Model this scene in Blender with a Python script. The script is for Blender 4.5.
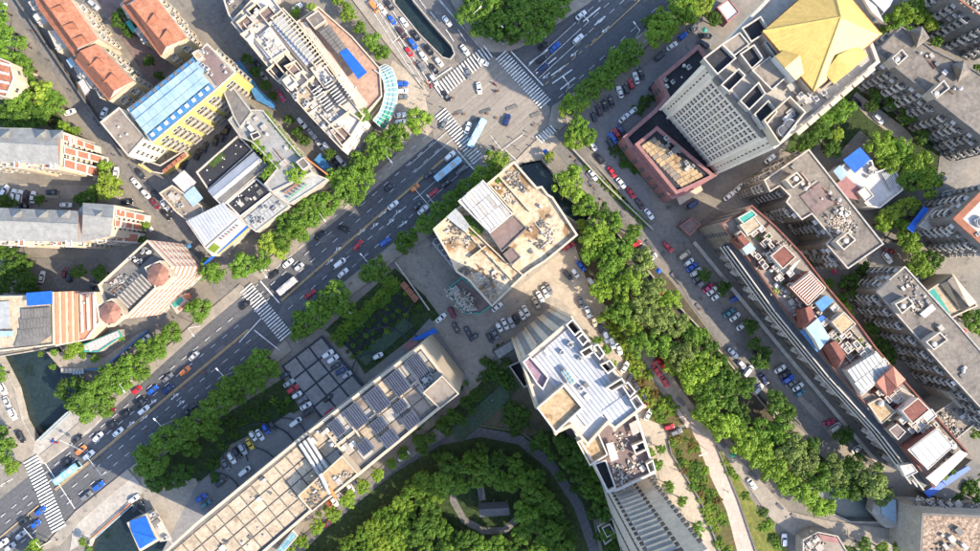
import bpy, bmesh, math, random
from mathutils import Vector, Matrix
R = math.radians
rnd = random.Random(7)
for o in list(bpy.data.objects): bpy.data.objects.remove(o)
sc = bpy.context.scene
col = sc.collection

# ------------------------------------------------------------------ camera, sky, sun, exposure
H = 240.0                       # flying height of the drone above the street
F = 490 / 0.75                  # focal length in photograph pixels (24 mm equivalent)
def P(x, y, z=0.0):             # photograph pixel + known height above the street -> metres
    s = (H - z) / F
    return Vector(((x - 490) * s, (275.5 - y) * s, z))
cam = bpy.data.objects.new('camera', bpy.data.cameras.new('camera')); col.objects.link(cam)
cam.location = (0, 0, H); cam.data.sensor_width = 36; cam.data.angle = 2 * math.atan(0.75)
cam.data.clip_end = 4000; cam.data.clip_start = 1
sc.camera = cam
SUN_EL, SUN_DIR = R(37), Vector((0.905, -0.425, 0)).normalized()
w = bpy.data.worlds.new('World'); sc.world = w; w.use_nodes = True
nt = w.node_tree; bg = nt.nodes['Background']
sky = nt.nodes.new('ShaderNodeTexSky'); sky.sky_type = 'NISHITA'; sky.sun_disc = False
sky.sun_elevation = SUN_EL; sky.sun_rotation = math.atan2(SUN_DIR.x, SUN_DIR.y)
nt.links.new(sky.outputs[0], bg.inputs[0]); bg.inputs[1].default_value = 0.15
sl = bpy.data.lights.new('sun', 'SUN'); sl.energy = 3.05; sl.angle = R(0.6); sl.color = (1.0, 0.85, 0.64)
so = bpy.data.objects.new('sun', sl); col.objects.link(so); so.location = (150, -80, 300)
so.rotation_euler = (SUN_DIR * math.cos(SUN_EL) + Vector((0, 0, math.sin(SUN_EL)))).to_track_quat('Z', 'Y').to_euler()
vs = sc.view_settings
vs.view_transform = 'Standard'; vs.look = 'None'; vs.gamma = 1; vs.exposure = 1.55; vs.use_curve_mapping = False
sc.render.engine = 'CYCLES'

# ------------------------------------------------------------------ materials
MATS = {}
def M(name, c1, c2=None, sc_=0.35, rough=0.85, bump=0.0, fine=0.12, stain=None, metal=0.0, spec=0.3, coat=0.0, transl=0.0, per=0.0, streak=None):
    """Procedural surface: two tones mixed by noise, fine grain, optional stains (colour, scale, threshold)."""
    m = bpy.data.materials.new(name); m.use_nodes = True; MATS[name] = m
    t = m.node_tree; N = t.nodes; L = t.links; b = N['Principled BSDF']
    if c2 is None: c2 = tuple(v * 0.8 for v in c1)
    if not name.startswith(('paint', 'leaf', 'glass', 'shirt')): fine *= 1.6
    geo = N.new('ShaderNodeNewGeometry'); pos = geo.outputs['Position']
    n1 = N.new('ShaderNodeTexNoise'); n1.inputs['Scale'].default_value = sc_; n1.inputs['Detail'].default_value = 6
    n1.inputs['Roughness'].default_value = 0.65; L.new(pos, n1.inputs['Vector'])
    r1 = N.new('ShaderNodeValToRGB'); r1.color_ramp.elements[0].position = 0.35; r1.color_ramp.elements[1].position = 0.65
    r1.color_ramp.elements[0].color = (*c1, 1); r1.color_ramp.elements[1].color = (*c2, 1); L.new(n1.outputs['Fac'], r1.inputs['Fac'])
    cur = r1.outputs['Color']
    if stain:
        n2 = N.new('ShaderNodeTexNoise'); n2.inputs['Scale'].default_value = stain[1]; n2.inputs['Detail'].default_value = 8
        n2.inputs['Distortion'].default_value = 0.6; L.new(pos, n2.inputs['Vector'])
        r2 = N.new('ShaderNodeValToRGB'); r2.color_ramp.elements[0].position = stain[2]; r2.color_ramp.elements[1].position = min(1, stain[2] + 0.1)
        L.new(n2.outputs['Fac'], r2.inputs['Fac'])
        mx = N.new('ShaderNodeMix'); mx.data_type = 'RGBA'; mx.inputs[7].default_value = (*stain[0], 1)
        L.new(r2.outputs['Color'], mx.inputs[0]); L.new(cur, mx.inputs[6]); cur = mx.outputs[2]
    n3 = N.new('ShaderNodeTexNoise'); n3.inputs['Scale'].default_value = 2.0 if name.startswith('leaf') else .85; n3.inputs['Detail'].default_value = 8; n3.inputs['Roughness'].default_value = .72; L.new(pos, n3.inputs['Vector'])
    mr = N.new('ShaderNodeMapRange'); mr.inputs['From Min'].default_value = 0.3; mr.inputs['From Max'].default_value = 0.7
    mr.inputs['To Min'].default_value = 1 - fine; mr.inputs['To Max'].default_value = 1 + fine; L.new(n3.outputs['Fac'], mr.inputs['Value'])
    val = mr.outputs['Result']
    if per:
        oi = N.new('ShaderNodeObjectInfo'); m2 = N.new('ShaderNodeMapRange'); m2.inputs['To Min'].default_value = 1 - per; m2.inputs['To Max'].default_value = 1 + per
        L.new(oi.outputs['Random'], m2.inputs['Value']); mm = N.new('ShaderNodeMath'); mm.operation = 'MULTIPLY'
        L.new(val, mm.inputs[0]); L.new(m2.outputs['Result'], mm.inputs[1]); val = mm.outputs[0]
    if streak is not None:
        mp = N.new('ShaderNodeMapping'); mp.vector_type = 'TEXTURE'; mp.inputs['Rotation'].default_value = (0, 0, R(streak)); mp.inputs['Scale'].default_value = (30, .7, 1); L.new(pos, mp.inputs['Vector'])
        n4 = N.new('ShaderNodeTexNoise'); n4.inputs['Scale'].default_value = 1.0; n4.inputs['Detail'].default_value = 3; L.new(mp.outputs[0], n4.inputs['Vector'])
        m4 = N.new('ShaderNodeMapRange'); m4.inputs['From Min'].default_value = .3; m4.inputs['From Max'].default_value = .7; m4.inputs['To Min'].default_value = .84; m4.inputs['To Max'].default_value = 1.14; L.new(n4.outputs['Fac'], m4.inputs['Value'])
        mm4 = N.new('ShaderNodeMath'); mm4.operation = 'MULTIPLY'; L.new(val, mm4.inputs[0]); L.new(m4.outputs['Result'], mm4.inputs[1]); val = mm4.outputs[0]
    vm = N.new('ShaderNodeVectorMath'); vm.operation = 'SCALE'; L.new(cur, vm.inputs[0]); L.new(val, vm.inputs['Scale'])
    L.new(vm.outputs[0], b.inputs['Base Color'])
    b.inputs['Roughness'].default_value = rough; b.inputs['Metallic'].default_value = metal
    b.inputs['Specular IOR Level'].default_value = spec; b.inputs['Coat Weight'].default_value = coat
    if bump:
        bp = N.new('ShaderNodeBump'); bp.inputs['Strength'].default_value = 0.6; bp.inputs['Distance'].default_value = bump
        L.new(n3.outputs['Fac'], bp.inputs['Height']); L.new(bp.outputs[0], b.inputs['Normal'])
    if transl:
        tr = N.new('ShaderNodeBsdfTranslucent'); L.new(vm.outputs[0], tr.inputs[0]); ms = N.new('ShaderNodeMixShader')
        ms.inputs[0].default_value = transl; L.new(b.outputs[0], ms.inputs[1]); L.new(tr.outputs[0], ms.inputs[2])
        L.new(ms.outputs[0], N['Material Output'].inputs[0])
    return m

M('ground', (.23, .205, .175), (.155, .145, .13), .12, stain=((.10, .095, .09), .25, .62))
M('soil', (.10, .085, .055), (.06, .055, .035), .3)
M('asphalt', (.15, .142, .138), (.125, .12, .12), .06, fine=.12, stain=((.10, .10, .10), .12, .62), streak=-48)
M('asphalt_dark', (.105, .107, .115), (.088, .09, .098), .08, fine=.14, stain=((.125, .125, .128), .15, .64), streak=40)  # avenue shade put into a darker, bluer asphalt colour
M('asphalt_patch', (.14, .14, .14), (.11, .11, .115), .3, fine=.08)
M('asphalt_warm', (.255, .225, .195), (.215, .192, .168), .06, fine=.10, stain=((.17, .155, .14), .12, .62), streak=41)  # direct sun on the junction put into a lighter, warmer asphalt colour
M('lane_asphalt', (.19, .178, .165), (.145, .138, .13), .1, fine=.2,  stain=((.10, .10, .10), .2, .64))
M('pavement', (.31, .275, .23), (.24, .215, .185), .2, stain=((.12, .115, .11), .4, .64))
M('pavement_warm', (.40, .34, .27), (.30, .26, .21), .15, stain=((.20, .18, .15), .35, .66))
M('pink_path', (.44, .36, .31), (.38, .31, .27), .2)
M('kerb', (.36, .34, .31), (.28, .27, .25), .4)
M('plaza_dark', (.045, .05, .06), (.035, .04, .05), .3)
M('plaza_tile', (.27, .255, .245), (.21, .20, .195), .3, per=.1, stain=((.24, .16, .12), .3, .66))
M('drive', (.215, .205, .20), (.165, .16, .16), .15, stain=((.10, .10, .11), .2, .66))
M('line_white', (.72, .72, .70), (.50, .50, .49), .9, fine=.25)
M('line_yellow', (.55, .38, .17), (.42, .30, .15), .8, fine=.2)
M('lawn', (.05, .085, .02), (.035, .06, .014), .4, fine=.3, bump=.3)
M('lawn_dry', (.16, .15, .035), (.09, .12, .025), .3, fine=.3, bump=.3)
M('court_green', (.055, .085, .055), (.04, .065, .04), .2, fine=.25)
M('bed', (.07, .085, .02), (.10, .065, .03), .3, fine=.3)
M('water', (.018, .032, .033), (.012, .022, .024), .1, rough=.14, spec=.5, fine=.25, bump=.05)
M('water_green', (.12, .15, .14), (.09, .12, .115), .15, rough=.3, spec=.5, fine=.12, bump=.04)
M('dark_bed', (.022, .028, .024), (.016, .02, .018), .4, fine=.3)
M('ground_cover', (.035, .06, .016), (.022, .038, .011), .5, fine=.4, bump=.3)
M('concrete', (.40, .37, .33), (.30, .28, .25), .3, stain=((.20, .18, .16), .5, .63))
M('concrete_light', (.48, .44, .38), (.38, .35, .31), .3, stain=((.30, .27, .23), .6, .66))
M('concrete_dark', (.17, .16, .15), (.12, .115, .11), .3, stain=((.07, .07, .07), .5, .64))
M('white_paint', (.58, .55, .50), (.48, .45, .41), .4, fine=.05, stain=((.50, .46, .40), .8, .70))
M('white_roof', (.47, .455, .44), (.38, .37, .37), .25, fine=.08, stain=((.33, .31, .29), .4, .62))
M('pale_steel', (.40, .42, .46), (.33, .35, .39), .3, rough=.45, fine=.06, per=.05, stain=((.38, .37, .36), .6, .68))
M('grey_steel', (.36, .37, .37), (.28, .29, .29), .4, rough=.5, per=.06, stain=((.20, .19, .18), .7, .66))
M('blue_sheet', (.02, .12, .50), (.015, .09, .40), .5, rough=.45, fine=.08)
M('blue_light', (.24, .35, .45), (.32, .42, .50), .3, rough=.45, fine=.08, per=.08, stain=((.12, .25, .42), .5, .64))
M('blue_mid', (.06, .20, .40), (.05, .16, .34), .5, rough=.45, per=.08)
M('glass_blue', (.22, .42, .52), (.14, .30, .40), .6, rough=.15, spec=.6, per=.2)
M('brick_red', (.34, .145, .095), (.27, .11, .07), .5, fine=.15, stain=((.22, .09, .06), .7, .66))
M('tile_orange', (.38, .165, .10), (.29, .12, .075), .35, fine=.25, stain=((.30, .12, .075), .6, .64))
M('tile_brown', (.28, .115, .07), (.22, .09, .055), .4, fine=.15)
M('salmon', (.50, .235, .165), (.44, .20, .14), .4, fine=.06)
M('cream', (.52, .44, .34), (.45, .37, .28), .35, fine=.06, stain=((.48, .38, .27), .7, .68))
M('cream_roof', (.42, .345, .255), (.35, .28, .20), .25, per=.10, fine=.22, stain=((.25, .19, .125), .5, .60))
M('tan_roof', (.42, .31, .19), (.34, .245, .145), .3, fine=.22, stain=((.21, .14, .08), .3, .58))
M('sand_roof', (.54, .435, .31), (.42, .32, .215), .16, fine=.30, stain=((.22, .14, .075), .17, .53))
M('yellow_wall', (.52, .44, .15), (.46, .39, .13), .4, fine=.06)
M('gold', (.62, .41, .12), (.57, .37, .10), .3, rough=.5, fine=.10, per=.05, spec=.5)
M('podium_pink', (.30, .155, .15), (.25, .125, .12), .4)
M('terrace_tile', (.40, .265, .195), (.34, .215, .155), .3, fine=.2, stain=((.27, .17, .12), .4, .62))
M('turret_tile', (.29, .145, .11), (.23, .115, .085), .5, fine=.2)
M('maroon_sheet', (.19, .075, .058), (.14, .055, .045), .5, fine=.15, stain=((.24, .13, .10), .6, .64))
M('tower_beige', (.78, .69, .58), (.70, .62, .52), .3, fine=.05)
M('gravel', (.36, .27, .20), (.15, .11, .085), 1.2, fine=.55, bump=.3)
M('bitumen', (.032, .034, .042), (.024, .026, .033), .3, stain=((.055, .055, .06), .4, .64))
M('felt_roof', (.19, .168, .146), (.135, .12, .107), .25, fine=.22, stain=((.095, .085, .08), .25, .58))
M('felt_warm', (.27, .23, .19), (.20, .17, .145), .25, stain=((.13, .11, .09), .35, .60))
M('rubble', (.45, .38, .30), (.16, .13, .11), .9, fine=.4, bump=.2)
M('grey_wall', (.19, .18, .175), (.15, .145, .14), .3, stain=((.09, .09, .09), .6, .62))
M('warm_grey_wall', (.24, .215, .18), (.18, .16, .14), .3, stain=((.10, .09, .08), .6, .62))
M('slate', (.285, .285, .275), (.215, .215, .21), .4, fine=.12, stain=((.17, .19, .21), .6, .66))
M('slate_dark', (.085, .09, .10), (.07, .075, .085), .5)
M('mauve_roof', (.20, .145, .135), (.15, .115, .11), .3, stain=((.085, .07, .07), .3, .6))
M('violet_roof', (.30, .22, .28), (.22, .15, .19), .5)
M('glass', (.03, .04, .05), (.045, .055, .065), .8, rough=.12, spec=.6, per=.4)
M('dark_void', (.02, .02, .022), (.015, .015, .017), .6)
M('panel_blue', (.06, .07, .105), (.045, .055, .085), .6, rough=.22, spec=.6, per=.15)
M('metal_light', (.45, .45, .44), (.36, .36, .36), .6, rough=.4)
M('metal_dark', (.10, .10, .105), (.07, .07, .075), .6, rough=.5)
M('rust', (.30, .12, .06), (.16, .07, .04), .9)
M('teal_paint', (.05, .30, .25), (.045, .25, .22), .4)
M('green_cloth', (.03, .33, .18), (.025, .26, .14), .5)
M('bark', (.10, .075, .05), (.06, .045, .03), 2)
M('rubber', (.02, .02, .02)); M('lamp_white', (.75, .75, .72)); M('skin', (.45, .27, .19)); M('hair', (.02, .016, .013))
M('trousers', (.03, .035, .06))
for n, c in dict(shirt_white=(.7, .7, .7), shirt_dark=(.03, .03, .035), shirt_red=(.5, .04, .03), shirt_blue=(.04, .1, .4), shirt_purple=(.3, .05, .4), shirt_orange=(.7, .22, .03)).items(): M(n, c)
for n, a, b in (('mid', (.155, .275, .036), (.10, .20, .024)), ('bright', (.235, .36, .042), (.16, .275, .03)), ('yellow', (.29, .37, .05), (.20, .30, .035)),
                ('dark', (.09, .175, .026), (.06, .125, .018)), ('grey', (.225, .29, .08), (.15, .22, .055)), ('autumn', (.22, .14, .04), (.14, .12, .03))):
    M('leaf_' + n, a, b, .5, rough=.6, fine=.62, transl=.25, per=.18, spec=.25)  # strong mottle paints in shaded gaps and lit leaf clumps
PAINT = dict(white=(.78, .78, .77), silver=(.42, .43, .45), gray=(.16, .165, .18), black=(.014, .014, .017), dark=(.028, .03, .04), navy=(.015, .03, .12),
             blue=(.015, .10, .50), red=(.50, .018, .03), maroon=(.16, .015, .025), orange=(.72, .22, .06), yellow=(.72, .50, .04), beige=(.50, .43, .32),
             teal=(.05, .20, .26), pink=(.55, .05, .14), brown=(.06, .03, .035), ltblue=(.36, .60, .74), green=(.03, .35, .16))
for n, c in PAINT.items(): M('paint_' + n, c, tuple(v * .95 for v in c), .3, rough=.28, fine=.02, spec=.5, coat=.4)

# ------------------------------------------------------------------ geometry helpers
def rootloc(o):
    v = Vector((0, 0, 0))
    while o: v += o.location; o = o.parent
    return v
class MB:
    def __init__(s): s.v, s.f, s.m = [], [], []
    def poly(s, pts, mi=0):
        i = len(s.v); s.v += [Vector(p) for p in pts]; s.f.append(tuple(range(i, i + len(pts)))); s.m.append(mi)
    def box(s, c, size, rz=0, mi=0, top=None):
        cx, cy, cz = c; a, b, h = size[0] / 2, size[1] / 2, size[2]; co, si = math.cos(rz), math.sin(rz); i = len(s.v)
        for z in (cz, cz + h):
            for x, y in ((-a, -b), (a, -b), (a, b), (-a, b)): s.v.append(Vector((cx + x * co - y * si, cy + x * si + y * co, z)))
        for k, f in enumerate(((3, 2, 1, 0), (4, 5, 6, 7), (0, 1, 5, 4), (1, 2, 6, 5), (2, 3, 7, 6), (3, 0, 4, 7))):
            s.f.append(tuple(i + q for q in f)); s.m.append(top if (k == 1 and top is not None) else mi)
    def prism(s, pts, z0, z1, mi=0, top=None, bottom=False):
        pts = ccw(pts); n = len(pts)
        s.poly([(p[0], p[1], z1) for p in pts], mi if top is None else top)
        if bottom: s.poly([(p[0], p[1], z0) for p in reversed(pts)], mi)
        for k in range(n):
            a, b = pts[k], pts[(k + 1) % n]; s.poly([(a[0], a[1], z0), (b[0], b[1], z0), (b[0], b[1], z1), (a[0], a[1], z1)], mi)
    def cyl(s, c, r, h, n=12, mi=0, r2=None, top=None):
        r2 = r if r2 is None else r2; i = len(s.v)
        for z, q in ((c[2], r), (c[2] + h, r2)):
            for k in range(n): s.v.append(Vector((c[0] + q * math.cos(2 * math.pi * k / n), c[1] + q * math.sin(2 * math.pi * k / n), z)))
        for k in range(n): s.f.append((i + k, i + (k + 1) % n, i + n + (k + 1) % n, i + n + k)); s.m.append(mi)
        s.f.append(tuple(i + n + k for k in range(n))); s.m.append(mi if top is None else top)
        s.f.append(tuple(i + k for k in reversed(range(n)))); s.m.append(mi)
    def tube(s, a, b, r, r2=None, n=6, mi=0):
        a, b = Vector(a), Vector(b); r2 = r if r2 is None else r2; q = (b - a).to_track_quat('Z', 'Y'); i = len(s.v)
        for p, rr in ((a, r), (b, r2)):
            for k in range(n): s.v.append(p + q @ Vector((rr * math.cos(2 * math.pi * k / n), rr * math.sin(2 * math.pi * k / n), 0)))
        for k in range(n): s.f.append((i + k, i + (k + 1) % n, i + n + (k + 1) % n, i + n + k)); s.m.append(mi)
        s.f.append(tuple(i + n + k for k in range(n))); s.m.append(mi); s.f.append(tuple(i + k for k in reversed(range(n)))); s.m.append(mi)
    def mesh(s, name, mats, off=Vector((0, 0, 0)), smooth=False):
        me = bpy.data.meshes.new(name); me.from_pydata([tuple(v - off) for v in s.v], [], s.f)
        for x in (mats if isinstance(mats, (list, tuple)) else [mats]): me.materials.append(MATS[x] if isinstance(x, str) else x)
        me.polygons.foreach_set('material_index', s.m)
        if smooth: me.polygons.foreach_set('use_smooth', [True] * len(s.f))
        me.update(); return me
    def build(s, name, mats, parent=None, smooth=False):
        if parent is None:
            c = sum(s.v, Vector((0, 0, 0))) / len(s.v); c.z = min(v.z for v in s.v)
            o = bpy.data.objects.new(name, s.mesh(name, mats, c, smooth)); o.location = c
        else:
            o = bpy.data.objects.new(name, s.mesh(name, mats, rootloc(parent), smooth)); o.parent = parent
        col.objects.link(o); return o
def area2(p): return sum(p[i][0] * p[(i + 1) % len(p)][1] - p[(i + 1) % len(p)][0] * p[i][1] for i in range(len(p)))
def ccw(p): p = [Vector(q) for q in p]; return p if area2(p) > 0 else p[::-1]
def inset(p, d):
    n = len(p); out = []
    for i in range(n):
        a, b, c = p[i - 1].xy, p[i].xy, p[(i + 1) % n].xy
        e1, e2 = (b - a).normalized(), (c - b).normalized(); n1, n2 = Vector((-e1.y, e1.x)), Vector((-e2.y, e2.x))
        m = n1 + n2; m = m / max(.35, m.dot(n1)) if m.length > 1e-6 else n1
        q = b + m * d; out.append(Vector((q.x, q.y, p[i].z)))
    return out
def px(pts, z=0): return [P(x, y, z) for x, y in pts]
def tag(o, label=None, cat=None, group=None, kind=None):
    if label: o['label'] = label
    if cat: o['category'] = cat
    if group: o['group'] = group
    if kind: o['kind'] = kind
    return o
def thing(name, label, cat, loc, group=None):
    o = bpy.data.objects.new(name, None); o.location = loc; o.empty_display_size = .5; col.objects.link(o)
    return tag(o, label, cat, group)
def inst(name, mesh, parent, mat4, mats=None):
    o = bpy.data.objects.new(name, mesh); col.objects.link(o)
    if parent is not None: o.parent = parent; o.matrix_basis = Matrix.Translation(-rootloc(parent)) @ mat4
    else: o.matrix_basis = mat4
    if mats:
        for i, mm in enumerate(mats):
            if mm: o.material_slots[i].link = 'OBJECT'; o.material_slots[i].material = MATS[mm]
    return o
def TRS(loc, rz=0, s=(1, 1, 1)): return Matrix.Translation(loc) @ Matrix.Rotation(rz, 4, 'Z') @ Matrix.Diagonal((*s, 1))
def inside(p, poly):
    x, y = p[0], p[1]; c = False
    for i in range(len(poly)):
        a, b = poly[i - 1], poly[i]
        if (a[1] > y) != (b[1] > y) and x < (b[0] - a[0]) * (y - a[1]) / (b[1] - a[1]) + a[0]: c = not c
    return c
def lerp2(q, u, v):              # bilinear point of a quad a,b,c,d (u along a->b, v along a->d)
    a, b, c, d = q; return (a * (1 - u) + b * u) * (1 - v) + (d * (1 - u) + c * u) * v
# ------------------------------------------------------------------ shared piece meshes
def unit(name, fn, mats):
    m = MB(); fn(m); return m.mesh(name, mats)
PLATES = {}
def plate(mat):                  # 1 x 1 x 1 slab, origin at the centre of its underside
    if mat not in PLATES: PLATES[mat] = unit('plate_' + mat, lambda m: m.box((0, 0, 0), (1, 1, 1)), mat)
    return PLATES[mat]
def panels(parent, quad, nu, nv, gap, th, mat, name, lift=0.0, jit=0.0, alt=None, skip=0.0, clip=None):
    for i in range(nu):
        for j in range(nv):
            if skip and rnd.random() < skip: continue
            c = lerp2(quad, (i + .5) / nu, (j + .5) / nv)
            if clip and not inside(c, clip): continue
            eu = lerp2(quad, (i + 1) / nu, (j + .5) / nv) - lerp2(quad, i / nu, (j + .5) / nv)
            ev = lerp2(quad, (i + .5) / nu, (j + 1) / nv) - lerp2(quad, (i + .5) / nu, j / nv)
            x = eu.normalized(); n = eu.cross(ev).normalized()
            if n.z < 0: n = -n
            y = n.cross(x); lv = abs(ev.dot(y))
            m3 = Matrix((x * max(.05, eu.length - gap), y * max(.05, lv - gap), n * th)).transposed().to_4x4()
            m3.translation = c + n * (lift + (rnd.random() * jit if jit else 0))
            mt = mat if not alt else rnd.choice([mat, mat] + list(alt))
            inst(name, plate(mt), parent, m3)
ZL = [0.010]
def patch(name, pts, mat, kerb=0, label=None, kind='structure', parent=None):
    ZL[0] += .006; z = ZL[0] + kerb
    m = MB(); w = px(pts)
    if kerb: m.prism(w, 0, z, 1, 0)
    else: m.poly([(p.x, p.y, z) for p in ccw(w)])
    # triangulate concave outlines properly
    bm = bmesh.new(); me = m.mesh(name, [mat, 'kerb'] if kerb else [mat]); bm.from_mesh(me)
    bmesh.ops.triangulate(bm, faces=[f for f in bm.faces if len(f.verts) > 4], ngon_method='EAR_CLIP'); bm.to_mesh(me); bm.free()
    o = bpy.data.objects.new(name, me); col.objects.link(o)
    if parent: o.parent = parent
    else: o['kind'] = kind
    o['zt'] = z
    return o
def strip(pts, width):           # centre line in pixels -> outline
    n = len(pts); l, r = [], []
    for i in range(n):
        a, b = Vector(pts[max(0, i - 1)]), Vector(pts[min(n - 1, i + 1)]); d = (b - a).normalized(); q = Vector((-d.y, d.x)) * width / 2; c = Vector(pts[i])
        l.append(tuple(c + q)); r.append(tuple(c - q))
    return l + r[::-1]
# ------------------------------------------------------------------ ground with the river and canal cut out of it
river_n = [(0, 357), (30, 352), (60, 346), (86, 384), (80, 404), (66, 413), (36, 441), (24, 420), (16, 388), (6, 368)]
river_s = [(92, 539), (132, 505), (146, 515), (155, 526), (190, 560), (170, 620), (60, 620)]
slot = [(392, -60), (412, -60), (412, 0), (430, 22), (451, 46), (454, 54), (450, 59), (443, 57), (420, 34), (394, 2)]
slot2 = [(518, 166), (535, 152), (552, 172), (566, 196), (590, 216), (582, 226), (556, 208), (538, 188)]
canal = [(598, 236), (612, 228), (668, 296), (708, 338), (752, 392), (800, 450), (846, 488), (905, 500), (905, 522), (850, 521), (830, 512), (786, 478), (738, 414), (692, 362), (650, 316)]
holes = [river_n, river_s, slot, slot2, canal]
bm = bmesh.new(); edges = []
for loop in [[Vector((-1500, -1500, 0)), Vector((1500, -1500, 0)), Vector((1500, 1500, 0)), Vector((-1500, 1500, 0))]] + [px(h) for h in holes]:
    vv = [bm.verts.new(p) for p in loop]
    for i in range(len(vv)): edges.append(bm.edges.new((vv[i - 1], vv[i])))
bmesh.ops.triangle_fill(bm, use_beauty=True, use_dissolve=False, edges=edges)
for f in bm.faces:
    if f.normal.z < 0: f.normal_flip()
me = bpy.data.meshes.new('ground'); bm.to_mesh(me); bm.free(); me.materials.append(MATS['ground'])
g = bpy.data.objects.new('ground', me); col.objects.link(g); tag(g, kind='structure')
for hname, h in (('river', river_n), ('river', river_s), ('canal', slot), ('canal', slot2), ('canal', canal)):
    w = ccw(px(h)); m = MB(); rim = inset(w, -.45)
    for i in range(len(w)):
        a, b, c, d = w[i - 1], w[i], rim[i], rim[i - 1]
        m.poly([(b.x, b.y, -4), (a.x, a.y, -4), (a.x, a.y, .55), (b.x, b.y, .55)])
        m.poly([(a.x, a.y, .55), (d.x, d.y, .55), (c.x, c.y, .55), (b.x, b.y, .55)]); m.poly([(d.x, d.y, 0), (c.x, c.y, 0), (c.x, c.y, .55), (d.x, d.y, .55)])
    o = m.build('embankment_wall', 'concrete'); tag(o, kind='structure')
m = MB(); m.poly([P(-150, 300) - Vector((0, 0, 2.6)), P(-150, 700) - Vector((0, 0, 2.6)), P(250, 700) - Vector((0, 0, 2.6)), P(250, 300) - Vector((0, 0, 2.6))])
tag(m.build('river_water', 'water'), kind='structure')
m = MB(); m.poly([P(380, -90) - Vector((0, 0, 2.6)), P(380, 240) - Vector((0, 0, 2.6)), P(600, 240) - Vector((0, 0, 2.6)), P(600, -90) - Vector((0, 0, 2.6))])
tag(m.build('canal_water', 'water'), kind='structure')
m = MB(); m.poly([P(600.5, 220) - Vector((0, 0, 2.2)), P(600.5, 560) - Vector((0, 0, 2.2)), P(930, 560) - Vector((0, 0, 2.2)), P(930, 220) - Vector((0, 0, 2.2))])
tag(m.build('canal_water', 'water_green'), kind='structure')

# ------------------------------------------------------------------ ground cover, roads, pavements
patch('forecourt', [(392, 60), (428, 84), (434, 128), (418, 148), (392, 150), (380, 120)], 'pavement_warm')
patch('courtyard_paving', [(420, 232), (470, 280), (560, 250), (612, 290), (640, 350), (560, 330), (500, 345), (470, 400), (430, 330), (395, 262)], 'pavement')
patch('courtyard_paving', [(498, 305), (578, 238), (592, 262), (612, 292), (590, 322), (560, 300), (530, 290)], 'pavement_warm')
patch('tower_forecourt', [(560, 296), (588, 296), (612, 318), (640, 372), (664, 430), (668, 446), (699, 503), (719, 556), (690, 556), (640, 440), (640, 400), (575, 318)], 'pavement_warm')
patch('park_floor', [(270, 580), (330, 515), (395, 462), (440, 436), (480, 426), (520, 432), (560, 462), (590, 505), (605, 580)], 'ground_cover')
patch('garden_floor', [(400, 455), (470, 395), (490, 372), (520, 365), (560, 425), (600, 475), (620, 562), (606, 562), (590, 505), (560, 462), (522, 432), (480, 425), (440, 434), (410, 454)], 'ground_cover')
patch('play_path', [(470, 432), (520, 388), (512, 372), (524, 366), (548, 405), (552, 430), (530, 436), (505, 428), (480, 424)], 'soil')
patch('garden_floor', [(325, 330), (395, 268), (425, 296), (440, 316), (365, 374), (350, 350)], 'ground_cover')
patch('lawn', [(0, 60), (30, 60), (55, 110), (85, 150), (40, 120), (0, 126)], 'lawn')
patch('lawn', [(800, 108), (860, 70), (868, 82), (812, 150), (800, 150), (785, 152)], 'lawn')
patch('garden_floor', [(830, 108), (862, 92), (905, 112), (950, 130), (930, 190), (860, 130), (842, 150), (820, 150)], 'ground_cover')
patch('garden_floor', [(135, 450), (200, 430), (284, 378), (300, 410), (230, 445), (205, 480), (150, 490)], 'ground_cover')
patch('canal_bank', [(570, 230), (600, 228), (662, 296), (730, 362), (790, 428), (850, 470), (850, 490), (800, 480), (760, 470), (690, 400), (640, 340), (590, 290)], 'soil')
patch('canal_bank', [(612, 226), (628, 236), (672, 282), (712, 336), (756, 392), (800, 440), (850, 470), (880, 496), (846, 487), (800, 448), (752, 390), (708, 336), (668, 294)], 'soil')
patch('dirt_yard', [(770, 405), (800, 395), (850, 440), (872, 470), (850, 478), (800, 440)], 'pavement')
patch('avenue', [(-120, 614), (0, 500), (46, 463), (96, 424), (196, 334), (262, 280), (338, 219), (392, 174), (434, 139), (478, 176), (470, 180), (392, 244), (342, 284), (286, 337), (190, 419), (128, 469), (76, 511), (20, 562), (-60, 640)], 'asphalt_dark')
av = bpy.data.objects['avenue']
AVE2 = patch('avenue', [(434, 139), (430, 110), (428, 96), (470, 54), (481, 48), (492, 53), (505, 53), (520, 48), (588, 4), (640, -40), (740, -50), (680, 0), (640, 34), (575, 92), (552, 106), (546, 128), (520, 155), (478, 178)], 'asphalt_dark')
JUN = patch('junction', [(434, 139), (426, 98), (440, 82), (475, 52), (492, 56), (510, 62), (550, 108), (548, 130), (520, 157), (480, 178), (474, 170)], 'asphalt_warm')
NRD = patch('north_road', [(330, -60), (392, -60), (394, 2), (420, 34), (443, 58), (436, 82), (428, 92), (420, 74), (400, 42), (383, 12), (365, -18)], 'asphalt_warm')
NRD2 = patch('north_road', [(412, -60), (400, -60), (470, -60), (446, -8), (470, 36), (482, 48), (492, 57), (478, 70), (456, 62), (454, 54), (451, 46), (430, 22), (412, 0)], 'asphalt')
patch('side_street', [(545, 128), (562, 136), (600, 178), (640, 220), (700, 274), (730, 316), (746, 345), (786, 386), (834, 440), (820, 446), (768, 402), (742, 372), (714, 336), (690, 302), (670, 268), (622, 222), (586, 184), (552, 148), (540, 140)], 'lane_asphalt')
patch('parking_apron', [(562, 134), (600, 176), (646, 222), (690, 230), (720, 205), (775, 155), (785, 165), (745, 205), (700, 240), (668, 244), (640, 222), (590, 160)], 'lane_asphalt')
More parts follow.
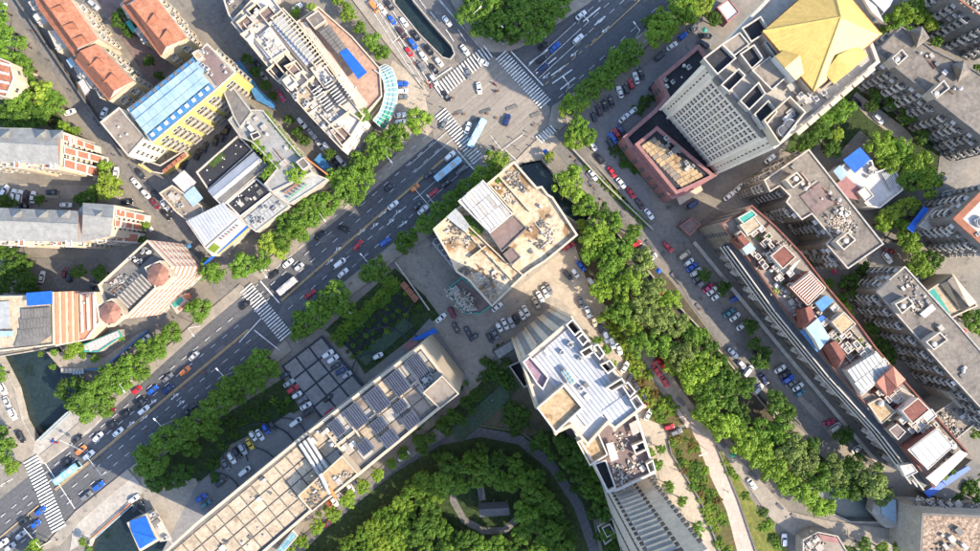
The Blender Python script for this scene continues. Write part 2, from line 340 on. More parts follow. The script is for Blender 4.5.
patch('parking_apron', [(580, 118), (640, 70), (700, 22), (720, 40), (660, 80), (645, 115), (622, 135), (640, 175), (655, 210), (640, 216), (600, 165), (590, 140)], 'drive')
patch('west_street', [(-10, -20), (30, -20), (60, 40), (100, 108), (132, 160), (180, 222), (214, 262), (240, 294), (226, 306), (196, 268), (160, 222), (132, 186), (112, 160), (70, 98), (20, 20)], 'lane_asphalt')
patch('west_street', [(150, 162), (172, 176), (232, 122), (240, 130), (190, 180), (206, 250), (196, 260), (168, 220)], 'lane_asphalt')
patch('alley', [(222, 20), (262, 60), (302, 110), (345, 165), (330, 175), (290, 120), (245, 62), (205, 20), (215, -20), (240, -20)], 'lane_asphalt')
patch('alley', [(86, -20), (130, -20), (176, 62), (152, 88), (110, 20)], 'mauve_roof')
patch('estate_lane', [(0, 183), (96, 186), (130, 200), (140, 212), (100, 200), (0, 196)], 'pavement')
patch('estate_lane', [(0, 208), (90, 212), (110, 216), (90, 220), (0, 216)], 'pavement')
patch('estate_yard', [(30, 258), (110, 258), (100, 290), (30, 290)], 'lane_asphalt')
patch('riverside_street', [(-10, 372), (2, 368), (12, 384), (22, 415), (34, 441), (40, 450), (30, 462), (0, 470), (-10, 470)], 'pavement')
patch('bridge_deck', [(36, 441), (66, 413), (84, 402), (104, 418), (90, 432), (46, 464), (30, 462)], 'concrete')
patch('bridge_deck', [(76, 511), (128, 469), (146, 490), (132, 503), (92, 538), (70, 551)], 'concrete')
patch('yard', [(140, 470), (158, 480), (196, 478), (205, 500), (180, 540), (160, 530), (146, 512)], 'pavement')
patch('drive', [(196, 486), (222, 462), (290, 412), (322, 424), (366, 388), (430, 318), (470, 380), (400, 420), (300, 500), (205, 560), (160, 556)], 'drive')
patch('estate_lane', [(856, 92), (880, 110), (904, 128), (915, 140), (905, 145), (868, 118), (850, 100)], 'pavement')
patch('estate_lane', [(940, 150), (975, 120), (985, 130), (965, 165), (940, 200), (905, 225), (896, 250), (880, 270), (868, 262), (885, 240), (905, 212), (935, 190)], 'lane_asphalt')
patch('footpath', strip([(276, 562), (330, 520), (390, 470), (438, 441), (480, 432), (520, 440), (552, 466), (578, 505), (596, 556)], 9.5), 'asphalt_dark')
patch('footpath', strip([(455, 480), (453, 500), (464, 520), (484, 531), (505, 530), (518, 518)], 7), 'lane_asphalt')
patch('service_alley', [(282, 560), (330, 512), (398, 452), (436, 428), (446, 436), (405, 462), (345, 508), (300, 556)], 'lane_asphalt')
patch('footpath', [(652, 362), (668, 370), (700, 415), (728, 448), (760, 480), (788, 511), (830, 521), (900, 530), (990, 540), (990, 556), (860, 556), (800, 540), (770, 518), (745, 482), (715, 452), (690, 422), (668, 394), (655, 380)], 'pavement')
patch('pink_footpath', [(668, 396), (690, 424), (716, 446), (736, 492), (756, 556), (737, 556), (720, 504), (706, 470), (698, 442), (680, 420)], 'pink_path')
patch('flower_bed', [(668, 430), (690, 428), (698, 444), (708, 472), (726, 510), (738, 556), (721, 556), (700, 501), (670, 452)], 'bed', kerb=.25)
patch('flower_bed', [(600, 312), (614, 318), (640, 362), (666, 400), (684, 424), (668, 428), (650, 420), (630, 372)], 'bed', kerb=.25)
patch('dry_lawn', [(716, 446), (728, 460), (755, 505), (775, 530), (792, 556), (757, 556), (738, 500), (720, 460)], 'lawn_dry', kerb=.2)
patch('play_court', [(452, 428), (502, 384), (512, 398), (462, 442), (455, 440)], 'court_green')
patch('dark_bed', [(342, 342), (398, 294), (412, 306), (356, 356)], 'dark_bed')
patch('play_court', [(356, 356), (404, 318), (414, 326), (366, 366)], 'court_green')
# raised pavements along the avenue
for pts in ([(46, 463), (96, 424), (196, 334), (248, 290), (240, 284), (186, 330), (88, 416), (66, 434), (40, 455)],
            [(262, 280), (338, 219), (392, 174), (434, 139), (420, 132), (384, 166), (330, 210), (250, 274)],
            [(478, 178), (470, 180), (392, 244), (342, 284), (290, 334), (298, 344), (346, 300), (400, 256), (440, 228), (500, 176), (520, 158)],
            [(286, 340), (190, 419), (130, 468), (138, 476), (196, 430), (292, 350)],
            [(520, 48), (588, 4), (640, -40), (560, -40), (470, -40), (446, -8), (470, 36), (481, 47), (492, 52), (505, 52)],
            [(552, 106), (575, 92), (640, 34), (680, 0), (690, 8), (650, 42), (590, 98), (572, 118), (560, 130), (548, 126)],
            [(365, -18), (383, 12), (400, 42), (420, 74), (424, 90), (404, 66), (372, 26), (345, -10)],
            [(76, 511), (128, 469), (134, 476), (82, 520), (60, 545), (40, 551)]):
    patch('sidewalk', pts, 'pavement', kerb=.13)
patch('pavement_corner', [(500, 176), (548, 128), (560, 142), (540, 160), (518, 164), (505, 178)], 'pavement_warm', kerb=.12)
for pts in ([(284, 300), (308, 288), (318, 296), (290, 322), (276, 318), (280, 312)], [(318, 238), (330, 232), (335, 236), (322, 244)], [(280, 250), (332, 216), (334, 218), (284, 256)]):
    patch('road_patch', pts, 'asphalt_patch')

rp = random.Random(3)
for (a, b), ang, n, off in ((((150, 412), (440, 166)), 40, 16, 26), (((520, 90), (640, 0)), 41, 5, 20), (((460, 110), (540, 120)), 20, 5, 14), (((570, 158), (800, 420)), -48, 10, 4), (((30, 30), (160, 200)), -55, 8, 4), (((675, 395), (800, 525)), -45, 6, 4)):
    for k in range(n):                                     # repairs in the asphalt
        c = Vector(a).lerp(Vector(b), rp.random()); q = Vector((rp.uniform(-off, off) * .7, rp.uniform(-off, off) * .7)); c += q; l, wd = rp.uniform(2, 8), rp.uniform(1, 2.4); d = Vector((math.cos(R(ang)), -math.sin(R(ang)))); e = Vector((-d.y, d.x))
        patch('road_patch', [tuple(c + d * l * i + e * wd * j) for i, j in ((-1, -1), (1, -1), (1, 1), (-1, 1))], rp.choice(('asphalt_patch', 'asphalt_dark', 'asphalt')))
MAN = unit('manhole', lambda m: (m.cyl((0, 0, 0), .5, .012, 12), m.cyl((0, 0, .012), .36, .006, 12, 1)), ['metal_dark', 'rust'])
for k in range(46):
    a, b = rp.choice((((60, 488), (460, 148)), ((440, 100), (540, 120)), ((520, 80), (630, 10)), ((566, 150), (790, 410)), ((380, 10), (430, 90)), ((20, 10), (160, 210)))); c = Vector(a).lerp(Vector(b), rp.random()) + Vector((rp.uniform(-14, 14), rp.uniform(-14, 14))) * (1 if a[0] < 450 and a[1] > 90 else .35)
    inst('manhole_cover', MAN, av, TRS(P(c.x, c.y) + Vector((0, 0, ZL[0] + .03)), 0))
# tiled plaza: dark grid with inset slabs, every slab a piece
pz = patch('plaza', [(282, 366), (323, 335), (366, 386), (325, 423)], 'plaza_dark')
panels(pz, [v + Vector((0, 0, ZL[0])) for v in px([(283, 366), (322, 337), (363, 387), (325, 420)])], 3, 4, .75, .05, 'plaza_tile', 'tile', lift=.004)
m = MB()
def arc(cx, cy, r, a0, a1, wd=.45):
    ZL[0] += .003
    for i in range(24):
        q = []
        for k, rr in ((i, r), (i + 1, r), (i + 1, r + wd), (i, r + wd)):
            a = R(a0 + (a1 - a0) * k / 24); c = P(cx, cy); q.append((c.x + rr * math.cos(a), c.y + rr * math.sin(a), ZL[0]))
        m.poly(q)
for a in ((372, 372, 7, 60, 240), (385, 352, 9, -20, 170), (272, 452, 9, 10, 200), (262, 462, 14, 20, 190), (285, 440, 8, -60, 140), (215, 500, 10, 0, 120), (430, 318, 8, 100, 260), (250, 480, 12, 30, 120)): arc(*a)
dr = [o for o in bpy.data.objects if o.name.startswith('drive')][0]
m.build('paving_swirl', 'plaza_dark', dr)

# ------------------------------------------------------------------ painted markings: every stripe, dash and line a piece of its road
def mark(parent, a, b, wid, mat='line_white', z=None):
    ZM = .30 if z is None else z
    ZM = ZL[0] + .008
    A, B = P(*a), P(*b); d = B - A
    inst({'line_white': 'lane_line', 'line_yellow': 'centre_line'}[mat] if d.length > 6 else 'lane_dash', plate(mat), parent, TRS((A + B) / 2 + Vector((0, 0, ZM)), math.atan2(d.y, d.x), (d.length, wid, .006)))
def zebra(parent, a, b, n, ln, ang, wid=.5):
    ZM = ZL[0] + .008; A, B = P(*a), P(*b)
    for i in range(n):
        inst('crosswalk_stripe', plate('line_white'), parent, TRS(A.lerp(B, i / (n - 1)) + Vector((0, 0, ZM)), R(ang), (ln, wid, .006)))
ZEB = JUN
zebra(ZEB, (501, 56), (545, 104), 22, 5.0, 41)               # across the upper avenue
zebra(ZEB, (439, 92), (488, 52), 19, 5.4, -54)               # across the north road
zebra(av, (441, 113), (478, 160), 20, 5.0, 40)               # across the lower avenue at the junction
zebra(av, (247, 288), (286, 336), 21, 5.4, 40)
zebra(av, (32, 459), (60, 528), 24, 5.8, 30, .62)
zebra(bpy.data.objects['side_street'], (539, 140), (553, 129), 7, 3.4, -48)
UR = [o for o in bpy.data.objects if o.name == 'avenue.001'][0]
def along(parent, a, b, offs, dash=None, gap=None, wid=.18, mat='line_white', t0=0, t1=1):
    A, B = Vector(a), Vector(b); d = (B - A).normalized(); q = Vector((-d.y, d.x)) * offs; A2, B2 = A.lerp(B, t0) + q, A.lerp(B, t1) + q
    L = (B2 - A2).length
    if not dash: mark(parent, A2, B2, wid, mat); return
    s = 0
    while s + dash < L: mark(parent, A2 + d * s, A2 + d * (s + dash), wid, mat); s += dash + gap
c0, c1 = (282, 301), (455, 150)
along(av, c0, c1, 0, wid=.32, mat='line_yellow'); along(av, c0, c1, -1.2, wid=.2, mat='line_yellow')
for k in (-11, -20, -29): along(av, (262, 320), c1, k, 6, 9, t1=.97)
for k in (10.5, 21): along(av, c0, (455, 150), k, 6, 9, t1=.78)
for k in (10.5, 21, 30): along(av, (402, 197), (462, 144), k, t0=.15, t1=.95, wid=.16)
for k in (10, 19): along(av, (402, 197), (466, 141), -k, t0=.3)
d0, d1 = (56, 489), (249, 329)
along(av, d0, d1, 0, wid=.32, mat='line_yellow'); along(av, d0, d1, 1.4, wid=.2, mat='line_yellow')
for k in (-9.5, -18.5): along(av, d0, d1, k, 6, 9)
for k in (9.5, 19): along(av, d0, d1, k, 6, 9)
mark(av, (261, 281), (280, 303), .45); mark(av, (255, 330), (280, 350), .4); mark(av, (240, 342), (262, 318), .35); mark(av, (46, 462), (76, 508), .3)
mark(av, (0, 538), (40, 505), .3, 'line_yellow')
for k in (8, 16): along(av, (-20, 556), (34, 512), k, 6, 8)
for k in (9, 17): along(av, (-20, 556), (40, 508), -k, 6, 8)
mark(av, (456, 149), (474, 170), .45)
mark(UR, (511, 52), (543, 86), .45)
along(UR, (545, 85), (640, -2), 0, 5, 4, wid=.28, mat='line_yellow', t1=.55); along(UR, (590, 46), (640, 0), 0, wid=.3, mat='line_yellow')
for k in (-9, -17, -25): along(UR, (545, 85), (640, -2), k, wid=.22, t0=.0, t1=.5)
for k in (-9, -17, -25): along(UR, (545, 85), (640, -2), k, 7, 7, t0=.52)
for k in (9, 18, 26): along(UR, (552, 92), (650, 2), k, 7, 7)
for a, b in (((536, 74), (556, 58)), ((529, 64), (548, 50)), ((551, 76), (565, 66)), ((552, 84), (572, 70)), ((583, 22), (600, 8)), ((594, 26), (605, 17)), ((560, 90), (575, 78))): mark(UR, a, b, .5)
for k in (0, 8.5, 17): along(NRD, (379, -10), (435, 76), k, wid=.2)
mark(NRD, (428, 84), (452, 68), .35); mark(NRD, (392, 44), (407, 31), .25); mark(NRD, (362, -14), (424, 82), .2)
for k in (0, 1): mark(NRD2, (446 + 12 * k, 30), (454 + 12 * k, 42), .22)
mark(NRD2, (433, -8), (478, 46), .2); mark(NRD2, (438, 0), (482, 50), .15); mark(NRD2, (418, -2), (426, 9), .18); mark(NRD2, (430, 12), (438, 22), .18)
mark(JUN, (500, 152), (524, 134), .2); mark(JUN, (505, 150), (518, 162), .2)
# turn arrows, built as flat painted shapes
def arrow(parent, x, y, ang):
    m = MB(); c = P(x, y); z = ZL[0] + .008
    for q in ([(-1.8, -.14), (.6, -.14), (.6, .14), (-1.8, .14)], [(.6, -.55), (1.9, 0), (.6, .55)], [(-.2, .1), (.5, .9), (.2, 1.0), (-.6, .14)]):
        m.poly([(c.x + a * math.cos(R(ang)) - b * math.sin(R(ang)), c.y + a * math.sin(R(ang)) + b * math.cos(R(ang)), z) for a, b in q])
    m.build('turn_arrow', 'line_white', parent)
for x, y in ((330, 262), (362, 232), (338, 250), (375, 226), (391, 222), (398, 213), (404, 224), (383, 214)): arrow(av, x, y, 40)
for x, y in ((154, 402), (176, 396), (182, 403), (132, 424), (145, 418)): arrow(av, x, y, 40)
for x, y in ((546, 76), (574, 54), (600, 20), (605, 30)): arrow(UR, x, y, 220)
# ------------------------------------------------------------------ shared building pieces
def f_window(m):                 # x along wall, y outwards, origin bottom centre, 1 x 1
    m.box((0, .04, 0), (.92, .06, .94), 0, 1)
    for x in (-.47, 0, .47): m.box((x, .08, 0), (.06, .16, 1))
    for z in (0, .94): m.box((0, .09, z), (1, .20, .06))
WIN = {k: unit('window_' + k, f_window, [k, 'glass']) for k in ('white_paint', 'concrete', 'concrete_dark', 'tower_beige', 'metal_light')}
def f_balcony(m):                # 1 wide (scaled), 1.25 deep, 1.05 high
    m.box((0, .62, -.12), (1, 1.25, .12), 0, 1)
    m.box((0, 1.2, 0), (1, .14, 1.05)); m.box((-.47, .6, 0), (.06, 1.1, 1.05)); m.box((.47, .6, 0), (.06, 1.1, 1.05))
    m.box((.1, .55, .0), (.3, .5, .5), 0, 2)
BALC = {k: unit('balcony_' + k, f_balcony, [k, 'concrete', 'metal_light']) for k in ('white_paint', 'cream', 'concrete', 'warm_grey_wall')}
def f_awning(m): m.poly([(-.5, 0, .5), (-.5, .9, .1), (.5, .9, .1), (.5, 0, .5)]); m.poly([(-.5, 0, .44), (.5, 0, .44), (.5, .9, .04), (-.5, .9, .04)]); m.poly([(-.5, .9, .1), (-.5, .9, .04), (.5, .9, .04), (.5, .9, .1)])
AWN = {k: unit('awning_' + k, f_awning, k) for k in ('white_paint', 'metal_light', 'blue_mid', 'concrete')}
def f_ac(m): m.box((0, 0, .15), (1, .8, .75)); m.cyl((0, 0, .9), .34, .06, 10, 1); m.box((-.4, 0, 0), (.1, .8, .15), 0, 1); m.box((.4, 0, 0), (.1, .8, .15), 0, 1)
ACU = unit('ac_unit', f_ac, ['metal_light', 'metal_dark'])
def f_vent(m): m.cyl((0, 0, 0), .3, .7, 8); m.cyl((0, 0, .7), .45, .25, 8, r2=.1)
VENT = unit('vent', f_vent, 'metal_light')
def f_tank(m): m.cyl((0, 0, .4), .9, 1.5, 14); m.cyl((0, 0, 1.9), .9, .3, 14, r2=.25); m.box((0, 0, 0), (1.6, 1.6, .4), 0, 1)
TANK = unit('water_tank', f_tank, ['metal_light', 'concrete'])
def f_box(m): m.box((0, 0, 0), (1, 1, 1)); m.box((0, 0, 1), (1.14, 1.14, .12))
HUTS = {k: unit('hut_' + k, f_box, k) for k in ('concrete', 'concrete_light', 'white_paint', 'felt_roof', 'brick_red', 'concrete_dark')}
def f_disc(m): m.cyl((0, 0, 0), 1.5, 1.1, 16); m.cyl((0, 0, 1.1), 1.2, .15, 16, 1)
COOL = unit('cooling_fan', f_disc, ['metal_light', 'metal_dark'])

def facade(root, poly, z0, h, win=None, fl=3.1, sp=3.2, w=1.5, wh=1.6, frame='concrete', start=1.0, margin=1.0, bal=None, balw=2.6, balsp=None, ac=.0, awn=None, minlen=4, lim=280, edges=None, bfrom=0, cam=True):
    n = len(poly); cnt = 0; rl = rootloc(root)
    for i in range(n):
        if edges is not None and i not in edges: continue
        a, b = poly[i], poly[(i + 1) % n]; d = b - a; d.z = 0; L = d.length
        if L < minlen: continue
        x = d.normalized(); nn = Vector((x.y, -x.x, 0)); mid = (a + b) / 2; mid.z = 0
        if cam and nn.dot(-mid.normalized()) < -.05: continue
        rot = Matrix((x, nn, Vector((0, 0, 1)))).transposed()
        floors = int((h - z0 - start + .3) / fl)
        for k in range(floors):
            z = z0 + start + k * fl
            if z + wh > h - .1: continue
            if win:
                nc = int((L - 2 * margin) / sp)
                for c in range(nc):
                    if cnt >= lim: break
                    t = (c + .5) / nc; p = a + d * (margin / L + t * (1 - 2 * margin / L)); p.z = z
                    mt = rot.to_4x4() @ Matrix.Diagonal((w, 1, wh, 1)); mt.translation = p
                    inst('window', WIN[frame], root, mt); cnt += 1
                    if ac and rnd.random() < ac:
                        q = p + nn * .5 + x * (w * .75) + Vector((0, 0, -.4)); m2 = rot.to_4x4(); m2.translation = q; inst('ac_unit', ACU, root, m2)
                    if awn and rnd.random() < .35:
                        m2 = rot.to_4x4() @ Matrix.Diagonal((w * 1.15, 1, 1, 1)); m2.translation = p + Vector((0, 0, wh)); inst('awning', AWN[rnd.choice(awn)], root, m2)
            if bal and k >= bfrom:
                s2 = balsp or sp * 2; nb = max(1, int((L - 1) / s2))
                for c in range(nb):
                    p = a + d * ((c + .5) / nb); p.z = z - .75
                    mt = rot.to_4x4() @ Matrix.Diagonal((balw, 1, 1, 1)); mt.translation = p + nn * .02
                    inst('balcony', BALC[bal if isinstance(bal, str) else rnd.choice(bal)], root, mt)
def vol(root, pts, h, z0=0, wall='concrete', roof='felt_roof', par=.9, rim='concrete_light', rimw=.4, names=('wall', 'roof', 'parapet'), world=False, **fa):
    poly = ccw(pts if world else px(pts, h)); n = len(poly)
    m = MB()
    for i in range(n):
        a, b = poly[i], poly[(i + 1) % n]; m.poly([(a.x, a.y, z0), (b.x, b.y, z0), (b.x, b.y, h), (a.x, a.y, h)])
    wo = m.build(names[0], wall, root); up = root if names[0] == 'wall' else wo
    m = MB(); q = inset(poly, rimw * .5) if par else poly
    m.poly([(p.x, p.y, h - (par if par else 0)) for p in q])
    o = m.build(names[1], roof, up)
    bm = bmesh.new(); bm.from_mesh(o.data); bmesh.ops.triangulate(bm, faces=bm.faces[:], ngon_method='EAR_CLIP'); bm.to_mesh(o.data); bm.free()
    if par:
        m = MB(); inn = inset(poly, rimw); out = inset(poly, -.06)
        for i in range(n):
            j = (i + 1) % n
            m.poly([(out[i].x, out[i].y, h + .02), (out[j].x, out[j].y, h + .02), (inn[j].x, inn[j].y, h + .02), (inn[i].x, inn[i].y, h + .02)])
            m.poly([(inn[i].x, inn[i].y, h + .02), (inn[j].x, inn[j].y, h + .02), (inn[j].x, inn[j].y, h - par), (inn[i].x, inn[i].y, h - par)])
            m.poly([(out[i].x, out[i].y, h - .25), (out[j].x, out[j].y, h - .25), (out[j].x, out[j].y, h + .02), (out[i].x, out[i].y, h + .02)])
        m.build(names[2], rim, up)
    if fa: facade(root, poly, z0, h, **fa)
    return poly
def bld(name, label, pts, h, cat='building', group=None, **kw):
    poly = px(pts, h); c = sum(poly, Vector((0, 0, 0))) / len(poly); c.z = kw.get('z0', 0)
    root = thing(name, label, cat, c, group); root['h'] = h
    return root, vol(root, pts, h, **kw)
def clutter(root, pts, z, n, kinds=('ac', 'vent', 'box'), seed=1, ang=40, s=(.8, 1.6)):
    root = next((c for c in root.children if c.name.split('.')[0] == 'roof'), root)
    r = random.Random(seed); poly = px(pts, z); xs, ys = [p.x for p in poly], [p.y for p in poly]; k = 0; tries = 0
    while k < n and tries < n * 30:
        tries += 1; p = Vector((r.uniform(min(xs), max(xs)), r.uniform(min(ys), max(ys)), z))
        if not inside(p, poly): continue
        t = r.choice(kinds); q = r.uniform(*s); a = R(ang + r.choice((0, 90)) + r.uniform(-4, 4))
        if t == 'ac': inst('ac_unit', ACU, root, TRS(p, a, (q, q, q)))
        elif t == 'vent': inst('roof_vent', VENT, root, TRS(p, a, (q, q, q)))
        elif t == 'tank': inst('water_tank', TANK, root, TRS(p, a, (q, q, q)))
        elif t == 'fan': inst('cooling_fan', COOL, root, TRS(p, a, (q, q, q)))
        elif t == 'box': inst('roof_box', HUTS[r.choice(('concrete', 'white_paint', 'concrete_dark'))], root, TRS(p, a, (q * r.uniform(.6, 1.8), q * r.uniform(.6, 1.8), r.uniform(.3, 1.1))))
        elif t == 'pipe':
            m = MB(); d = Vector((math.cos(a), math.sin(a), 0)); L = r.uniform(3, 8)
            if not inside(p + d * L, poly): continue
            m.tube(p + Vector((0, 0, .35)), p + d * L + Vector((0, 0, .35)), .14, n=6); m.box((p.x, p.y, z), (.3, .3, .35)); m.build('pipe', r.choice(('metal_light', 'rust')), root)
        elif t == 'rubble':
            m = MB()
            for _ in range(26): m.box((p.x + r.gauss(0, 1.1), p.y + r.gauss(0, 1.1), z), (r.uniform(.2, .8), r.uniform(.2, .7), r.uniform(.1, .5)), r.random() * 3)
            o = m.build('rubble', r.choice(('rubble', 'concrete_dark', 'concrete_light')), root); o['kind'] = 'stuff'
        k += 1
def hut(root, pts, z0, h, wall='concrete', roof='felt_roof', name='roof_hut', rim='concrete_light', par=.3):
    return vol(root, pts, h, z0=z0, wall=wall, roof=roof, par=par, rim=rim, rimw=.3, names=(name, 'hut_roof', 'hut_parapet'))
def gable(root, eaves, ridge, zr, ze, mat, mat2=None, over=.3, wallmat=None, z0=None):
    """eaves: 4 pixel corners a,b,c,d at height ze (a-b and d-c run along the ridge); ridge: 2 pixels at height zr."""
    a, b, c, d = px(eaves, ze); r1, r2 = px(ridge, zr)
    for q, mt in (((a, b, r2, r1), mat), ((d, c, r2, r1), mat2 or mat)):
        m = MB(); n = (q[1] - q[0]).cross(q[3] - q[0]).normalized(); n = n if n.z > 0 else -n
        top = [v + n * .12 for v in q]; m.poly(top); m.poly(list(q)[::-1])
        for i in range(4): m.poly([q[i], q[(i + 1) % 4], top[(i + 1) % 4], top[i]])
        m.build('roof_slope', mt, root)
    m = MB(); m.tube(r1 + Vector((0, 0, .1)), r2 + Vector((0, 0, .1)), .18); m.build('ridge_cap', mat2 or mat, root)
    if wallmat:
        m = MB(); m.poly([a, d, r1]); m.poly([b, c, r2]); m.build('gable_wall', wallmat, root)
def hip(root, pts, apex, ze, za, mat, name='roof_facet'):
    e = px(pts, ze); ap = P(apex[0], apex[1], za)
    for i in range(len(e)):
        m = MB(); m.poly([e[i], e[(i + 1) % len(e)], ap]); m.poly([ap - Vector((0, 0, .15)), e[(i + 1) % len(e)] - Vector((0, 0, .15)), e[i] - Vector((0, 0, .15))]); m.build(name, mat, root)
def slab(root, pts, z, th, mat, name):      # flat sheet lying at height z
    m = MB(); m.prism(px(pts, z), z - th, z, bottom=True); return m.build(name, mat, root)
# ================================================================== BUILDINGS
GW = dict(win=True, fl=3.0, sp=3.4, w=1.6, wh=1.5)
# --- red tiled terraces, upper left
def terrace(label, eaves, ridge, wallpts, seed, dorm):
    h = 15.0
    root, pl = bld('tiled_terrace', label, wallpts, h, cat='apartment block', wall='cream', roof='tile_brown', par=0, **dict(GW, frame='white_paint', bal=('cream', 'white_paint'), balw=2.4, balsp=4.4, ac=.35))
    gable(root, eaves, ridge, h + 3.2, h + .1, 'tile_orange', 'tile_brown', wallmat='white_paint')  # slope shading painted: lit slope orange, slope turned from the sun brown
    a, b, c, d = px(eaves, h); r1, r2 = px(ridge, h + 3.2)
    for t in dorm:                                     # small gabled dormers on the big slope
        base = a.lerp(b, t).lerp(r1.lerp(r2, t), .45); base.z = h + 1.3; ax = (b - a).normalized(); ax.z = 0; up = (r1 - a); up.z = 0; up.normalize(); base.z += .5
        p = [base - ax * 1.8, base + ax * 1.8, base + Vector((0, 0, 2.2)), base + up * 4.2 + Vector((0, 0, 1.9))]
        m = MB(); m.poly([p[0], p[1], p[2]]); m.poly([p[0], p[2], p[3]]); m.poly([p[1], p[3], p[2]]); m.build('dormer', 'tile_brown', root)
    return root
t1 = terrace('long red tiled apartment terrace beside the narrow west street', [(68, -4), (98, 39), (76, 52), (46, 10)], [(42, -2), (78, 48)], [(68, -4), (98, 39), (74, 56), (38, 8), (30, -12)], 1, (.25, .62, .9))
t1b = terrace('shorter red tiled apartment terrace next to the blue roofed building', [(97, 44), (133, 81), (110, 99), (76, 58)], [(80, 51), (114, 91)], [(97, 44), (133, 81), (109, 101), (74, 60)], 2, (.35, .75))
t2 = terrace('red tiled apartment terrace across the dark red alley', [(150, -10), (187, 38), (162, 55), (126, 5)], [(130, 4), (166, 47)], [(150, -10), (187, 38), (160, 56), (122, 6), (130, -14)], 3, (.45, .8))
for rt, boxes in ((t1, [((33, 14), (44, 10), (50, 20), (40, 26)), ((48, 31), (58, 30), (68, 46), (58, 52)), ((28, 2), (34, 0), (40, 8), (34, 10))]),
                  (t1b, [((72, 64), (80, 62), (90, 76), (82, 82)), ((82, 74), (90, 70), (98, 80), (90, 88)), ((95, 88), (103, 86), (106, 94), (100, 98))]),
                  (t2, [((134, 30), (142, 24), (152, 36), (145, 44)), ((120, 4), (126, -2), (136, 10), (128, 18))])):
    for i, b in enumerate(boxes): hut(rt, b, 0, 8 + i * 1.5, 'cream', ('white_roof', 'concrete_light', 'rubble')[i % 3], name='rear_extension')
    for b in boxes: clutter(rt, b, 10.5, 5, ('box', 'ac', 'vent'), seed=int(b[0][0]), s=(.6, 1.2))
for b, mt in ((((78, 82), (84, 78), (90, 90), (85, 95)), 'white_roof'), (((85, 70), (92, 66), (99, 74), (92, 80)), 'white_roof'), (((66, 60), (71, 57), (76, 64), (71, 68)), 'blue_light')): slab(t1b, b, 8.5, .12, mt, 'lean_to_roof')
slab(t2, ((125, 22), (129, 20), (137, 30), (133, 33)), 7, .12, 'teal_paint', 'lean_to_roof')
# left edge block with striped roof
r_, _ = bld('striped_block', 'small red and white striped block behind trees on the west edge', [(-20, 50), (10, 62), (14, 78), (6, 97), (-20, 92)], 14, wall='cream', roof='tile_orange', par=.6, **GW)
for i in range(4): slab(r_, [(-20, 56 + i * 10), (9, 64 + i * 9), (9, 66.5 + i * 9), (-20, 58.5 + i * 10)], 14.3, .2, 'white_paint', 'stripe_band')

# --- slate roofed apartment blocks on the left
def slate_block(label, y0, xr, gpts, seed):
    h = 19
    root, pl = bld('slate_roof_block', label, gpts, h, cat='apartment block', wall='cream', roof='slate', par=0, **dict(GW, frame='white_paint', bal=('cream', 'white_paint'), balw=3.0, balsp=5, ac=.3))
    return root
b12 = slate_block('slate roofed cream apartment block opposite the yellow building', 128, 62, [(-40, 127), (30, 128), (61, 131), (60, 165), (30, 163), (-40, 160)], 1)
gable(b12, [(-40, 127), (60, 131), (59, 165), (-40, 160)], [(-40, 140), (58, 146)], 22.5, 19.1, 'slate', wallmat='salmon')
b13 = slate_block('slate roofed cream apartment block behind the striped hotel', 205, 115, [(-40, 206), (78, 211), (84, 203), (114, 205), (110, 236), (82, 242), (-40, 240)], 2)
gable(b13, [(-40, 207), (79, 211), (78, 242), (-40, 240)], [(-40, 219), (78, 224)], 22.5, 19.1, 'slate', wallmat='salmon')
gable(b13, [(83, 203), (114, 205), (111, 234), (82, 234)], [(83, 215), (113, 218)], 22.8, 19.2, 'slate', wallmat='salmon')
for rt, yy, xs in ((b12, 130, (4, 40, 57)), (b13, 210, (16, 42, 64, 98))):
    for x in xs:                                        # pyramid dormers along the eaves
        hip(rt, [(x - 6, yy), (x + 6, yy), (x + 6, yy + 9), (x - 6, yy + 9)], (x, yy + 4), 20.4, 24.5, 'slate', 'dormer_facet')
# terraced red tile steps at the east ends
def wedge(rt, top, zt, zb, mat, name):        # solid sloping bay: near edge at zt, far edge at zb
    a, b, c, d = top; A, B, C, D = P(*a, zt), P(*b, zb), P(*c, zb), P(*d, zt); m = MB(); m.poly([A, D, C, B])
    for p, q in ((A, B), (B, C), (C, D), (D, A)): m.poly([(p.x, p.y, 0), p, q, (q.x, q.y, 0)])
    return m.build(name, mat, rt)
for rt, rows in ((b12, ([(63, 133), (95, 145), (96, 152), (63, 141)], [(64, 146), (103, 156), (103, 164), (64, 154)], [(64, 158), (101, 168), (99, 178), (64, 168)])), (b13, ([(116, 208), (146, 215), (145, 222), (116, 216)], [(115, 219), (143, 224), (142, 231), (115, 227)], [(96, 230), (140, 233), (138, 243), (96, 241)]))):
    for pt in rows:
        wedge(rt, pt, 18, 3.5, 'white_paint', 'end_bay'); v = [Vector(q) for q in pt]; sh = lambda u, w_: tuple((v[0].lerp(v[1], u)).lerp(v[3].lerp(v[2], u), w_))
        zz = lambda u: 18 - 14.5 * u + .35
        for u0, u1 in ((.04, .3), (.36, .62), (.68, .96)):
            m = MB(); m.poly([P(*sh(u0, .14), zz(u0)), P(*sh(u0, .86), zz(u0)), P(*sh(u1, .86), zz(u1)), P(*sh(u1, .14), zz(u1))]); m.build('tile_panel', 'brick_red', rt)
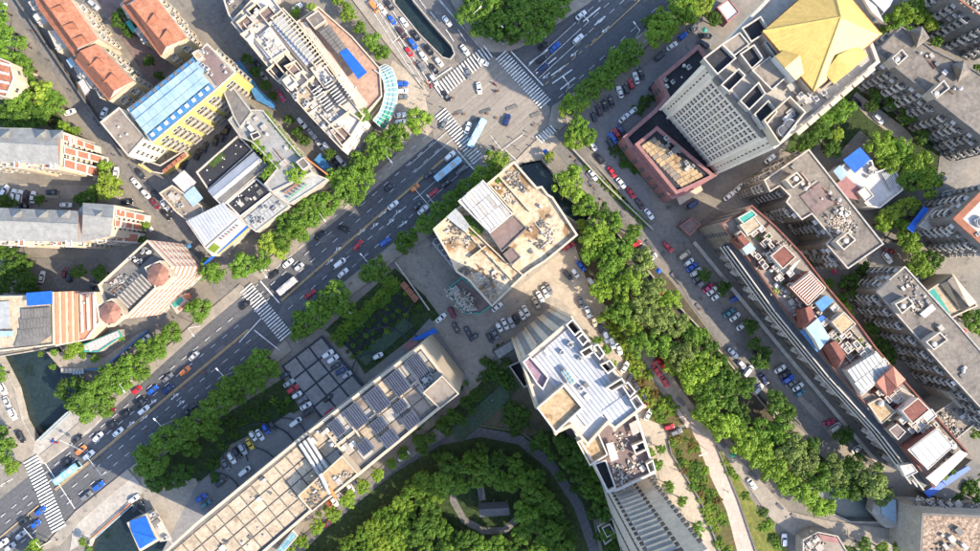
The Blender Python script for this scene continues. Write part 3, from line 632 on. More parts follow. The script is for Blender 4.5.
for rt, yy, x1 in ((b12, 160, 62), (b13, 238, 80)):       # cluttered balconies along the sunny side
    for i in range(9):
        x = 2 + i * (x1 - 4) / 8; hh = 12 + (i * 7 % 5)
        hut(rt, [(x - 3, yy - 2), (x + 3, yy - 2), (x + 3, yy + 6 + (i * 5 % 4)), (x - 3, yy + 6 + (i * 5 % 4))], 0, hh + 3.5, 'cream', ('white_roof', 'cream', 'tile_orange', 'concrete_light')[i % 4], name='bay', rim='white_paint')
    clutter(rt, [(2, yy + 2), (x1, yy + 2), (x1, yy + 9), (2, yy + 9)], 15, 14, ('ac', 'box', 'vent'), seed=int(yy), ang=0, s=(.5, 1.0))

# --- hotel with turrets
hot, hp = bld('hotel', 'salmon and cream striped hotel with red turret roofs', [(98, 285), (147, 240), (172, 266), (168, 276), (124, 319), (108, 312)], 26, wall='white_paint', roof='concrete_dark', par=1.2, rim='cream', **dict(GW, frame='white_paint', fl=3.2, sp=3.0))
fl = 0
for i in range(len(hp)):                                  # salmon storey bands round the visible walls
    a, b = hp[i], hp[(i + 1) % len(hp)]; d = b - a; d.z = 0; x = d.normalized(); nn = Vector((x.y, -x.x, 0))
    if nn.dot(-((a + b) / 2).normalized()) < 0: continue
    for k in range(7):
        z = 3.6 + k * 3.2; m = MB(); o_ = nn * .10
        m.poly([a + o_ + Vector((0, 0, z - a.z)), b + o_ + Vector((0, 0, z - b.z)), b + o_ + Vector((0, 0, z + 1.3 - b.z)), a + o_ + Vector((0, 0, z + 1.3 - a.z))]); m.build('storey_band', 'salmon', hot)
for cx, cy, s in ((158, 275, 11.5), (110, 313, 11.5)):
    oc = [(cx + s * math.cos(R(22.5 + 45 * k)), cy + s * math.sin(R(22.5 + 45 * k))) for k in range(8)]
    vol(hot, [(cx - s - 2, cy - s + 4), (cx + 2, cy - s - 3), (cx + s + 3, cy + 2), (cx - 2, cy + s + 3)], 29, z0=25, wall='cream', roof='concrete', par=.5, rim='cream', names=('turret_base', 'turret_deck', 'turret_rim'))
    hip(hot, oc, (cx, cy), 29.6, 32, 'turret_tile', 'turret_roof')
for i in range(9):                                        # roof pergola beams
    t = i / 8; a = Vector((117, 297)).lerp(Vector((140, 275)), t); slab(hot, [(a.x, a.y), (a.x + 1.0, a.y - .9), (a.x + 12, a.y + 10), (a.x + 11, a.y + 11)], 27.4, .5, 'concrete', 'pergola_beam')
slab(hot, [(128, 258), (147, 242), (154, 252), (138, 268)], 25.3, .2, 'bitumen', 'dark_roofing')
clutter(hot, [(104, 286), (122, 270), (136, 278), (114, 298)], 24.8, 26, ('ac', 'box', 'vent', 'pipe'), seed=3, s=(.4, .9)); clutter(hot, [(130, 258), (146, 245), (152, 252), (138, 266)], 25.35, 18, ('ac', 'ac', 'box'), seed=4, s=(.5, .9))
slab(hot, [(170, 304), (182, 294), (190, 303), (177, 314)], 4, .4, 'concrete_light', 'entrance_canopy'); slab(hot, [(172, 304), (180, 297), (183, 300), (175, 308)], 4.3, .2, 'teal_paint', 'canopy_glazing'); slab(hot, [(178, 309), (186, 302), (187.5, 303.5), (179, 311)], 4.35, .2, 'brick_red', 'canopy_sign'); slab(hot, [(183, 295), (189, 293), (192, 298), (186, 300)], 4.9, .4, 'brick_red', 'canopy_end')
# hotel wing
wg, wp = bld('hotel_wing', 'cream hotel wing with salmon striped end wall above the river', [(-40, 297), (26, 296), (53, 292), (54, 345), (-40, 356)], 22, wall='cream', roof='cream_roof', par=.8, rim='cream', **dict(GW, frame='white_paint'))
east = [i for i in range(len(wp)) if abs((wp[(i + 1) % len(wp)] - wp[i]).normalized().y) > .9 and wp[i].x > -165]
for i in east:
    a, b = wp[i], wp[(i + 1) % len(wp)]; d = b - a; nn = Vector((1, 0, 0))
    for k in range(6):
        z = 2.6 + 3.4 * k; m = MB(); m.poly([Vector((a.x + .3, a.y, z)), Vector((b.x + .3, b.y, z)), Vector((b.x + .3, b.y, z + 1.9)), Vector((a.x + .3, a.y, z + 1.9))]); m.build('storey_band', 'salmon', wg)
slab(wg, [(26, 293), (52, 291), (52, 304), (27, 306)], 24.5, .2, 'blue_sheet', 'tarpaulin')
slab(wg, [(22, 309), (50, 307), (51, 335), (38, 345), (14, 347), (20, 330)], 22.0, .2, 'concrete_dark', 'roof_deck')
panels(wg, px([(22, 309), (50, 307), (50, 336), (18, 340)], 22.05), 9, 3, .12, .08, 'concrete_dark', 'roof_slab', jit=.05)
slab(wg, [(-10, 302), (9, 301), (10, 328), (-10, 330)], 21.8, .2, 'grey_steel', 'sunken_roof'); slab(wg, [(0, 331), (14, 331), (13, 336), (0, 337)], 22.4, .15, 'blue_light', 'canopy')
st, _ = bld('stepped_annex', 'salmon striped sloping annex between hotel wing and turrets', [(56, 294), (95, 292), (100, 322), (86, 340), (56, 346)], 9, wall='cream', roof='salmon', par=.5, rim='white_paint')
for i in range(6):
    x = 60 + i * 6.5; slab(st, [(x, 294), (x + 2.4, 294), (x + 5 - i * .3, 338 - i * 2), (x + 2.4 - i * .3, 339 - i * 2)], 9.4, .4, 'white_paint', 'striped_rib')
clutter(st, [(60, 298), (92, 296), (92, 320), (62, 334)], 8.6, 5, ('vent',), seed=3)
# riverside cafe
cf, _ = bld('riverside_cafe', 'low riverside cafe with white glass roof and planted terrace', [(82, 345), (118, 330), (122, 336), (98, 352), (84, 352)], 5, wall='concrete_light', roof='white_roof', par=.3, rim='teal_paint')
panels(cf, px([(84, 345), (117, 331), (121, 336), (92, 351)], 5.2), 9, 1, .1, .08, 'white_roof', 'roof_panel')
slab(cf, [(46, 352), (78, 352), (104, 358), (140, 332), (148, 330), (100, 372), (60, 368)], 1.0, 1.2, 'pavement', 'terrace_deck'); 
m = MB()
for a, b in (((86, 370), (104, 368)), ((104, 368), (148, 330))): m.tube(P(*a, 1.9), P(*b, 1.9), .35)
m.build('railing', 'blue_mid', cf)
panels(cf, px([(60, 368), (84, 368), (84, 374), (62, 373)], 1.3), 6, 1, .2, .3, 'concrete_light', 'terrace_step'); panels(cf, px([(72, 371), (84, 370), (85, 374), (73, 375)], 1.7), 4, 1, .3, .2, 'blue_light', 'parasol_sheet')

# --- yellow building with blue metal roof
yb, yp = bld('yellow_building', 'yellow building with striped blue metal roof', [(127, 109), (193, 57), (207, 43), (236, 72), (216, 90), (152, 143)], 20, wall='yellow_wall', roof='concrete', par=.3, rim='concrete_light',
             **dict(win=True, fl=3.6, sp=4.6, w=3.4, wh=1.7, frame='white_paint', bal='concrete', balw=3.4, balsp=4.6, start=1.5))
q = px([(129, 109), (193, 58), (214, 89), (152, 141)], 20.3)
for j, (v0, v1, mt) in enumerate(((0, .12, 'blue_mid'), (.12, .36, 'blue_light'), (.36, .60, 'blue_light'), (.60, .80, 'blue_light'), (.80, 1, 'blue_mid'))):
    zz = Vector((0, 0, (.0, .5, 1.0, .6, .0)[j]))
    panels(yb, [lerp2(q, 0, v0) + zz, lerp2(q, 1, v0) + zz, lerp2(q, 1, v1) + zz, lerp2(q, 0, v1) + zz], 11, 1, .06, .25, mt, 'roof_panel')
for i in range(9): p = lerp2(q, .06 + i * .11, .9); inst('skylight', HUTS['white_paint'], yb, TRS(p + Vector((0, 0, .2)), R(38), (1.2, 1.0, .5)))
for i in range(9): p = lerp2(q, .06 + i * .11, .06); inst('skylight', HUTS['concrete_dark'], yb, TRS(p + Vector((0, 0, .2)), R(38), (1.0, .8, .4)))
slab(yb, [(196, 58), (207, 46), (232, 72), (217, 86)], 20.2, .2, 'mauve_roof', 'stained_deck'); clutter(yb, [(196, 58), (207, 46), (230, 72), (217, 84)], 20.2, 10, ('box', 'vent', 'ac'), seed=5)
slab(yb, [(193, 64), (199, 60), (207, 69), (201, 74)], 20.6, .2, 'blue_light', 'patch_sheet'); hut(yb, [(192, 53), (197, 50), (203, 57), (197, 60)], 19, 22.5, 'concrete', 'tan_roof')
ya, yap = bld('stair_block', 'flat grey roofed stair block on the west end of the yellow building', [(100, 122), (119, 107), (145, 137), (128, 156)], 17, wall='white_paint', roof='felt_warm', par=.5, rim='concrete_light', **dict(win=True, sp=3, frame='concrete'))
clutter(ya, [(108, 120), (118, 112), (135, 136), (128, 145)], 16.6, 3, ('vent', 'box'), seed=6)
yc, _ = bld('grey_corridor', 'long narrow grey corridor roof joining yellow and grey buildings', [(220, 84), (228, 80), (252, 112), (240, 128), (234, 118)], 15.5, wall='concrete', roof='concrete_dark', par=.4, rim='concrete')
sg, _ = bld('shop_frontage', 'low shop row with yellow sign at the foot of the yellow building', [(141, 164), (152, 172), (162, 174), (188, 155), (184, 150), (160, 165), (146, 160)], 3.6, wall='yellow_wall', roof='bitumen', par=.2)
panels(sg, px([(162, 170), (184, 152), (188, 156), (164, 174)], 3.9), 5, 1, .3, .25, 'brick_red', 'awning'); panels(sg, px([(139, 163), (152, 171), (151, 173), (138, 165)], 4.3), 3, 1, .1, .3, 'yellow_wall', 'sign_board')

# --- grey complex with roof gardens
gc, gp = bld('roof_garden_building', 'grey concrete building with planted roof edges along the alley', [(228, 120), (239, 109), (263, 110), (304, 160), (313, 172), (272, 192), (264, 184), (277, 168), (262, 152), (252, 142), (240, 137)], 15, wall='concrete_light', roof='slate', par=.8, rim='concrete',
             **dict(win=True, sp=3.6, fl=3.4, frame='concrete'))
hut(gc, [(296, 162), (303, 157), (310, 165), (303, 170)], 14, 17.5, 'concrete', 'felt_roof'); hut(gc, [(250, 134), (258, 131), (261, 136), (253, 140)], 14, 16.5, 'concrete_dark', 'bitumen')
clutter(gc, [(245, 120), (262, 116), (296, 160), (270, 184), (284, 165), (256, 135)], 14.3, 9, ('box', 'pipe', 'vent'), seed=8)
gs, _ = bld('shopfront_block', 'grey avenue shopfront block with red rooftop lettering', [(272, 193), (313, 173), (328, 179), (312, 190), (290, 204), (282, 200)], 12, wall='concrete_light', roof='grey_steel', par=.4, rim='concrete_light')
for i, x in enumerate(range(7)):                         # unreadable red and green sign letters: bars on a frame
    a = Vector((286, 193)).lerp(Vector((300, 183)), i / 6); m = MB(); p = P(a.x, a.y, 12.5); m.box(p, (.9, .18, 1.2), R(38)); m.box(p + Vector((.1, 0, .5)), (.18, .8, .7), R(38)); m.build('sign_letter', 'brick_red', gs)
for i in range(6): a = Vector((290, 198)).lerp(Vector((306, 185)), i / 5); m = MB(); m.box(P(a.x, a.y, 12.4), (.9, .2, 1.0), R(38)); m.build('sign_letter', 'green_cloth', gs)
m = MB(); m.box(P(318, 167, 13), (9, .4, 2.2), R(-38)); m.build('sign_board', 'paint_orange', gs)
d1, _ = bld('dark_roof_hall', 'flat dark roofed hall with planted strip beside parked cars', [(196, 172), (238, 135), (253, 150), (208, 190)], 10, wall='concrete', roof='bitumen', par=.7, rim='concrete_light', **dict(win=True, sp=4, frame='concrete'))
clutter(d1, [(203, 172), (236, 142), (246, 150), (210, 182)], 9.35, 8, ('vent',), seed=9, s=(.5, .8)); slab(d1, [(208, 164), (221, 152), (226, 156), (213, 168)], 9.7, .3, 'lawn', 'planter')
d2, _ = bld('skylight_hall', 'pale metal hall roof with skylights between dark flat roofs', [(208, 191), (254, 152), (268, 166), (222, 206)], 11, wall='concrete_light', roof='grey_steel', par=.3)
gable(d2, [(208, 191), (254, 152), (266, 164), (220, 204)], [(213, 197), (260, 158)], 12.6, 11.1, 'pale_steel', 'grey_steel', wallmat='concrete_light')
for i in range(6): a = Vector((224, 198)).lerp(Vector((262, 166)), i / 5); inst('skylight', HUTS['concrete_dark'], d2, TRS(P(a.x, a.y, 11.4), R(40), (3.2, 1.5, .7)))
d3, _ = bld('dark_roof_shop', 'small dark flat roof studded with white units near the avenue', [(226, 203), (256, 178), (272, 192), (240, 217)], 11, wall='concrete_light', roof='bitumen', par=.7, rim='white_paint', **dict(win=True, sp=3.6))
clutter(d3, [(230, 204), (255, 182), (267, 191), (241, 212)], 10.35, 15, ('ac', 'vent', 'box'), seed=10, s=(.5, 1))
d4, d4p = bld('white_metal_shop', 'shop block with white corrugated roof on the avenue corner', [(186, 221), (222, 203), (240, 217), (246, 224), (212, 256), (204, 247)], 11, wall='concrete_light', roof='white_roof', par=.2)
panels(d4, px([(187, 221), (221, 204), (238, 216), (205, 245)], 11.25), 12, 1, .1, .25, 'pale_steel', 'roof_panel')
slab(d4, [(206, 247), (238, 219), (246, 225), (213, 254)], 11.3, .5, 'white_paint', 'sign_deck'); slab(d4, [(208, 249), (214, 243), (220, 247), (214, 253)], 11.5, .3, 'leaf_yellow', 'planter')
for i in range(7): a = Vector((222, 239)).lerp(Vector((238, 226)), i / 6); m = MB(); m.box(P(a.x, a.y, 11.3), (.7, .15, .9), R(40)); m.build('sign_letter', 'brick_red', d4)
m = MB(); m.box(P(233, 240, 8), (26, .5, 1.4), R(41)); m.build('sign_board', 'blue_sheet', d4); m = MB(); m.box(P(240, 236, 7), (20, .5, .8), R(41)); m.build('sign_board', 'yellow_wall', d4)
d5, _ = bld('small_brown_roof', 'small brown flat roofed corner shop with a blue roof patch', [(159, 193), (172, 185), (202, 206), (204, 214), (186, 220), (176, 212)], 9, wall='cream', roof='felt_warm', par=.5, rim='cream', **dict(win=True, sp=3.4, frame='white_paint'))
slab(d5, [(183, 195), (194, 186), (203, 198), (193, 207)], 9.3, .2, 'blue_light', 'roof_sheet'); slab(d5, [(172, 180), (184, 170), (196, 182), (186, 194)], 8.6, .3, 'white_roof', 'white_roof_deck'); clutter(d5, [(164, 194), (174, 188), (190, 210), (184, 216)], 8.5, 10, ('box', 'rubble', 'ac'), seed=11)
d6, _ = bld('avenue_shop_row', 'narrow grey avenue shop row lined with air conditioners', [(240, 219), (272, 193), (284, 200), (290, 206), (256, 232), (248, 226)], 10, wall='concrete_light', roof='grey_steel', par=.3)
panels(d6, px([(243, 220), (272, 196), (286, 206), (256, 229)], 10.1), 9, 2, .15, .15, 'grey_steel', 'roof_panel'); clutter(d6, [(246, 222), (274, 198), (282, 206), (258, 226)], 10.3, 16, ('ac',), seed=12, s=(.8, 1.2))
for i in range(12): a = Vector((258, 230)).lerp(Vector((286, 208)), i / 11); m = MB(); m.box(P(a.x, a.y, 9), (.9, .3, .8), R(40)); m.build('sign_letter', 'green_cloth', d6)
for k, (c, b) in enumerate((('blue tarpaulin awning between alley trees and parked vehicles', [(314, 160), (320, 153), (332, 169), (326, 175)]), ('long blue awning running down the tree lined alley', [(236, 62), (240, 60), (260, 90), (276, 104), (274, 109), (256, 100)]), ('small blue canopy at the alley mouth', [(347, 149), (355, 143), (361, 150), (352, 156)]))):
    t = thing('awning', c, 'awning', P(*b[0])); m = MB(); m.prism(px(b, 3.2), 3.05, 3.2, bottom=True); m.build('sheet', 'blue_mid', t); m = MB()
    for x, y in b: m.tube(P(x, y, 3.2) - Vector((0, 0, 3.2)), P(x, y, 3.2), .07)
    m.build('posts', 'metal_light', t)

# --- big white shopping complex
sm, sp_ = bld('shopping_complex', 'large white shopping complex with rooftop pergolas', [(231, 22), (258, -8), (272, -3), (336, 80), (364, 116), (342, 150), (305, 111), (286, 89)], 18, wall='white_paint', roof='white_roof', par=1.0, rim='cream', **dict(win=True, sp=3.8, fl=3.6, frame='white_paint'))
tr, tp = bld('terrace_wing', 'orange tiled roof terrace wing with blue canopy', [(296, 22), (318, 6), (352, 36), (380, 68), (382, 96), (364, 116), (338, 80)], 13, wall='cream', roof='terrace_tile', par=.8, rim='cream')
slab(tr, [(299, 22), (306, 22), (368, 104), (362, 112)], 13.0, .3, 'concrete_light', 'terrace_paving')
slab(tr, [(339, 52), (347, 48), (367, 72), (358, 79)], 16, .25, 'blue_sheet', 'canopy_roof'); slab(tr, [(318, 31), (329, 24), (347, 48), (339, 54)], 15.6, .4, 'concrete_dark', 'plant_deck'); hut(tr, [(306, 18), (318, 10), (326, 20), (314, 28)], 12, 16, 'concrete', 'felt_roof', par=.3)
panels(tr, px([(319, 32), (329, 25), (346, 48), (338, 54)], 15.7), 2, 8, .15, .2, 'concrete_dark', 'deck_plank'); clutter(tr, [(305, 30), (318, 40), (356, 88), (352, 96)], 12.6, 14, ('box', 'vent'), seed=13, s=(.4, .9))
for i in range(18):                                      # open pergola running down the terrace side
    t = i / 17; a = Vector((276, 14)).lerp(Vector((326, 66)), t); slab(sm, [(a.x - 6, a.y + 4), (a.x - 5.2, a.y + 4.6), (a.x + 6.4, a.y - 4.4), (a.x + 5.6, a.y - 5)], 21, .35, 'cream', 'pergola_beam')
for a, b in (((270, 17), (320, 72)), ((282, 8), (333, 62))): slab(sm, [a, (a[0] + 1, a[1] - .8), (b[0] + 1, b[1] - .8), b], 20.6, .4, 'cream', 'pergola_rail')
panels(sm, px([(271, 24), (282, 15), (316, 58), (306, 66)], 18.6), 1, 14, .2, .15, 'pale_steel', 'glass_roof_pane')
for gx, gy in ((322, 96), (334, 90), (346, 84)):          # glazed pergolas at the south end
    for i in range(8):
        a = Vector((gx - 6, gy - 8)).lerp(Vector((gx + 8, gy + 12)), i / 7); slab(sm, [(a.x - 4, a.y + 2.6), (a.x - 3.4, a.y + 3.2), (a.x + 4.4, a.y - 2.4), (a.x + 3.8, a.y - 3)], 20.5, .3, 'white_paint', 'pergola_beam')
slab(sm, [(254, 40), (270, 26), (290, 52), (272, 64)], 18.6, .3, 'white_roof', 'roof_deck')
for b, mt, hh in (([(236, 22), (246, 14), (254, 22), (244, 32)], 'mauve_roof', 20), ([(258, 12), (268, 4), (278, 16), (268, 24)], 'mauve_roof', 20), ([(240, 34), (250, 28), (252, 34), (246, 40)], 'white_roof', 22),
                  ([(266, 70), (286, 52), (296, 62), (278, 82)], 'bitumen', 19), ([(282, 80), (290, 74), (296, 82), (288, 88)], 'white_roof', 22), ([(292, 96), (306, 84), (322, 104), (308, 114)], 'cream_roof', 19.5),
                  ([(310, 68), (322, 62), (336, 80), (324, 88)], 'white_roof', 19.5), ([(284, 66), (296, 60), (304, 70), (294, 76)], 'mauve_roof', 20), ([(246, 10), (256, 2), (262, 8), (252, 16)], 'bitumen', 19.5),
                  ([(330, 130), (342, 126), (352, 136), (342, 146)], 'mauve_roof', 19)):
    hut(sm, b, 16, hh, 'white_paint', mt, rim='cream', par=1.0)
clutter(sm, [(254, 40), (268, 28), (286, 52), (272, 62)], 18.65, 12, ('box', 'vent', 'ac'), seed=14); clutter(sm, [(292, 96), (306, 86), (320, 104), (308, 112)], 18.6, 8, ('box', 'ac'), seed=15)
for q in ([(310, 88), (322, 80), (340, 106), (327, 114)], [(324, 82), (334, 76), (350, 100), (341, 106)], [(336, 78), (344, 90), (356, 106), (352, 98)]): slab(sm, q, 18.4, .3, 'slate_dark', 'glazed_floor')
slab(sm, [(266, 22), (280, 10), (322, 62), (308, 72)], 18.3, .25, 'felt_roof', 'pergola_floor')
for a, b, h_ in (((256, 38), (300, 92), 1.6), ((284, 52), (312, 84), 1.4), ((300, 92), (316, 78), 1.6), ((272, 64), (290, 52), 1.8), ((246, 26), (258, 40), 1.6), ((306, 110), (330, 92), 1.6), ((322, 116), (346, 140), 1.4), ((330, 128), (352, 112), 1.5), ((340, 106), (360, 120), 1.2)):
    A, B = P(*a, 17), P(*b, 17); d = B - A; m = MB(); m.box((A + B) / 2, (d.length, .5, 1 + h_), math.atan2(d.y, d.x)); m.build('roof_wall', 'cream', sm)
panels(sm, px([(308, 112), (326, 98), (346, 124), (334, 140)], 17.6), 4, 4, .25, .2, 'white_roof', 'roof_slab', jit=.15, alt=['concrete', 'concrete_light'])
panels(sm, px([(256, 42), (270, 30), (288, 52), (274, 62)], 18.7), 3, 3, .2, .15, 'white_roof', 'roof_slab', jit=.1, alt=['concrete_light'])
clutter(sm, [(308, 112), (326, 98), (352, 130), (340, 146)], 17.9, 16, ('ac', 'box', 'vent', 'pipe'), seed=61); clutter(sm, [(300, 92), (330, 70), (336, 82), (312, 100)], 18.9, 12, ('ac', 'box', 'vent', 'pipe'), seed=62); clutter(sm, [(240, 24), (258, 8), (268, 22), (252, 36)], 19, 10, ('ac', 'box', 'pipe'), seed=63)
# curved glass canopy of the complex, pane by pane
gl = thing('glass_canopy', 'curved pale blue glass canopy facing the junction', 'canopy', P(390, 95))
pts_o = [(385, 64), (392, 68), (396, 78), (398, 92), (396, 106), (391, 118), (384, 130)]; pts_i = [(374, 70), (380, 74), (384, 82), (385, 92), (383, 103), (379, 113), (373, 120)]
def sub(pl, n):
    out = []
    for i in range(n + 1):
        t = i / n * (len(pl) - 1); k = min(int(t), len(pl) - 2); out.append(Vector(pl[k]).lerp(Vector(pl[k + 1]), t - k))
    return out
so_, si_ = sub(pts_o, 16), sub(pts_i, 16)
for i in range(16):
    for j in range(3):
        def pt(a, b, t, z): q = a.lerp(b, t); return P(q.x, q.y, z)
        z0_, z1_ = 13 - 3.2 * j, 13 - 3.2 * (j + 1)
        m = MB(); q = [pt(si_[i], so_[i], j / 3 + .02, z0_), pt(si_[i + 1], so_[i + 1], j / 3 + .02, z0_), pt(si_[i + 1], so_[i + 1], (j + .95) / 3, z1_), pt(si_[i], so_[i], (j + .95) / 3, z1_)]
        c = sum(q, Vector()) / 4; q = [c + (v - c) * .92 for v in q]; m.poly(q); m.poly([v - Vector((0, 0, .08)) for v in q][::-1]); m.build('pane', 'glass_blue' if i < 12 else ('teal_paint' if j else 'glass_blue'), gl)
m = MB()
for i in range(17): m.tube(P(si_[i].x, si_[i].y, 13), P(so_[i].x, so_[i].y, 3.4), .13)
for i in range(16): m.tube(P(so_[i].x, so_[i].y, 3.4), P(so_[i + 1].x, so_[i + 1].y, 3.4), .2); m.tube(P(si_[i].x, si_[i].y, 13), P(si_[i + 1].x, si_[i + 1].y, 13), .2)
for i in range(0, 17, 4): p = P(so_[i].x, so_[i].y, 3.4); m.tube((p.x, p.y, 0), p, .15)
m.build('frame', 'white_paint', gl)
nb, _ = bld('north_roof', 'grey flat roofed building cut by the top edge beside pergolas', [(214, -30), (228, 14), (232, 20), (262, -6), (270, -30)], 16, wall='concrete', roof='felt_roof', par=.6); clutter(nb, [(222, -6), (244, -6), (240, 8), (230, 12)], 15.5, 4, ('box', 'ac'), seed=16)

# --- corner building with sand coloured roof
cb, cp = bld('corner_building', 'square building with patchy sand coloured roof at the junction corner', [(433, 229), (450, 214), (514, 161), (537, 187), (542, 186), (548, 194), (553, 197), (578, 235), (560, 250), (545, 262), (532, 270), (524, 276), (492, 307), (468, 280), (456, 272), (450, 258)], 29, wall='concrete_light', roof='sand_roof', par=1.3, rim='cream', rimw=.6)
hut(cb, [(458, 201), (483, 180), (513, 214), (490, 233)], 28, 34, 'cream', 'white_roof', name='penthouse', rim='white_paint', par=.4)
panels(cb, px([(461, 199), (482, 182), (511, 215), (489, 232)], 33.7), 7, 3, .12, .3, 'white_roof', 'roof_panel', jit=.3, alt=['concrete_light', 'concrete', 'white_roof'])
hut(cb, [(489, 233), (514, 215), (527, 228), (502, 252)], 28, 31.5, 'felt_warm', 'mauve_roof', rim='concrete_dark', par=.5); hut(cb, [(503, 254), (512, 247), (521, 257), (512, 265)], 28, 30.5, 'concrete_dark', 'mauve_roof', rim='concrete_dark', par=.3)
slab(cb, [(446, 217), (456, 208), (462, 215), (470, 226), (465, 232)], 29.6, .6, 'grey_steel', 'side_deck'); slab(cb, [(463, 222), (474, 218), (484, 230), (478, 236)], 28.4, .3, 'lawn', 'roof_planting')
for i in range(7): a = Vector((456, 222)).lerp(Vector((500, 268)), i / 6); slab(cb, [(a.x, a.y), (a.x + .8, a.y - .8), (a.x + 5, a.y + 4), (a.x + 4.2, a.y + 4.8)], 29.2, 1.2, 'cream', 'roof_upstand')
for a, b in (((456, 214), (508, 264)), ((486, 252), (512, 280)), ((488, 184), (514, 212)), ((512, 266), (524, 276)), ((500, 178), (530, 212)), ((456, 214), (448, 222)), ((470, 258), (486, 246))):
    A, B = P(*a, 27.8), P(*b, 27.8); d = B - A; m = MB(); m.box((A + B) / 2, (d.length, .4, 1.2), math.atan2(d.y, d.x)); m.build('roof_wall', 'cream', cb)
clutter(cb, [(492, 182), (512, 168), (530, 190), (510, 210)], 27.8, 16, ('box', 'box', 'rubble', 'vent', 'ac'), seed=17, s=(.4, 1)); clutter(cb, [(455, 255), (490, 270), (510, 280), (492, 300), (470, 280)], 27.8, 20, ('box', 'box', 'rubble', 'vent', 'pipe', 'ac'), seed=18, s=(.4, 1)); clutter(cb, [(520, 205), (545, 205), (565, 235), (530, 260)], 27.8, 12, ('box', 'rubble', 'vent', 'pipe'), seed=19, s=(.4, 1.1)); clutter(cb, [(440, 228), (452, 220), (470, 240), (456, 250)], 27.8, 7, ('box', 'rubble'), seed=20, s=(.3, .7))
an, _ = bld('plant_yard', 'dark plant yard of coolers along the corner building', [(432, 243), (440, 236), (464, 268), (458, 274)], 5, wall='concrete_dark', roof='bitumen', par=.3)
for i in range(6): a = Vector((437, 242)).lerp(Vector((458, 268)), i / 5); inst('cooling_fan', COOL, an, TRS(P(a.x, a.y, 4.8), .3, (.9, .9, .8))); inst('ac_unit', ACU, an, TRS(P(a.x + 3, a.y, 4.8), R(-50), (2, 1.6, 1)))
gh, _ = bld('rubble_roof_shed', 'long shed with grey rubble strewn roof in the courtyard', [(446, 290), (462, 277), (494, 304), (480, 314), (464, 313)], 8, wall='concrete_dark', roof='mauve_roof', par=.5, rim='teal_paint'); slab(gh, [(449, 290), (456, 285), (478, 310), (468, 312)], 8.1, .2, 'grey_steel', 'rubble_deck'); clutter(gh, [(450, 290), (456, 286), (476, 309), (468, 311)], 8.1, 18, ('rubble',), seed=21)

# --- white roofed office tower
wt, wtp = bld('white_roof_tower', 'tall tower with white roof panels and tan square deck', [(521, 361), (572, 318), (645, 407), (615, 430), (608, 424), (588, 446), (571, 427), (556, 434), (537, 408)], 64, cat='tower', wall='concrete_light', roof='white_roof', par=1.6, rim='cream', rimw=.7,
               **dict(win=True, fl=3.5, sp=3.2, w=2.2, wh=1.6, frame='concrete', lim=260, minlen=12))
panels(wt, px([(528, 362), (568, 328), (625, 398), (590, 424)], 62.6), 12, 1, .12, .25, 'pale_steel', 'roof_panel', jit=.06); panels(wt, px([(600, 412), (628, 392), (640, 406), (614, 426)], 62.8), 7, 1, .1, .25, 'pale_steel', 'roof_panel')
hut(wt, [(537, 408), (564, 385), (583, 408), (556, 433)], 60, 66, 'cream', 'tan_roof', name='tan_deck', rim='white_paint', par=1.2)
hut(wt, [(523, 362), (530, 356), (549, 378), (543, 390), (537, 384)], 60, 65, 'cream', 'violet_roof', name='violet_deck', rim='white_paint', par=1.4)
for b, mt in (([(566, 325), (573, 319), (582, 330), (575, 336)], 'dark_void'), ([(577, 338), (583, 333), (589, 340), (583, 346)], 'pale_steel'), ([(580, 352), (592, 345), (596, 351), (585, 358)], 'felt_warm'), ([(590, 348), (598, 344), (605, 354), (600, 360)], 'pale_steel'),
              ([(600, 365), (610, 360), (616, 368), (608, 374)], 'dark_void'), ([(606, 388), (622, 378), (626, 384), (612, 392)], 'felt_warm'), ([(622, 386), (628, 382), (636, 392), (630, 398)], 'pale_steel'), ([(630, 400), (637, 395), (644, 405), (637, 411)], 'felt_roof')):
    hut(wt, b, 61, 65.2, 'cream', mt, name='plant_room', rim='white_paint', par=2.2)
slab(wt, [(561, 372), (567, 368), (577, 382), (571, 387)], 64.5, .5, 'cream', 'skylight_frame'); panels(wt, px([(562, 372), (567, 369), (576, 382), (571, 386)], 64.6), 2, 4, .3, .15, 'glass_blue', 'skylight_pane')
slab(wt, [(571, 424), (582, 414), (604, 428), (588, 444)], 58, .4, 'concrete', 'lower_deck'); clutter(wt, [(540, 356), (570, 336), (610, 388), (590, 410)], 62.9, 7, ('box', 'pipe', 'ac'), seed=22)
m = MB()
for v in wtp: m.box((v.x, v.y, 0), (.9, .9, 63.5), R(40))
m.build('corner_pier', 'cream', wt)
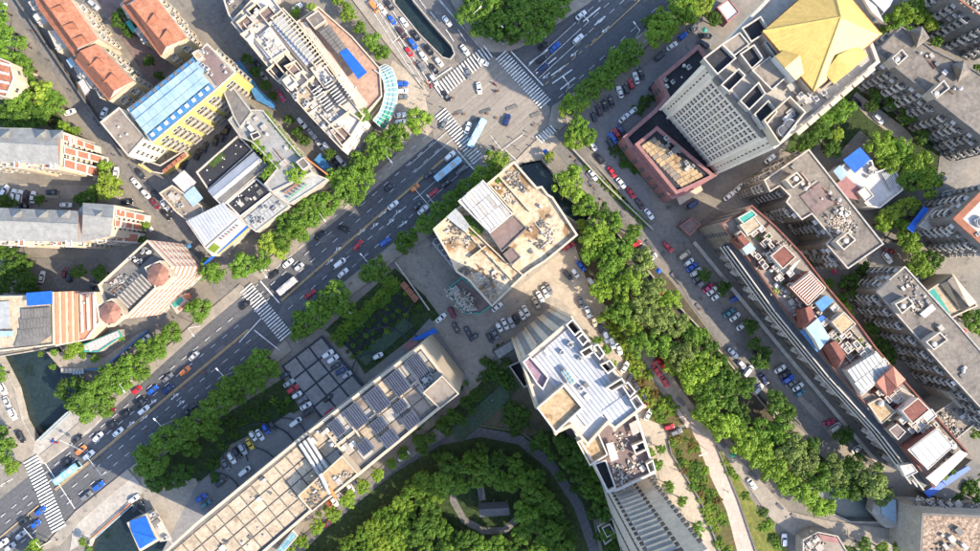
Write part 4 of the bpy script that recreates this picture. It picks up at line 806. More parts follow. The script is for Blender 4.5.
# podium wall fins on the north face
nf = [i for i in range(len(wtp)) if (wtp[(i + 1) % len(wtp)] - wtp[i]).length > 15]
for i in nf[:6]:
    a, b = wtp[i], wtp[(i + 1) % len(wtp)]; d = b - a; x = d.normalized(); nn = Vector((x.y, -x.x, 0))
    if nn.dot(-((a + b) / 2).normalized()) < 0: continue
    for k in (3, 6): p = a + d * (k / 9) + nn * .2; m = MB(); m.box((p.x, p.y, 0), (.5, .5, 62), math.atan2(x.y, x.x)); m.build('wall_fin', 'cream', wt)
w2, w2p = bld('brown_roof_block', 'brown roofed block with white rimmed wells behind the white tower', [(590, 430), (614, 414), (637, 414), (656, 473), (618, 491), (607, 493), (593, 464), (571, 427)], 50, wall='concrete_light', roof='mauve_roof', par=1.2, rim='white_paint', rimw=.6)
for b, mt in (([(577, 442), (598, 432), (608, 455), (590, 466)], 'tan_roof'), ([(594, 464), (606, 460), (616, 488), (608, 492)], 'dark_void'), ([(632, 446), (644, 441), (647, 450), (636, 455)], 'bitumen'), ([(646, 464), (653, 460), (656, 471), (650, 474)], 'felt_roof')): hut(w2, b, 46, 51, 'cream', mt, name='roof_well', rim='white_paint', par=1.3)
slab(w2, [(606, 444), (613, 442), (619, 459), (611, 462)], 50.5, .4, 'white_roof', 'roof_sheet'); slab(w2, [(629, 424), (637, 420), (640, 432), (633, 436)], 50.4, .4, 'concrete', 'roof_sheet'); clutter(w2, [(612, 440), (630, 436), (650, 470), (620, 484)], 48.9, 14, ('box', 'pipe', 'rubble', 'ac'), seed=23, s=(.5, 1.1))
# slab tower rising past the bottom edge
sb = [P(613, 494, 40), P(635, 486, 40), P(651, 478, 40), P(690, 545, 40), P(716, 600, 40), P(655, 640, 40)]; TH = 92
tw = thing('slab_tower', 'tall pale tower with stacked louvre balconies cut by the bottom edge', 'tower', Vector((sum(v.x for v in sb) / 6, sum(v.y for v in sb) / 6, 0)))
tp_ = vol(tw, sb, TH, wall='concrete_light', roof='felt_roof', world=True, par=1.0)
fc = [(sb[0], sb[1]), (sb[1], sb[2]), (sb[2], sb[3]), (sb[5], sb[0])]
for fi, (a, b) in enumerate(fc):
    d = b - a; d.z = 0; x = d.normalized(); nn = Vector((x.y, -x.x, 0)); mid = (a + b) / 2
    if nn.dot(-mid) < 0: nn = -nn
    L = d.length
    if fi == 0:
        for k in range(24):
            z = 12 + k * 3.2; p = a.lerp(b, .5); m = MB(); m.box((p.x + nn.x * .7, p.y + nn.y * .7, z), (L * .86, 1.5, 1.2), math.atan2(x.y, x.x)); m.build('louvre_balcony', 'concrete_light', tw)
            m = MB(); m.box((p.x + nn.x * .2, p.y + nn.y * .2, z + 1.2), (L * .84, .5, 1.9), math.atan2(x.y, x.x)); m.build('window_band', 'glass', tw)
    if fi in (0, 1, 2, 3):
        for k in range(24):
            z = 12.6 + k * 3.2
            for t in ((.03, .97) if fi == 0 else ((.04, .96) if fi == 1 else [.12 + .25 * q for q in range(4)])):
                p = a.lerp(b, t); p.z = z; rot = Matrix((x, nn, Vector((0, 0, 1)))).transposed() if x.cross(nn).z > 0 else Matrix((-x, nn, Vector((0, 0, 1)))).transposed()
                mt = rot.to_4x4() @ Matrix.Diagonal((1.2 if fi < 2 else 1.6, 1, 1.8, 1)); mt.translation = p; inst('window', WIN['concrete_dark'], tw, mt)
an2, _ = bld('garden_annex', 'small grey rooftop annex among dark trees beside the slab tower', [(597, 527), (612, 518), (620, 534), (605, 545)], 7, wall='concrete', roof='concrete_dark', par=.8); hut(an2, [(602, 528), (610, 524), (615, 533), (607, 538)], 6, 8.5, 'concrete', 'bitumen')

# --- long solar panelled building
solb, slp = bld('solar_building', 'long cream building with solar panels and slab grid roof', [(421, 345), (459, 394), (440, 409), (361, 474), (309, 514), (250, 565), (150, 565), (196, 523), (296, 441), (392, 367)], 40, wall='cream', roof='concrete_dark', par=1.0, rim='cream', rimw=.8,
               **dict(win=True, fl=3.6, sp=3.4, w=2.2, wh=1.8, frame='concrete', lim=120, minlen=8))
panels(solb, px([(159, 562), (297, 446), (339, 501), (201, 617)], 39.1), 12, 5, .42, .12, 'cream_roof', 'roof_slab', jit=.05, clip=inset(slp, .6))
panels(solb, px([(298, 446), (422, 349), (462, 400), (338, 498)], 39.05), 11, 5, .4, .12, 'concrete', 'roof_slab', jit=.05, alt=['cream_roof', 'felt_warm'], clip=inset(slp, 1.2))
def arrays(rects, rows):
    for (a, b, c, d) in rects:
        q = px([a, b, c, d], 41.2); e = (q[1] - q[0]).normalized(); 
        for k in range(rows):
            v0, v1 = k / rows, (k + .86) / rows
            A, B, C, D = lerp2(q, 0, v0), lerp2(q, 1, v0), lerp2(q, 1, v1), lerp2(q, 0, v1); up = Vector((0, 0, .55)); panels(solb, [A + up, B + up, C, D], 1, 1, .05, .07, 'panel_blue', 'solar_panel')
            m = MB(); m.tube(A - Vector((0, 0, 1.9)), A + up, .07); m.tube(B - Vector((0, 0, 1.9)), B + up, .07); m.build('panel_stand', 'metal_light', solb)
AX, AY = Vector((.78, -.63)), Vector((.60, .80))           # along the building / across it, in picture axes
def rect(x, y, l, wd): o = Vector((x, y)); return [tuple(o), tuple(o + AY * wd), tuple(o + AY * wd + AX * l), tuple(o + AX * l)]
arrays([rect(405, 362, 16, 24), rect(385, 379, 17, 23), rect(364, 396, 18, 23), rect(343, 412, 17, 23)], 7)
arrays([rect(391, 407, 15, 10), rect(400, 420, 17, 14), rect(379, 438, 17, 14), rect(369, 425, 16, 12)], 6)
arrays([rect(356, 446, 14, 13), rect(328, 425, 12, 16)], 5)
for a, b in (((388, 382), (404, 402)), ((366, 399), (382, 420)), ((345, 416), (362, 438)), ((326, 430), (352, 462)), ((407, 366), (424, 388))): m = MB(); A, B = P(*a, 39.2), P(*b, 39.2); d = B - A; m.box((A + B) / 2, (d.length, .5, 1.0), math.atan2(d.y, d.x)); m.build('roof_wall', 'cream', solb)
m = MB(); A, B = P(335, 446, 39.2), P(428, 372, 39.2); d = B - A; m.box((A + B) / 2, (d.length, .5, 1.1), math.atan2(d.y, d.x)); m.build('roof_wall', 'cream', solb)
hut(solb, [(423, 393), (442, 376), (459, 394), (440, 409)], 39, 44.5, 'concrete', 'felt_warm', name='stair_tower', rim='cream', par=.6); hut(solb, [(298, 496), (342, 456), (358, 474), (312, 512)], 39, 44, 'cream', 'tan_roof', name='plant_room', rim='cream', par=.6)
clutter(solb, [(304, 496), (342, 462), (352, 474), (314, 508)], 43.4, 9, ('rubble', 'box', 'vent'), seed=31, s=(.5, 1)); clutter(solb, [(300, 441), (330, 416), (356, 446), (340, 470)], 39.2, 16, ('box', 'ac', 'vent'), seed=32); clutter(solb, [(418, 376), (428, 366), (440, 376), (424, 390)], 39.2, 10, ('box', 'ac', 'pipe'), seed=33); clutter(solb, [(180, 545), (290, 455), (335, 480), (240, 560)], 39.2, 16, ('vent', 'box'), seed=34, s=(.5, 1))
for k in range(3):
    m = MB(); m.tube(P(300 + k * 4, 444 - k * 3, 41), P(319 + k * 4, 474 - k * 3, 41), .55, n=10); m.build('duct', 'metal_light', solb)
m = MB(); m.tube(P(320, 474, 44.6), P(330, 494, 44.6), .6, n=8); m.build('duct', 'metal_light', solb)
m = MB(); m.tube(P(329, 488, 44.6), P(336, 498, 44.6), .5, n=8); m.build('duct', 'paint_orange', solb)
ent, _ = bld('glass_lean_to', 'low glazed lean-to along the back of the solar building', [(272, 556), (293, 530), (298, 536), (276, 562)], 8, wall='concrete', roof='grey_steel', par=.2, rim='concrete_light'); panels(ent, px([(273, 556), (292, 532), (296, 536), (277, 560)], 8.1), 7, 2, .15, .1, 'glass_blue', 'roof_pane')
cn, _ = bld('entrance_canopy', 'dark red and blue entrance canopy at the east end drive', [(402, 346), (412, 338), (418, 343), (408, 351)], 4, wall='concrete', roof='podium_pink', par=.2, rim='podium_pink'); slab(cn, [(410, 340), (434, 328), (438, 332), (420, 340)], 4.2, .3, 'blue_sheet', 'canopy_edge')

# --- courtyard pieces
for x, y in ((404, 286), (409, 292), (414, 298)):
    t = thing('red_awning', 'dark red square awning over the garden beds by the paved court', 'awning', P(x, y), 'dark red garden awnings'); q = [P(x - 4, y - 1, 3), P(x, y - 5, 3), P(x + 5, y, 3), P(x + 1, y + 5, 3)]; ap = sum(q, Vector()) / 4 + Vector((0, 0, .8)); m = MB()
    for i in range(4): m.poly([q[i - 1], q[i], ap]); m.poly([ap - Vector((0, 0, .1)), q[i], q[i - 1]])
    m.build('canopy', 'brick_red', t); m = MB()
    for v in q: m.tube((v.x, v.y, 0), v, .06)
    m.build('posts', 'metal_dark', t)
gr, _ = bld('garage_shed', 'low green grey shed beside the parked courtyard cars', [(492, 352), (514, 338), (518, 348), (500, 359)], 4.5, wall='concrete_dark', roof='slate', par=.2, rim='slate_dark'); panels(gr, px([(493, 352), (514, 339), (517, 347), (500, 358)], 4.6), 5, 1, .15, .12, 'slate', 'roof_panel')
gr2, _ = bld('basement_ramp', 'dark basement ramp with raised kerb at the white tower foot', [(509, 366), (520, 361), (530, 385), (524, 388)], 3, wall='concrete', roof='dark_void', par=2.2, rim='concrete')
pv = thing('park_pavilion', 'slate roofed pavilion in the clearing of the wooded park', 'pavilion', P(495, 505)); gable(pv, [(478, 503), (508, 502), (510, 515), (480, 517)], [(479, 509.5), (509, 508)], 6.2, 4, 'slate_dark', 'slate_dark', wallmat='concrete_dark'); m = MB()
for x, y in ((480, 504), (507, 503), (508, 514), (481, 516), (494, 503), (494, 516)): p = P(x, y, 4); m.tube((p.x, p.y, 0), p, .2)
m.build('column', 'concrete', pv); gable(pv, [(476, 478), (482, 477), (486, 500), (479, 501)], [(479, 478), (482.5, 500)], 4.8, 3.6, 'slate_dark', wallmat='concrete_dark')
bh = thing('blue_roof_hut', 'blue roofed riverside hut with cream rim over dark water', 'hut', P(140, 533)); gable(bh, [(130, 521), (146, 516), (157, 539), (140, 549)], [(131.5, 531), (155, 538)], 6.2, 5.6, 'blue_sheet', 'blue_sheet'); vol(bh, [(127, 523), (146, 514), (160, 540), (140, 552)], 5.3, z0=-3, wall='concrete', roof='concrete', par=.4, rim='cream', rimw=.9)
slab(bh, [(148, 514), (156, 510), (172, 540), (160, 542)], 4.2, .2, 'concrete_light', 'side_deck'); clutter(bh, [(150, 515), (155, 512), (168, 538), (162, 540)], 4.2, 12, ('ac', 'box'), seed=35)

# --- beige tower with gold roof
pod, pp = bld('hotel_podium_tower', 'tall beige window grid tower with gold pyramid roof on pink podium', [(623, 137), (656, 108), (666, 96), (658, 78), (699, 44), (706, 54), (740, 100), (742, 150), (716, 176), (684, 195), (672, 199), (634, 152)], 12, cat='tower', wall='podium_pink', roof='bitumen', par=1.0, rim='podium_pink', rimw=1.3, **dict(win=True, sp=3.5, frame='podium_pink' if False else 'concrete_dark'))
vol(pod, [(635, 144), (650, 132), (657, 126), (716, 176), (686, 190), (676, 194)], 15.5, z0=11, wall='podium_pink', roof='bitumen', par=.8, rim='podium_pink', rimw=1.1, names=('podium_upper', 'podium_roof', 'podium_rim'))
panels(pod, px([(641, 146), (654, 137), (704, 176), (682, 188)], 14.75), 3, 12, .12, .12, 'tan_roof', 'roof_slab', alt=['felt_warm']); clutter(pod, [(655, 140), (664, 134), (704, 172), (694, 178)], 14.85, 10, ('ac', 'box'), seed=36); clutter(pod, [(662, 82), (694, 52), (700, 60), (670, 92)], 11.2, 8, ('vent', 'ac'), seed=37)
for i in range(3): hut(pod, [(648 + i * 6, 166 + i * 6), (654 + i * 6, 161 + i * 6), (658 + i * 6, 166 + i * 6), (652 + i * 6, 171 + i * 6)], 6, 9, 'podium_pink', 'dark_void', name='light_well', rim='podium_pink', par=.6)
m = MB(); m.box(P(664, 168, 13), (16, 3, 1.2), R(-45)); m.build('ramp_deck', 'podium_pink', pod); slab(pod, [(676, 196), (700, 184), (703, 190), (680, 205)], 6, .4, 'cream', 'side_canopy')
T = 60
twp = vol(pod, [(706, 63), (777, 147), (880, 62), (868, 30), (800, -36)], T, z0=11.5, wall='tower_beige', roof='concrete', par=1.0, rim='concrete_light', rimw=.9, names=('tower_wall', 'tower_roof', 'tower_parapet'))
k0 = [i for i in range(len(twp)) if (twp[i] - P(706, 63, T)).length < .5][0]; A, B = P(706, 63, T), P(777, 147, T)
d = B - A; d.z = 0; L = d.length; x = d.normalized(); nn = Vector((x.y, -x.x, 0)); nn = nn if nn.dot(-A) > 0 else -nn; xx = x if x.cross(nn).z > 0 else -x; rot = Matrix((xx, nn, Vector((0, 0, 1)))).transposed().to_4x4()
for k in range(14):                                       # the window grid: recessed pairs between piers
    z = 16.5 + k * 3.05
    for c in range(10):
        t = .16 + .68 * (c + .5) / 10; p = A + d * t; p.z = z; mt = rot @ Matrix.Diagonal((1.7, 1, 1.75, 1)); mt.translation = p; inst('window', WIN['tower_beige'], pod, mt)
    p = A + d * .5; m = MB(); m.box((p.x + nn.x * .12, p.y + nn.y * .12, z - .95), (L * .7, .2, .5), math.atan2(x.y, x.x)); m.build('storey_ledge', 'tower_beige', pod)
    for t in (.07, .93): p = A + d * t; p.z = z; mt = rot @ Matrix.Diagonal((.5, 1, 2.2, 1)); mt.translation = p; inst('slit_window', WIN['tower_beige'], pod, mt)
for c in range(11): t = .16 + .68 * c / 10; p = A + d * t; m = MB(); m.box((p.x + nn.x * .2, p.y + nn.y * .2, 12), (.45, .3, 47), math.atan2(x.y, x.x)); m.build('wall_pier', 'tower_beige', pod)
for t in (.015, .14, .86, .985): p = A + d * t; m = MB(); m.box((p.x + nn.x * .35, p.y + nn.y * .35, 12), (.8, .9, 48), math.atan2(x.y, x.x)); m.build('wall_pier', 'tower_beige', pod)
m = MB(); p = A + d * .5; m.box((p.x + nn.x * .3, p.y + nn.y * .3, T - 2.2), (L * .72, 1.0, 2.3), math.atan2(x.y, x.x)); m.build('cornice', 'concrete_dark', pod)
# roof of the tower: dark wells framed by beige walls
for b in ([(706, 58), (722, 46), (734, 58), (718, 72)], [(723, 84), (738, 70), (744, 76), (730, 90)], [(742, 54), (754, 46), (762, 58), (752, 67)], [(744, 28), (760, 18), (768, 30), (752, 40)], [(742, 100), (758, 84), (764, 94), (750, 108)], [(756, 114), (768, 102), (776, 112), (764, 126)]):
    c_ = Vector((sum(q[0] for q in b) / 4, sum(q[1] for q in b) / 4)); b = [tuple(c_ + (Vector(q) - c_) * 1.18) for q in b]; hut(pod, b, T - 1, T + 2.4, 'concrete', 'bitumen', name='roof_well', rim='concrete_light', par=1.4)
for b in ([(722, 44), (740, 32), (750, 44), (734, 56)], [(752, 70), (770, 56), (788, 76), (772, 90)], [(764, 42), (776, 36), (790, 56), (780, 64)]): hut(pod, b, T - 1, T + 2, 'concrete', 'felt_warm', name='plant_room', rim='concrete_light', par=.6)
hut(pod, [(764, 120), (790, 96), (806, 112), (780, 144)], T - 1, T + 4, 'cream', 'felt_roof', name='cooling_deck', rim='cream', par=2.5)
for x_, y_ in ((782, 132), (788, 126)): inst('cooling_fan', COOL, pod, TRS(P(x_, y_, T + 2), 0, (1.1, 1.1, 1.3)))
clutter(pod, [(772, 122), (790, 106), (800, 114), (782, 134)], T + 1.5, 9, ('ac', 'box', 'pipe'), seed=38); clutter(pod, [(780, 90), (800, 84), (830, 96), (806, 112)], T, 12, ('box', 'ac', 'pipe'), seed=39)
panels(pod, px([(794, 132), (872, 66), (876, 70), (798, 137)], T + 1), 7, 1, .5, .6, 'cream', 'terrace_slab')
# gold roof: hipped pyramid with four gabled arms, facets split in standing seams
GE, GA = T + 4, T + 9
gw = MB(); gw.prism(px([(765, 32), (814, 89), (878, 35), (830, -24)], GE), T - 1, GE, 0); gw.build('attic_wall', 'cream', pod)
ap = P(841, 17, GA); cor = px([(763, 31), (814, 91), (881, 34), (830, -27)], GE)
for i in range(4):
    a, b = cor[i], cor[(i + 1) % 4]; n = 14
    for k in range(n):
        m = MB(); p0, p1 = a.lerp(b, k / n), a.lerp(b, (k + .97) / n); m.poly([p0, p1, ap]); m.poly([ap - Vector((0, 0, .3)), p1 - Vector((0, 0, .3)), p0 - Vector((0, 0, .3))]); m.poly([p0, p0 - Vector((0, 0, .3)), p1 - Vector((0, 0, .3)), p1]); m.build('roof_seam_panel', 'gold', pod)
for (a, b, c, d_), (r1, r2) in (([(778, 48), (790, 66), (800, 72), (794, 58)], [(784, 57), (797, 66)]), ):
    pass
def arm(outer1, outer2, inner1, inner2, rdo, rdi):
    o1, o2, i1, i2 = P(*outer1, GE + .5), P(*outer2, GE + .5), P(*inner1, GE + .5), P(*inner2, GE + .5); ro, ri = P(*rdo, GE + 2.2), P(*rdi, GE + 2.4)
    for q in ([o1, i1, ri, ro], [o2, ro, ri, i2]): m = MB(); m.poly(q); m.poly([v - Vector((0, 0, .25)) for v in q][::-1]); m.build('arm_roof', 'gold', pod)
    m = MB(); m.poly([o1, o2, ro]); z = Vector((0, 0, -5)); m.poly([o1, o1 + z, o2 + z, o2]); m.build('arm_gable', 'white_paint', pod)
arm((775, 56), (796, 80), (784, 50), (804, 73), (785, 68), (800, 55)); arm((834, 84), (868, 55), (824, 73), (858, 45), (852, 70), (838, 55)); slab(pod, [(861, -6), (876, 6), (884, 22), (872, 12)], GE + 1, 1, 'white_paint', 'side_parapet')
e_ = ccw(px([(762, 31), (814, 92), (883, 34), (830, -29)], GE)); i_ = inset(e_, 1.0); m = MB()
for i in range(4): j = (i + 1) % 4; m.poly([(e_[i].x, e_[i].y, GE - .25), (e_[j].x, e_[j].y, GE - .25), (i_[j].x, i_[j].y, GE - .25), (i_[i].x, i_[i].y, GE - .25)]); m.poly([(e_[i].x, e_[i].y, GE - .8), (e_[j].x, e_[j].y, GE - .8), (e_[j].x, e_[j].y, GE - .25), (e_[i].x, e_[i].y, GE - .25)])
m.build('eave_gutter', 'rust', pod); m = MB()
for c in cor: m.tube(c, ap, .3, .2)
m.build('ridge_cap', 'gold', pod)

# --- low white house with blue sheets
lw, _ = bld('white_terrace_house', 'low white house with curved end and bright blue roof sheets', [(836, 172), (846, 163), (872, 160), (876, 172), (889, 167), (896, 172), (902, 181), (903, 190), (890, 200), (880, 208), (868, 206), (850, 188)], 8, cat='house', wall='white_paint', roof='white_roof', par=.7, rim='white_paint', **dict(win=True, sp=3, frame='white_paint'))
slab(lw, [(843, 160), (860, 147), (871, 159), (855, 173)], 9, .2, 'blue_sheet', 'blue_sheet'); slab(lw, [(833, 171), (840, 165), (848, 174), (841, 181)], 8.6, .2, 'blue_light', 'roof_sheet'); slab(lw, [(836, 184), (846, 176), (864, 192), (858, 200), (848, 198)], 8.2, .2, 'podium_pink', 'brick_deck'); hut(lw, [(858, 192), (866, 186), (874, 196), (866, 202)], 7, 9.6, 'white_paint', 'white_roof'); panels(lw, px([(884, 172), (892, 170), (899, 186), (889, 194)], 8.1), 6, 1, .2, .15, 'grey_steel', 'roof_panel'); clutter(lw, [(862, 168), (872, 166), (886, 190), (872, 192)], 7.4, 5, ('ac', 'box'), seed=40)

# --- grey apartment blocks on the right
APT = dict(win=True, fl=3.0, sp=3.0, w=1.5, wh=1.5, frame='concrete_dark', bal=('white_paint', 'concrete'), balw=2.6, balsp=5.4, ac=.3, awn=('metal_light', 'concrete'))
g1, _ = bld('grey_apartment_block', 'dark grey apartment block with pyramid corner roofs behind the gold roof', [(876, 52), (902, 26), (935, 50), (972, 68), (1000, 86), (1000, 150), (946, 108)], 21, cat='apartment block', wall='grey_wall', roof='felt_roof', par=.6, rim='concrete_dark', **APT)
for c in ((918, 36), (960, 70)): hip(g1, [(c[0] - 8, c[1] - 6), (c[0] + 4, c[1] - 10), (c[0] + 12, c[1] + 2), (c[0] - 2, c[1] + 12)], (c[0] + 2, c[1]), 21.3, 26, 'felt_roof')
for b in ([(892, 58), (902, 49), (908, 56), (898, 65)], [(931, 92), (944, 80), (950, 88), (937, 98)]): hut(g1, b, 20, 25, 'concrete', 'concrete_dark', rim='concrete_light', par=.8); inst('water_tank', TANK, g1, TRS(P(b[0][0] + 4, b[0][1] + 2, 24.4), 0, (.9, .9, .5)))
clutter(g1, [(900, 45), (930, 55), (970, 100), (940, 90)], 20.5, 10, ('box', 'vent', 'pipe'), seed=41)
g0, _ = bld('grey_apartment_block', 'grey apartment block with air conditioned facade in the north east corner', [(950, -20), (954, -4), (984, 18), (1020, 40), (1040, -30)], 21, cat='apartment block', wall='grey_wall', roof='felt_warm', par=.6, rim='tile_brown', **dict(APT, edges=None)); clutter(g0, [(958, -4), (984, -4), (984, 14)], 20.5, 8, ('rubble', 'box'), seed=42)
g2, g2p = bld('brown_apartment_block', 'brown grey apartment block with white rooftop debris beside the white house', [(764, 180), (809, 149), (884, 244), (848, 269), (826, 244), (832, 238), (812, 214), (802, 220), (786, 202), (790, 196), (780, 186), (770, 192)], 22, cat='apartment block', wall='warm_grey_wall', roof='felt_roof', par=.6, rim='concrete', **dict(APT, bal=('white_paint', 'warm_grey_wall', 'concrete')))
for b in ([(786, 180), (797, 172), (804, 180), (793, 188)], [(836, 242), (848, 232), (856, 240), (844, 250)]): hut(g2, b, 21, 25.5, 'concrete_light', 'felt_warm', rim='concrete_light', par=.8); inst('water_tank', TANK, g2, TRS(P(b[0][0] + 9, b[0][1] - 1, 24.9), 0, (.9, .9, .5)))
slab(g2, [(800, 196), (820, 182), (836, 202), (816, 216)], 21.7, .15, 'mauve_roof', 'roof_patch'); clutter(g2, [(822, 218), (842, 206), (858, 226), (838, 236)], 21.4, 26, ('ac', 'box', 'vent', 'rubble'), seed=43, s=(.5, 1.1)); clutter(g2, [(780, 176), (806, 158), (850, 214), (826, 212)], 21.5, 14, ('box', 'vent', 'pipe'), seed=44)
g3, _ = bld('ridge_apartment_block', 'grey apartment block with pale gable end and white roof clutter', [(876, 291), (905, 266), (960, 326), (1010, 384), (1010, 440), (952, 377), (912, 332)], 22, cat='apartment block', wall='warm_grey_wall', roof='felt_roof', par=.5, rim='concrete', **APT)
for b in ([(895, 304), (908, 297), (914, 304), (902, 314)], [(926, 342), (940, 332), (948, 340), (934, 350)]): hut(g3, b, 21, 25, 'concrete_light', 'felt_warm', rim='concrete_light', par=.8); inst('water_tank', TANK, g3, TRS(P(b[0][0] + 7, b[0][1] + 2, 24.4), 0, (.9, .9, .5)))
clutter(g3, [(898, 284), (910, 278), (930, 304), (916, 314)], 21.5, 20, ('ac', 'box', 'rubble', 'vent'), seed=45, s=(.5, 1)); slab(g3, [(920, 314), (932, 304), (936, 309), (925, 318)], 22.6, .4, 'white_paint', 'roof_sheet'); slab(g3, [(876, 292), (890, 280), (906, 300), (898, 312)], 22.2, .15, 'concrete_dark', 'roof_patch'); clutter(g3, [(918, 320), (940, 322), (980, 380), (960, 376)], 21.5, 10, ('box', 'vent', 'pipe'), seed=46)
g4, _ = bld('red_rim_apartment_block', 'pale apartment block with brick red roof rim on the east edge', [(953, 219), (980, 192), (1010, 180), (1040, 250), (990, 252)], 24, cat='apartment block', wall='grey_wall', roof='white_roof', par=.8, rim='tile_brown', rimw=2.2, **dict(APT, bal='white_paint')); clutter(g4, [(966, 216), (985, 202), (990, 236), (976, 236)], 23.3, 8, ('box', 'ac', 'fan'), seed=47)
g4b, _ = bld('grey_annex_roof', 'light grey sloping annex below the red rimmed block', [(919, 226), (934, 208), (966, 198), (950, 222), (928, 230)], 12, wall='grey_wall', roof='concrete', par=.3, rim='concrete', **dict(win=True, sp=3, frame='concrete_dark')); slab(g4b, [(907, 228), (924, 206), (930, 210), (913, 233)], 10, .2, 'blue_sheet', 'awning_sheet')
gp_, _ = bld('teal_court_building', 'low cream building with teal roof court beside a grey hip roof', [(926, 292), (953, 274), (978, 306), (960, 314), (948, 320)], 9, wall='cream', roof='cream_roof', par=.7, rim='cream'); slab(gp_, [(928, 291), (934, 288), (950, 313), (945, 318)], 8.9, .3, 'teal_paint', 'teal_court'); gable(gp_, [(940, 284), (953, 275), (977, 303), (962, 312)], [(947, 281), (969, 307)], 11.6, 9.2, 'felt_roof', wallmat='cream')
br, _ = bld('gravel_roof_block', 'flat gravel roofed block at the south east corner', [(922, 513), (1010, 517), (1010, 580), (919, 562)], 17, wall='concrete', roof='gravel', par=.9, rim='concrete_dark', rimw=.8); clutter(br, [(936, 530), (960, 528), (985, 545), (940, 548)], 16.2, 7, ('box', 'rubble', 'box'), seed=48); slab(br, [(906, 497), (990, 506), (990, 512), (922, 510)], 9, .3, 'concrete_dark', 'rear_deck'); clutter(br, [(912, 499), (985, 506), (985, 511), (924, 509)], 9, 24, ('ac', 'box', 'rubble'), seed=49)
for a in (930, 952): slab(br, [(a, 509), (a + 13, 510), (a + 13, 513), (a, 512)], 10, .2, 'blue_light', 'awning_sheet')
yd, _ = bld('corner_house', 'small house with pink sheet roof at the bottom edge', [(803, 540), (818, 532), (838, 536), (850, 556), (810, 572), (803, 556)], 6, cat='house', wall='concrete', roof='felt_warm', par=.5, rim='concrete'); slab(yd, [(818, 534), (837, 538), (840, 544), (822, 540)], 6.4, .2, 'podium_pink', 'pink_sheet'); clutter(yd, [(806, 540), (816, 536), (820, 548), (808, 552)], 5.6, 14, ('rubble', 'box'), seed=50)
cp2, _ = bld('canal_cover', 'pale blue sheet over the canal end beside the gravel roof', [(876, 492), (896, 500), (898, 528), (886, 528), (872, 512)], 4, wall='concrete', roof='concrete', par=0); slab(cp2, [(880, 494), (896, 501), (896, 524), (882, 514)], 4.5, .15, 'blue_light', 'roof_sheet')
kh, _ = bld('white_kiosk', 'small white roofed kiosk beside the north car park', [(717, 7), (729, -2), (740, 12), (728, 22)], 5, wall='podium_pink', roof='white_roof', par=.4, rim='podium_pink')
nw, _ = bld('grey_sheet_roof', 'plain blue grey roof behind the gold pyramid', [(862, -10), (884, 12), (868, 30), (890, 6), (900, -14)], 12, wall='concrete', roof='pale_steel', par=0)

# --- long slab block with rooftop shanties
s5 = [(721, 224), (752, 205), (776, 226), (802, 253), (829, 288), (857, 321), (876, 347), (906, 382), (934, 413), (968, 452), (934, 488), (891, 432), (838, 374), (784, 308), (736, 242)]
sl_, slp_ = bld('slab_block', 'long apartment slab with white stripe balconies and cluttered rooftop huts', s5, 25, cat='apartment block', wall='warm_grey_wall', roof='felt_warm', par=.9, rim='maroon_sheet', rimw=.45, **dict(win=True, fl=3.0, sp=3.0, frame='concrete_dark', lim=290))
front = [P(736, 242, 25), P(784, 308, 25), P(838, 374, 25), P(891, 432, 25), P(934, 488, 25)]
for i in range(4):
    a, b = front[i], front[i + 1]; d = b - a; d.z = 0; x = d.normalized(); nn = Vector((x.y, -x.x, 0)); nn = nn if nn.dot(-a) > 0 else -nn; p = (a + b) / 2; an_ = math.atan2(x.y, x.x)
    for k, (z, dep) in enumerate(((21.9, 2.3), (18.6, 2.3), (15.3, 2.3))): m = MB(); m.box((p.x + nn.x * dep, p.y + nn.y * dep, z), (d.length + .4, .3, .8), an_); m.build('balcony_parapet', 'white_paint', sl_); m = MB(); m.box((p.x + nn.x * dep / 2, p.y + nn.y * dep / 2, z - .1), (d.length, dep - .3, .12), an_); m.box((p.x + nn.x * .12, p.y + nn.y * .12, z + .05), (d.length, .2, 2.4 if z < 24 else .7), an_); m.build('balcony_recess', 'metal_dark', sl_)  # recess shade painted in: decks and back bands coloured dark
    for z in (12, 9, 6):
        for t in (.2, .32, .44, .72, .84):
            q = a + d * t; m = MB(); m.box((q.x + nn.x * .8, q.y + nn.y * .8, z), (2.4, 1.5, 1.0), an_ + .35); m.build('bay_balcony', rnd.choice(('white_paint', 'concrete')), sl_)
def shed(pts, h, roof, wall='maroon_sheet', pitched=None):
    if pitched: q = px(pts, h); vol(sl_, pts, h, z0=24, wall=wall, roof=roof, par=0, names=('hut_wall', 'hut_ceiling', 'x')); gable(sl_, pts, pitched, h + 1.6, h + .05, roof, wallmat=wall)
    else: vol(sl_, pts, h, z0=24, wall=wall, roof=roof, par=0 if roof.startswith('blue') else .25, rim='concrete_light', rimw=.25, names=('hut_wall', 'hut_roof', 'hut_rim'))
shed([(733, 240), (742, 234), (750, 242), (741, 249)], 27.5, 'maroon_sheet', pitched=[(737, 237), (745, 246)]); shed([(741, 247), (750, 242), (756, 249), (747, 255)], 27, 'blue_light', 'concrete_light'); shed([(740, 225), (754, 216), (762, 226), (748, 236)], 27.5, 'cream_roof', 'cream'); shed([(738, 218), (752, 210), (757, 215), (744, 224)], 27.8, 'teal_paint', 'concrete')
shed([(771, 256), (784, 245), (796, 257), (783, 269)], 28.5, 'maroon_sheet', 'white_paint'); slab(sl_, [(786, 272), (796, 262), (801, 259), (789, 276)], 26.8, .2, 'white_roof', 'sheet')
shed([(790, 287), (810, 271), (826, 288), (808, 306)], 28.5, 'brick_red', 'maroon_sheet'); panels(sl_, px([(791, 287), (810, 272), (824, 288), (808, 304)], 28.8), 1, 9, .5, .15, 'white_paint', 'roof_rib')
